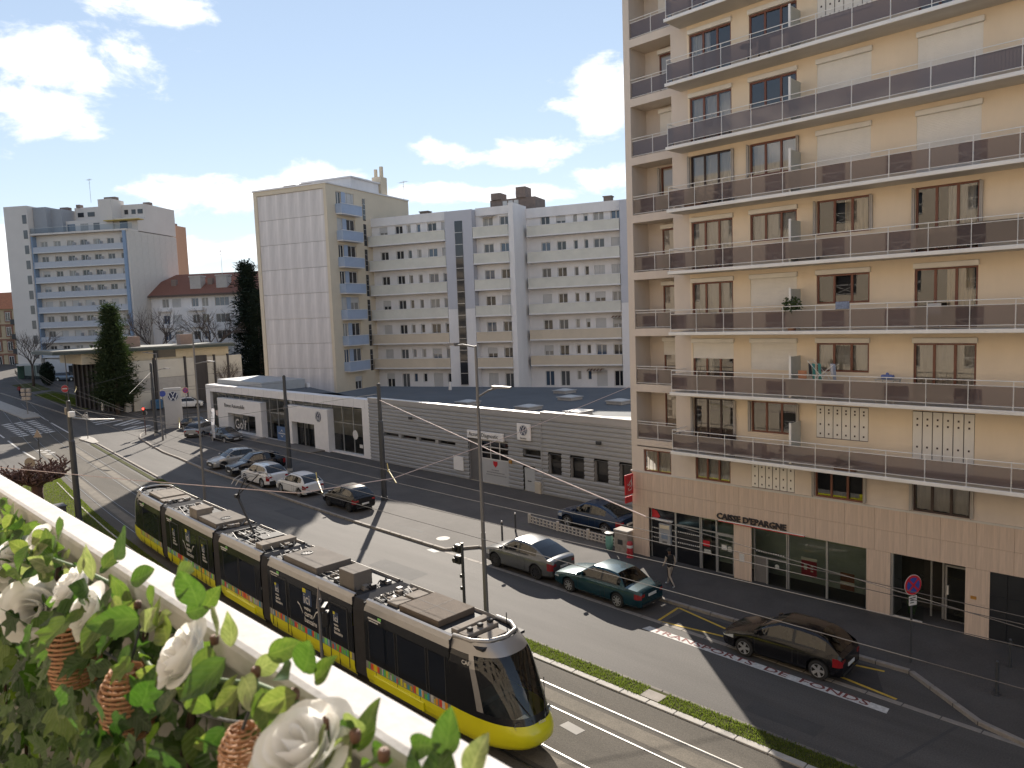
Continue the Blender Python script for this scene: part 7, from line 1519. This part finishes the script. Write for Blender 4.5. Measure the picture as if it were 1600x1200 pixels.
def leaf_mesh(kind, m, sd):
    rr_ = random.Random(sd); mb = MB()
    if kind == 'oval':
        n = 10; cu = rr_.uniform(-.45, .5); fo = rr_.uniform(.1, .45); tw = rr_.uniform(-.5, .5); wv = rr_.uniform(0, 6)
        def P(i, s):
            t = i / n; w = .36 * sin(pi * t ** .85) ** .8 * (1 - .25 * t) if 0 < i < n else 0; a = tw * t
            return (s * w * cos(a), t, cu * t * t + abs(s) * w * fo + s * w * sin(a) + .025 * sin(t * 9 + wv + s) * abs(s))
        for i in range(n):
            for s in (-1, -.5, 0, .5): mb.quad(P(i, s), P(i, s + .5), P(i + 1, s + .5), P(i + 1, s))
    else:                                                       # five lobed ivy
        pts = [(0, 0), (.12, -.09), (.26, -.10), (.40, .02), (.47, .12), (.34, .27), (.33, .33), (.44, .48), (.50, .64), (.33, .60), (.20, .62), (.12, .80), (0, 1.02)]
        z = lambda p: .16 * abs(p[0]) + .1 * sin(p[1] * 3 + sd) - .08 * p[1] ** 2
        for s in (-1, 1):
            for (a, b) in zip(pts[:-1], pts[1:]):
                ma = (a[0] * .5, .3 + (a[1] - .3) * .5); mb2 = (b[0] * .5, .3 + (b[1] - .3) * .5)
                q = [(0, .3, 0), (s * ma[0], ma[1], z(ma) * .6), (s * mb2[0], mb2[1], z(mb2) * .6)]; mb.add(q, [(0, 1, 2) if s > 0 else (2, 1, 0)])
                q = [(s * ma[0], ma[1], z(ma) * .6), (s * a[0], a[1], z(a)), (s * b[0], b[1], z(b)), (s * mb2[0], mb2[1], z(mb2) * .6)]; mb.add(q, [(0, 1, 2, 3) if s > 0 else (3, 2, 1, 0)])
    return mb.weld().mesh('leaf', m, True)
ivy_ms = [leaf_mat('ivy_%d' % i, c, e, .42) for i, (c, e) in enumerate((((.030, .078, .012), (.07, .14, .03)), ((.050, .110, .018), (.11, .19, .04)), ((.09, .16, .026), (.20, .27, .07)), ((.022, .055, .014), (.05, .10, .03))))]
gar_ms = [leaf_mat('garland_%d' % i, c, e, .42) for i, (c, e) in enumerate((((.042, .090, .018), (.10, .16, .045)), ((.065, .115, .024), (.16, .21, .06)), ((.11, .150, .035), (.28, .30, .12)), ((.028, .066, .018), (.07, .12, .04)), ((.13, .16, .075), (.36, .37, .24))))]
ivy_me = [leaf_mesh('ivy', m, i * 3 + k) for i, m in enumerate(ivy_ms) for k in range(2)]; oval_me = [leaf_mesh('oval', m, i * 5 + k) for i, m in enumerate(gar_ms) for k in range(3)]
def place(me, parent, p, size, nrm, roll, name='leaf'):
    o = put(name, me, parent); z = Vector(nrm).normalized(); x = Vector((cos(roll), 0, sin(roll))); x = (x - z * x.dot(z)).normalized(); y = z.cross(x)
    off = WOFF.get(parent, Vector((0, 0, 0))); o.matrix_local = Matrix.Translation(Vector(p) - off) @ Matrix((x * size, y * size, z * size)).transposed().to_4x4(); return o
rv_ = random.Random(99)
IV = thing('ivy_screen', 'artificial ivy screen covering the inside of the balcony rail', 'ivy screen', (-1.5, .36, ZC - .9), world=True)
cand = []
for i in range(2600):
    x = -.28 - 3.0 * rv_.random() ** 1.25; z = ZC - .02 - rv_.random() * .80; y = .385 - rv_.random() ** 1.5 * .14 - max(0, (ZC - z) - .3) * .05
    cand.append((Vector((x, y, z)), rv_.uniform(.030, .062)))
cand.sort(key=lambda c: -c[1] / (c[0] - Vector((0, 0, CAM_H))).length * (1 if abs(prj(*c[0])[0] - 300) < 420 and prj(*c[0])[1] < 1230 else .01) * (1 + (.38 - c[0].y) * 4))
rest = {}
for i, (p, s) in enumerate(cand):
    nrm = Vector((rv_.gauss(.25, .5), -1, rv_.gauss(.35, .5))); roll = rv_.uniform(0, 2*pi) if rv_.random() < .3 else rv_.gauss(pi, .7); mi = rv_.choices(range(8), (3, 3, 3, 3, 1.5, 1.5, 3, 3))[0]
    if i < 290: place(ivy_me[mi], IV, p, s, nrm, roll)
    else:
        z = nrm.normalized(); x = Vector((cos(roll), 0, sin(roll))); x = (x - z * x.dot(z)).normalized(); y = z.cross(x); mb = rest.setdefault(mi // 2, MB()); me = ivy_me[mi]
        mb.add([p + (x * v.co.x + y * v.co.y + z * v.co.z) * s for v in me.vertices], [tuple(pp.vertices) for pp in me.polygons])
for k, mb in rest.items(): mb.build('small_leaves', ivy_ms[k], IV, True, stuff=True)
stem_m = mat('stem_brown', (.06, .032, .022), .8, var=.3)
for i in range(26):
    x = -.3 - rv_.random() * 2.4; pts = [Vector((x, .375, ZC - .04))]
    for k in range(5): pts.append(pts[-1] + Vector((rv_.uniform(-.06, .06), rv_.uniform(-.02, .01), -rv_.uniform(.08, .16))))
    MB().tube(pts, rv_.uniform(.003, .006), 5).build('stem', stem_m, IV, True)
# rose garland along the rail
GA = thing('rose_garland', 'white artificial rose garland with leaves wound along the balcony rail', 'garland', (-1.0, .36, ZC), world=True)
pts = [Vector((-2.6 + .08 * i, .36 + .025 * sin(i * .9), ZC - .03 + .025 * sin(i * .6))) for i in range(30)]; MB().tube(pts, .004, 6).build('stem', mat('stem_green', (.06, .11, .03), .6, var=.2), GA, True)
petal_ms = [mat('petal_white', (.92, .92, .90), .5, var=.02, trans=.5), mat('petal_cream', (.90, .89, .86), .5, var=.03, trans=.5)]
@cached
def petal_me(sd, curl):
    rr_ = random.Random(sd); mb = MB(); n, m = 9, 10; wob = rr_.uniform(0, 6); wid = rr_.uniform(1.0, 1.25); notch = rr_.uniform(.0, .06)
    def P(i, j):
        v = i / n; u = (j / m - .5) * 2; sh = sin(pi * (.16 + .52 * v)) ; a = u * wid * sh; h = v * (1 - .16 * u * u * v) - notch * max(0, 1 - 4 * abs(u)) * v
        r = .10 + .46 * sin(pi * min(1, h * .60 + .02)) + curl * max(0, h - .68) ** 1.3 * 1.9 + .012 * sin(u * 6 + wob) * v + .03 * abs(u) * v
        return (r * sin(a), -r * cos(a), h * .98 - curl * max(0, h - .76) * .75)
    for i in range(n):
        for j in range(m): mb.quad(P(i, j), P(i, j + 1), P(i + 1, j + 1), P(i + 1, j))
    return mb.weld().mesh('petal', petal_ms[sd % 2], True)
def rose(p, r, tilt, az, sd):
    rr_ = random.Random(sd); h = holder('rose', GA); h.matrix_local = Matrix.Translation(Vector(p) - WOFF[GA]) @ Matrix.Rotation(az, 4, 'Z') @ Matrix.Rotation(tilt, 4, 'X') @ Matrix.Scale(r, 4) @ Matrix.Translation((0, 0, -.5))
    for ring, (n, s, op, cu_) in enumerate(((2, .45, -.06, .05), (3, .66, -.02, .15), (3, .86, .03, .3), (4, 1.0, .10, .55), (4, 1.06, .26, .8))):
        for k in range(n):
            o = put('petal', petal_me(rr_.randrange(7), cu_), h); o.matrix_local = Matrix.Rotation(2*pi*k/n + ring * .7 + rr_.uniform(-.2, .2), 4, 'Z') @ Matrix.Rotation(op + rr_.uniform(-.05, .05), 4, 'X') @ Matrix.Diagonal((s, s, 1.02 - .03 * ring, 1))
    put('calyx', MB().lathe([(.001, -.06), (.10, -.02), (.16, .08), (.13, .14)], 10).mesh('calyx', MATS['stem_green'], True), h, (0, 0, 0))
for i, (px_, py_, Y, wpx, tilt, az) in enumerate(((22, 880, .33, 62, 1.0, .6), (112, 915, .33, 62, .8, -.3), (50, 952, .31, 74, 1.3, .9), (138, 955, .325, 66, 1.1, .1), (285, 1022, .325, 88, .9, -.2), (472, 1168, .325, 135, .5, .2), (62, 838, .35, 30, .9, .5))):
    p = pxy(px_, py_, Y); r = wpx / 1161.1 * (p - Vector((0, 0, CAM_H))).length * .56; rose(p, r, tilt, az, 50 + i)
leafpx = [(95, 826, 62, .33, 30), (160, 868, 50, .35, 80), (182, 850, 70, .36, 60), (140, 880, 60, .34, 100), (212, 905, 60, .36, 20), (285, 900, 75, .36, 15), (305, 915, 78, .36, 100), (322, 935, 50, .37, 60), (210, 960, 80, .33, 185), (300, 955, 60, .36, 20), (345, 970, 72, .35, 60), (355, 985, 60, .355, 110),
          (430, 1020, 70, .36, 25), (455, 1050, 66, .36, 5), (480, 1022, 90, .37, 65), (500, 1050, 74, .37, 50), (555, 1135, 95, .36, 95), (560, 1120, 70, .365, 70), (600, 1178, 75, .36, 10), (660, 1165, 70, .37, 20), (685, 1150, 85, .375, 100), (735, 1185, 80, .38, 80), (250, 985, 70, .34, 150), (330, 1040, 70, .33, 290), (395, 1085, 85, .33, 330), (405, 1040, 60, .35, 40), (420, 1110, 80, .33, 300), (350, 1060, 90, .32, 250), (30, 840, 50, .35, 60), (75, 850, 60, .34, 120), (10, 900, 50, .33, 200), (90, 870, 55, .33, 10), (180, 920, 70, .33, 330), (240, 930, 60, .35, 45), (170, 985, 75, .32, 280), (520, 1165, 80, .34, 310), (640, 1195, 70, .36, 150), (450, 1085, 70, .345, 200)]
for i, (px_, py_, w, Y, ang) in enumerate(leafpx):
    p = pxy(px_, py_, Y); s = w / 1161.1 * (p - Vector((0, 0, CAM_H))).length * .78; a = radians(ang - 90); place(oval_me[rv_.randrange(15)], GA, p - Vector((cos(radians(ang)), 0, sin(radians(ang)))) * s * .5, s, (rv_.gauss(.3, .4), -1, rv_.gauss(.45, .3)), a + pi if False else a)
for i in range(170):
    x = -.35 - rv_.random() * 2.2; p = Vector((x, .36 - rv_.random() * .05, ZC - .10 + rv_.random() * .13)); place(oval_me[rv_.randrange(15)], GA, p, rv_.uniform(.030, .052), (rv_.gauss(.3, .5), -1, rv_.gauss(.5, .5)), rv_.uniform(0, 2*pi))
for i in range(9):
    p = pxy((215, 245, 300, 335, 400, 460, 510, 555, 600)[i], (945, 960, 985, 1000, 1050, 1085, 1130, 1150, 1180)[i], .35); MB().lathe([(.001, -.006), (.005, -.005), (.006, .003), (.004, .006), (.001, .005)], 8, p).build('bud', mat('bud_brown', (.12, .06, .035), .7, var=.2), GA, True)
    MB().tube([p, p + Vector((rv_.uniform(-.05, .02), 0, -.03)), p + Vector((rv_.uniform(-.08, .0), .01, -.09))], .0025, 5).build('tendril', MATS['stem_green'], GA, True)
# wicker lamp shades on the light string
wick = mat('wicker', (.40, .205, .105), .6, var=.25, scale=40)
@cached
def wick_me(n): 
    mb = MB()
    for k in range(n):
        t = k / (n - 1); r = .40 + .12 * sin(pi * (t * .85 + .1)) - .12 * max(0, t - .72) / .28; pts = [Vector(((r + .014 * cos(9 * a + k * pi)) * cos(a), (r + .014 * cos(9 * a + k * pi)) * sin(a), t)) for a in [2*pi*q/30 for q in range(31)]]; mb.tube(pts, .026, 5)
    for q in range(9): a = 2*pi*q/9; mb.tube([(.46*cos(a), .46*sin(a), 0), (.51*cos(a), .51*sin(a), .5), (.30*cos(a), .30*sin(a), 1.03)], .018, 5)
    return mb.mesh('wicker_shade', wick, True)
for i, (px_, py_, w, lb) in enumerate(((118, 1062, 60, 'brown wicker lamp shade hanging below the paired white roses'), (206, 1140, 66, 'brown wicker lamp shade hanging below the single white rose'), (385, 1222, 60, 'brown wicker lamp shade showing only its top below the large rose'))):
    p = pxy(px_, py_, .315); s = w / 1161.1 * (p - Vector((0, 0, CAM_H))).length; T = thing('wicker_lamp', lb, 'lamp', p - Vector((0, 0, 0)), 0.4 * i); put('shade', wick_me(15), T).scale = (s, s, s * 1.22)
    MB().tube([(0, 0, s * 1.2), (0.004, .01, s * 1.5), (0, .03, s * 2.0)], .002, 5).build('cord', dark_m, T)
wire('light_string', 'thin dark cord of the string lights strung along the rail', [pxy(-40, 880, .34), pxy(118, 960, .335), pxy(206, 1040, .335), pxy(385, 1130, .335), pxy(620, 1230, .335)], .0022, dark_m, 'cord', .02)
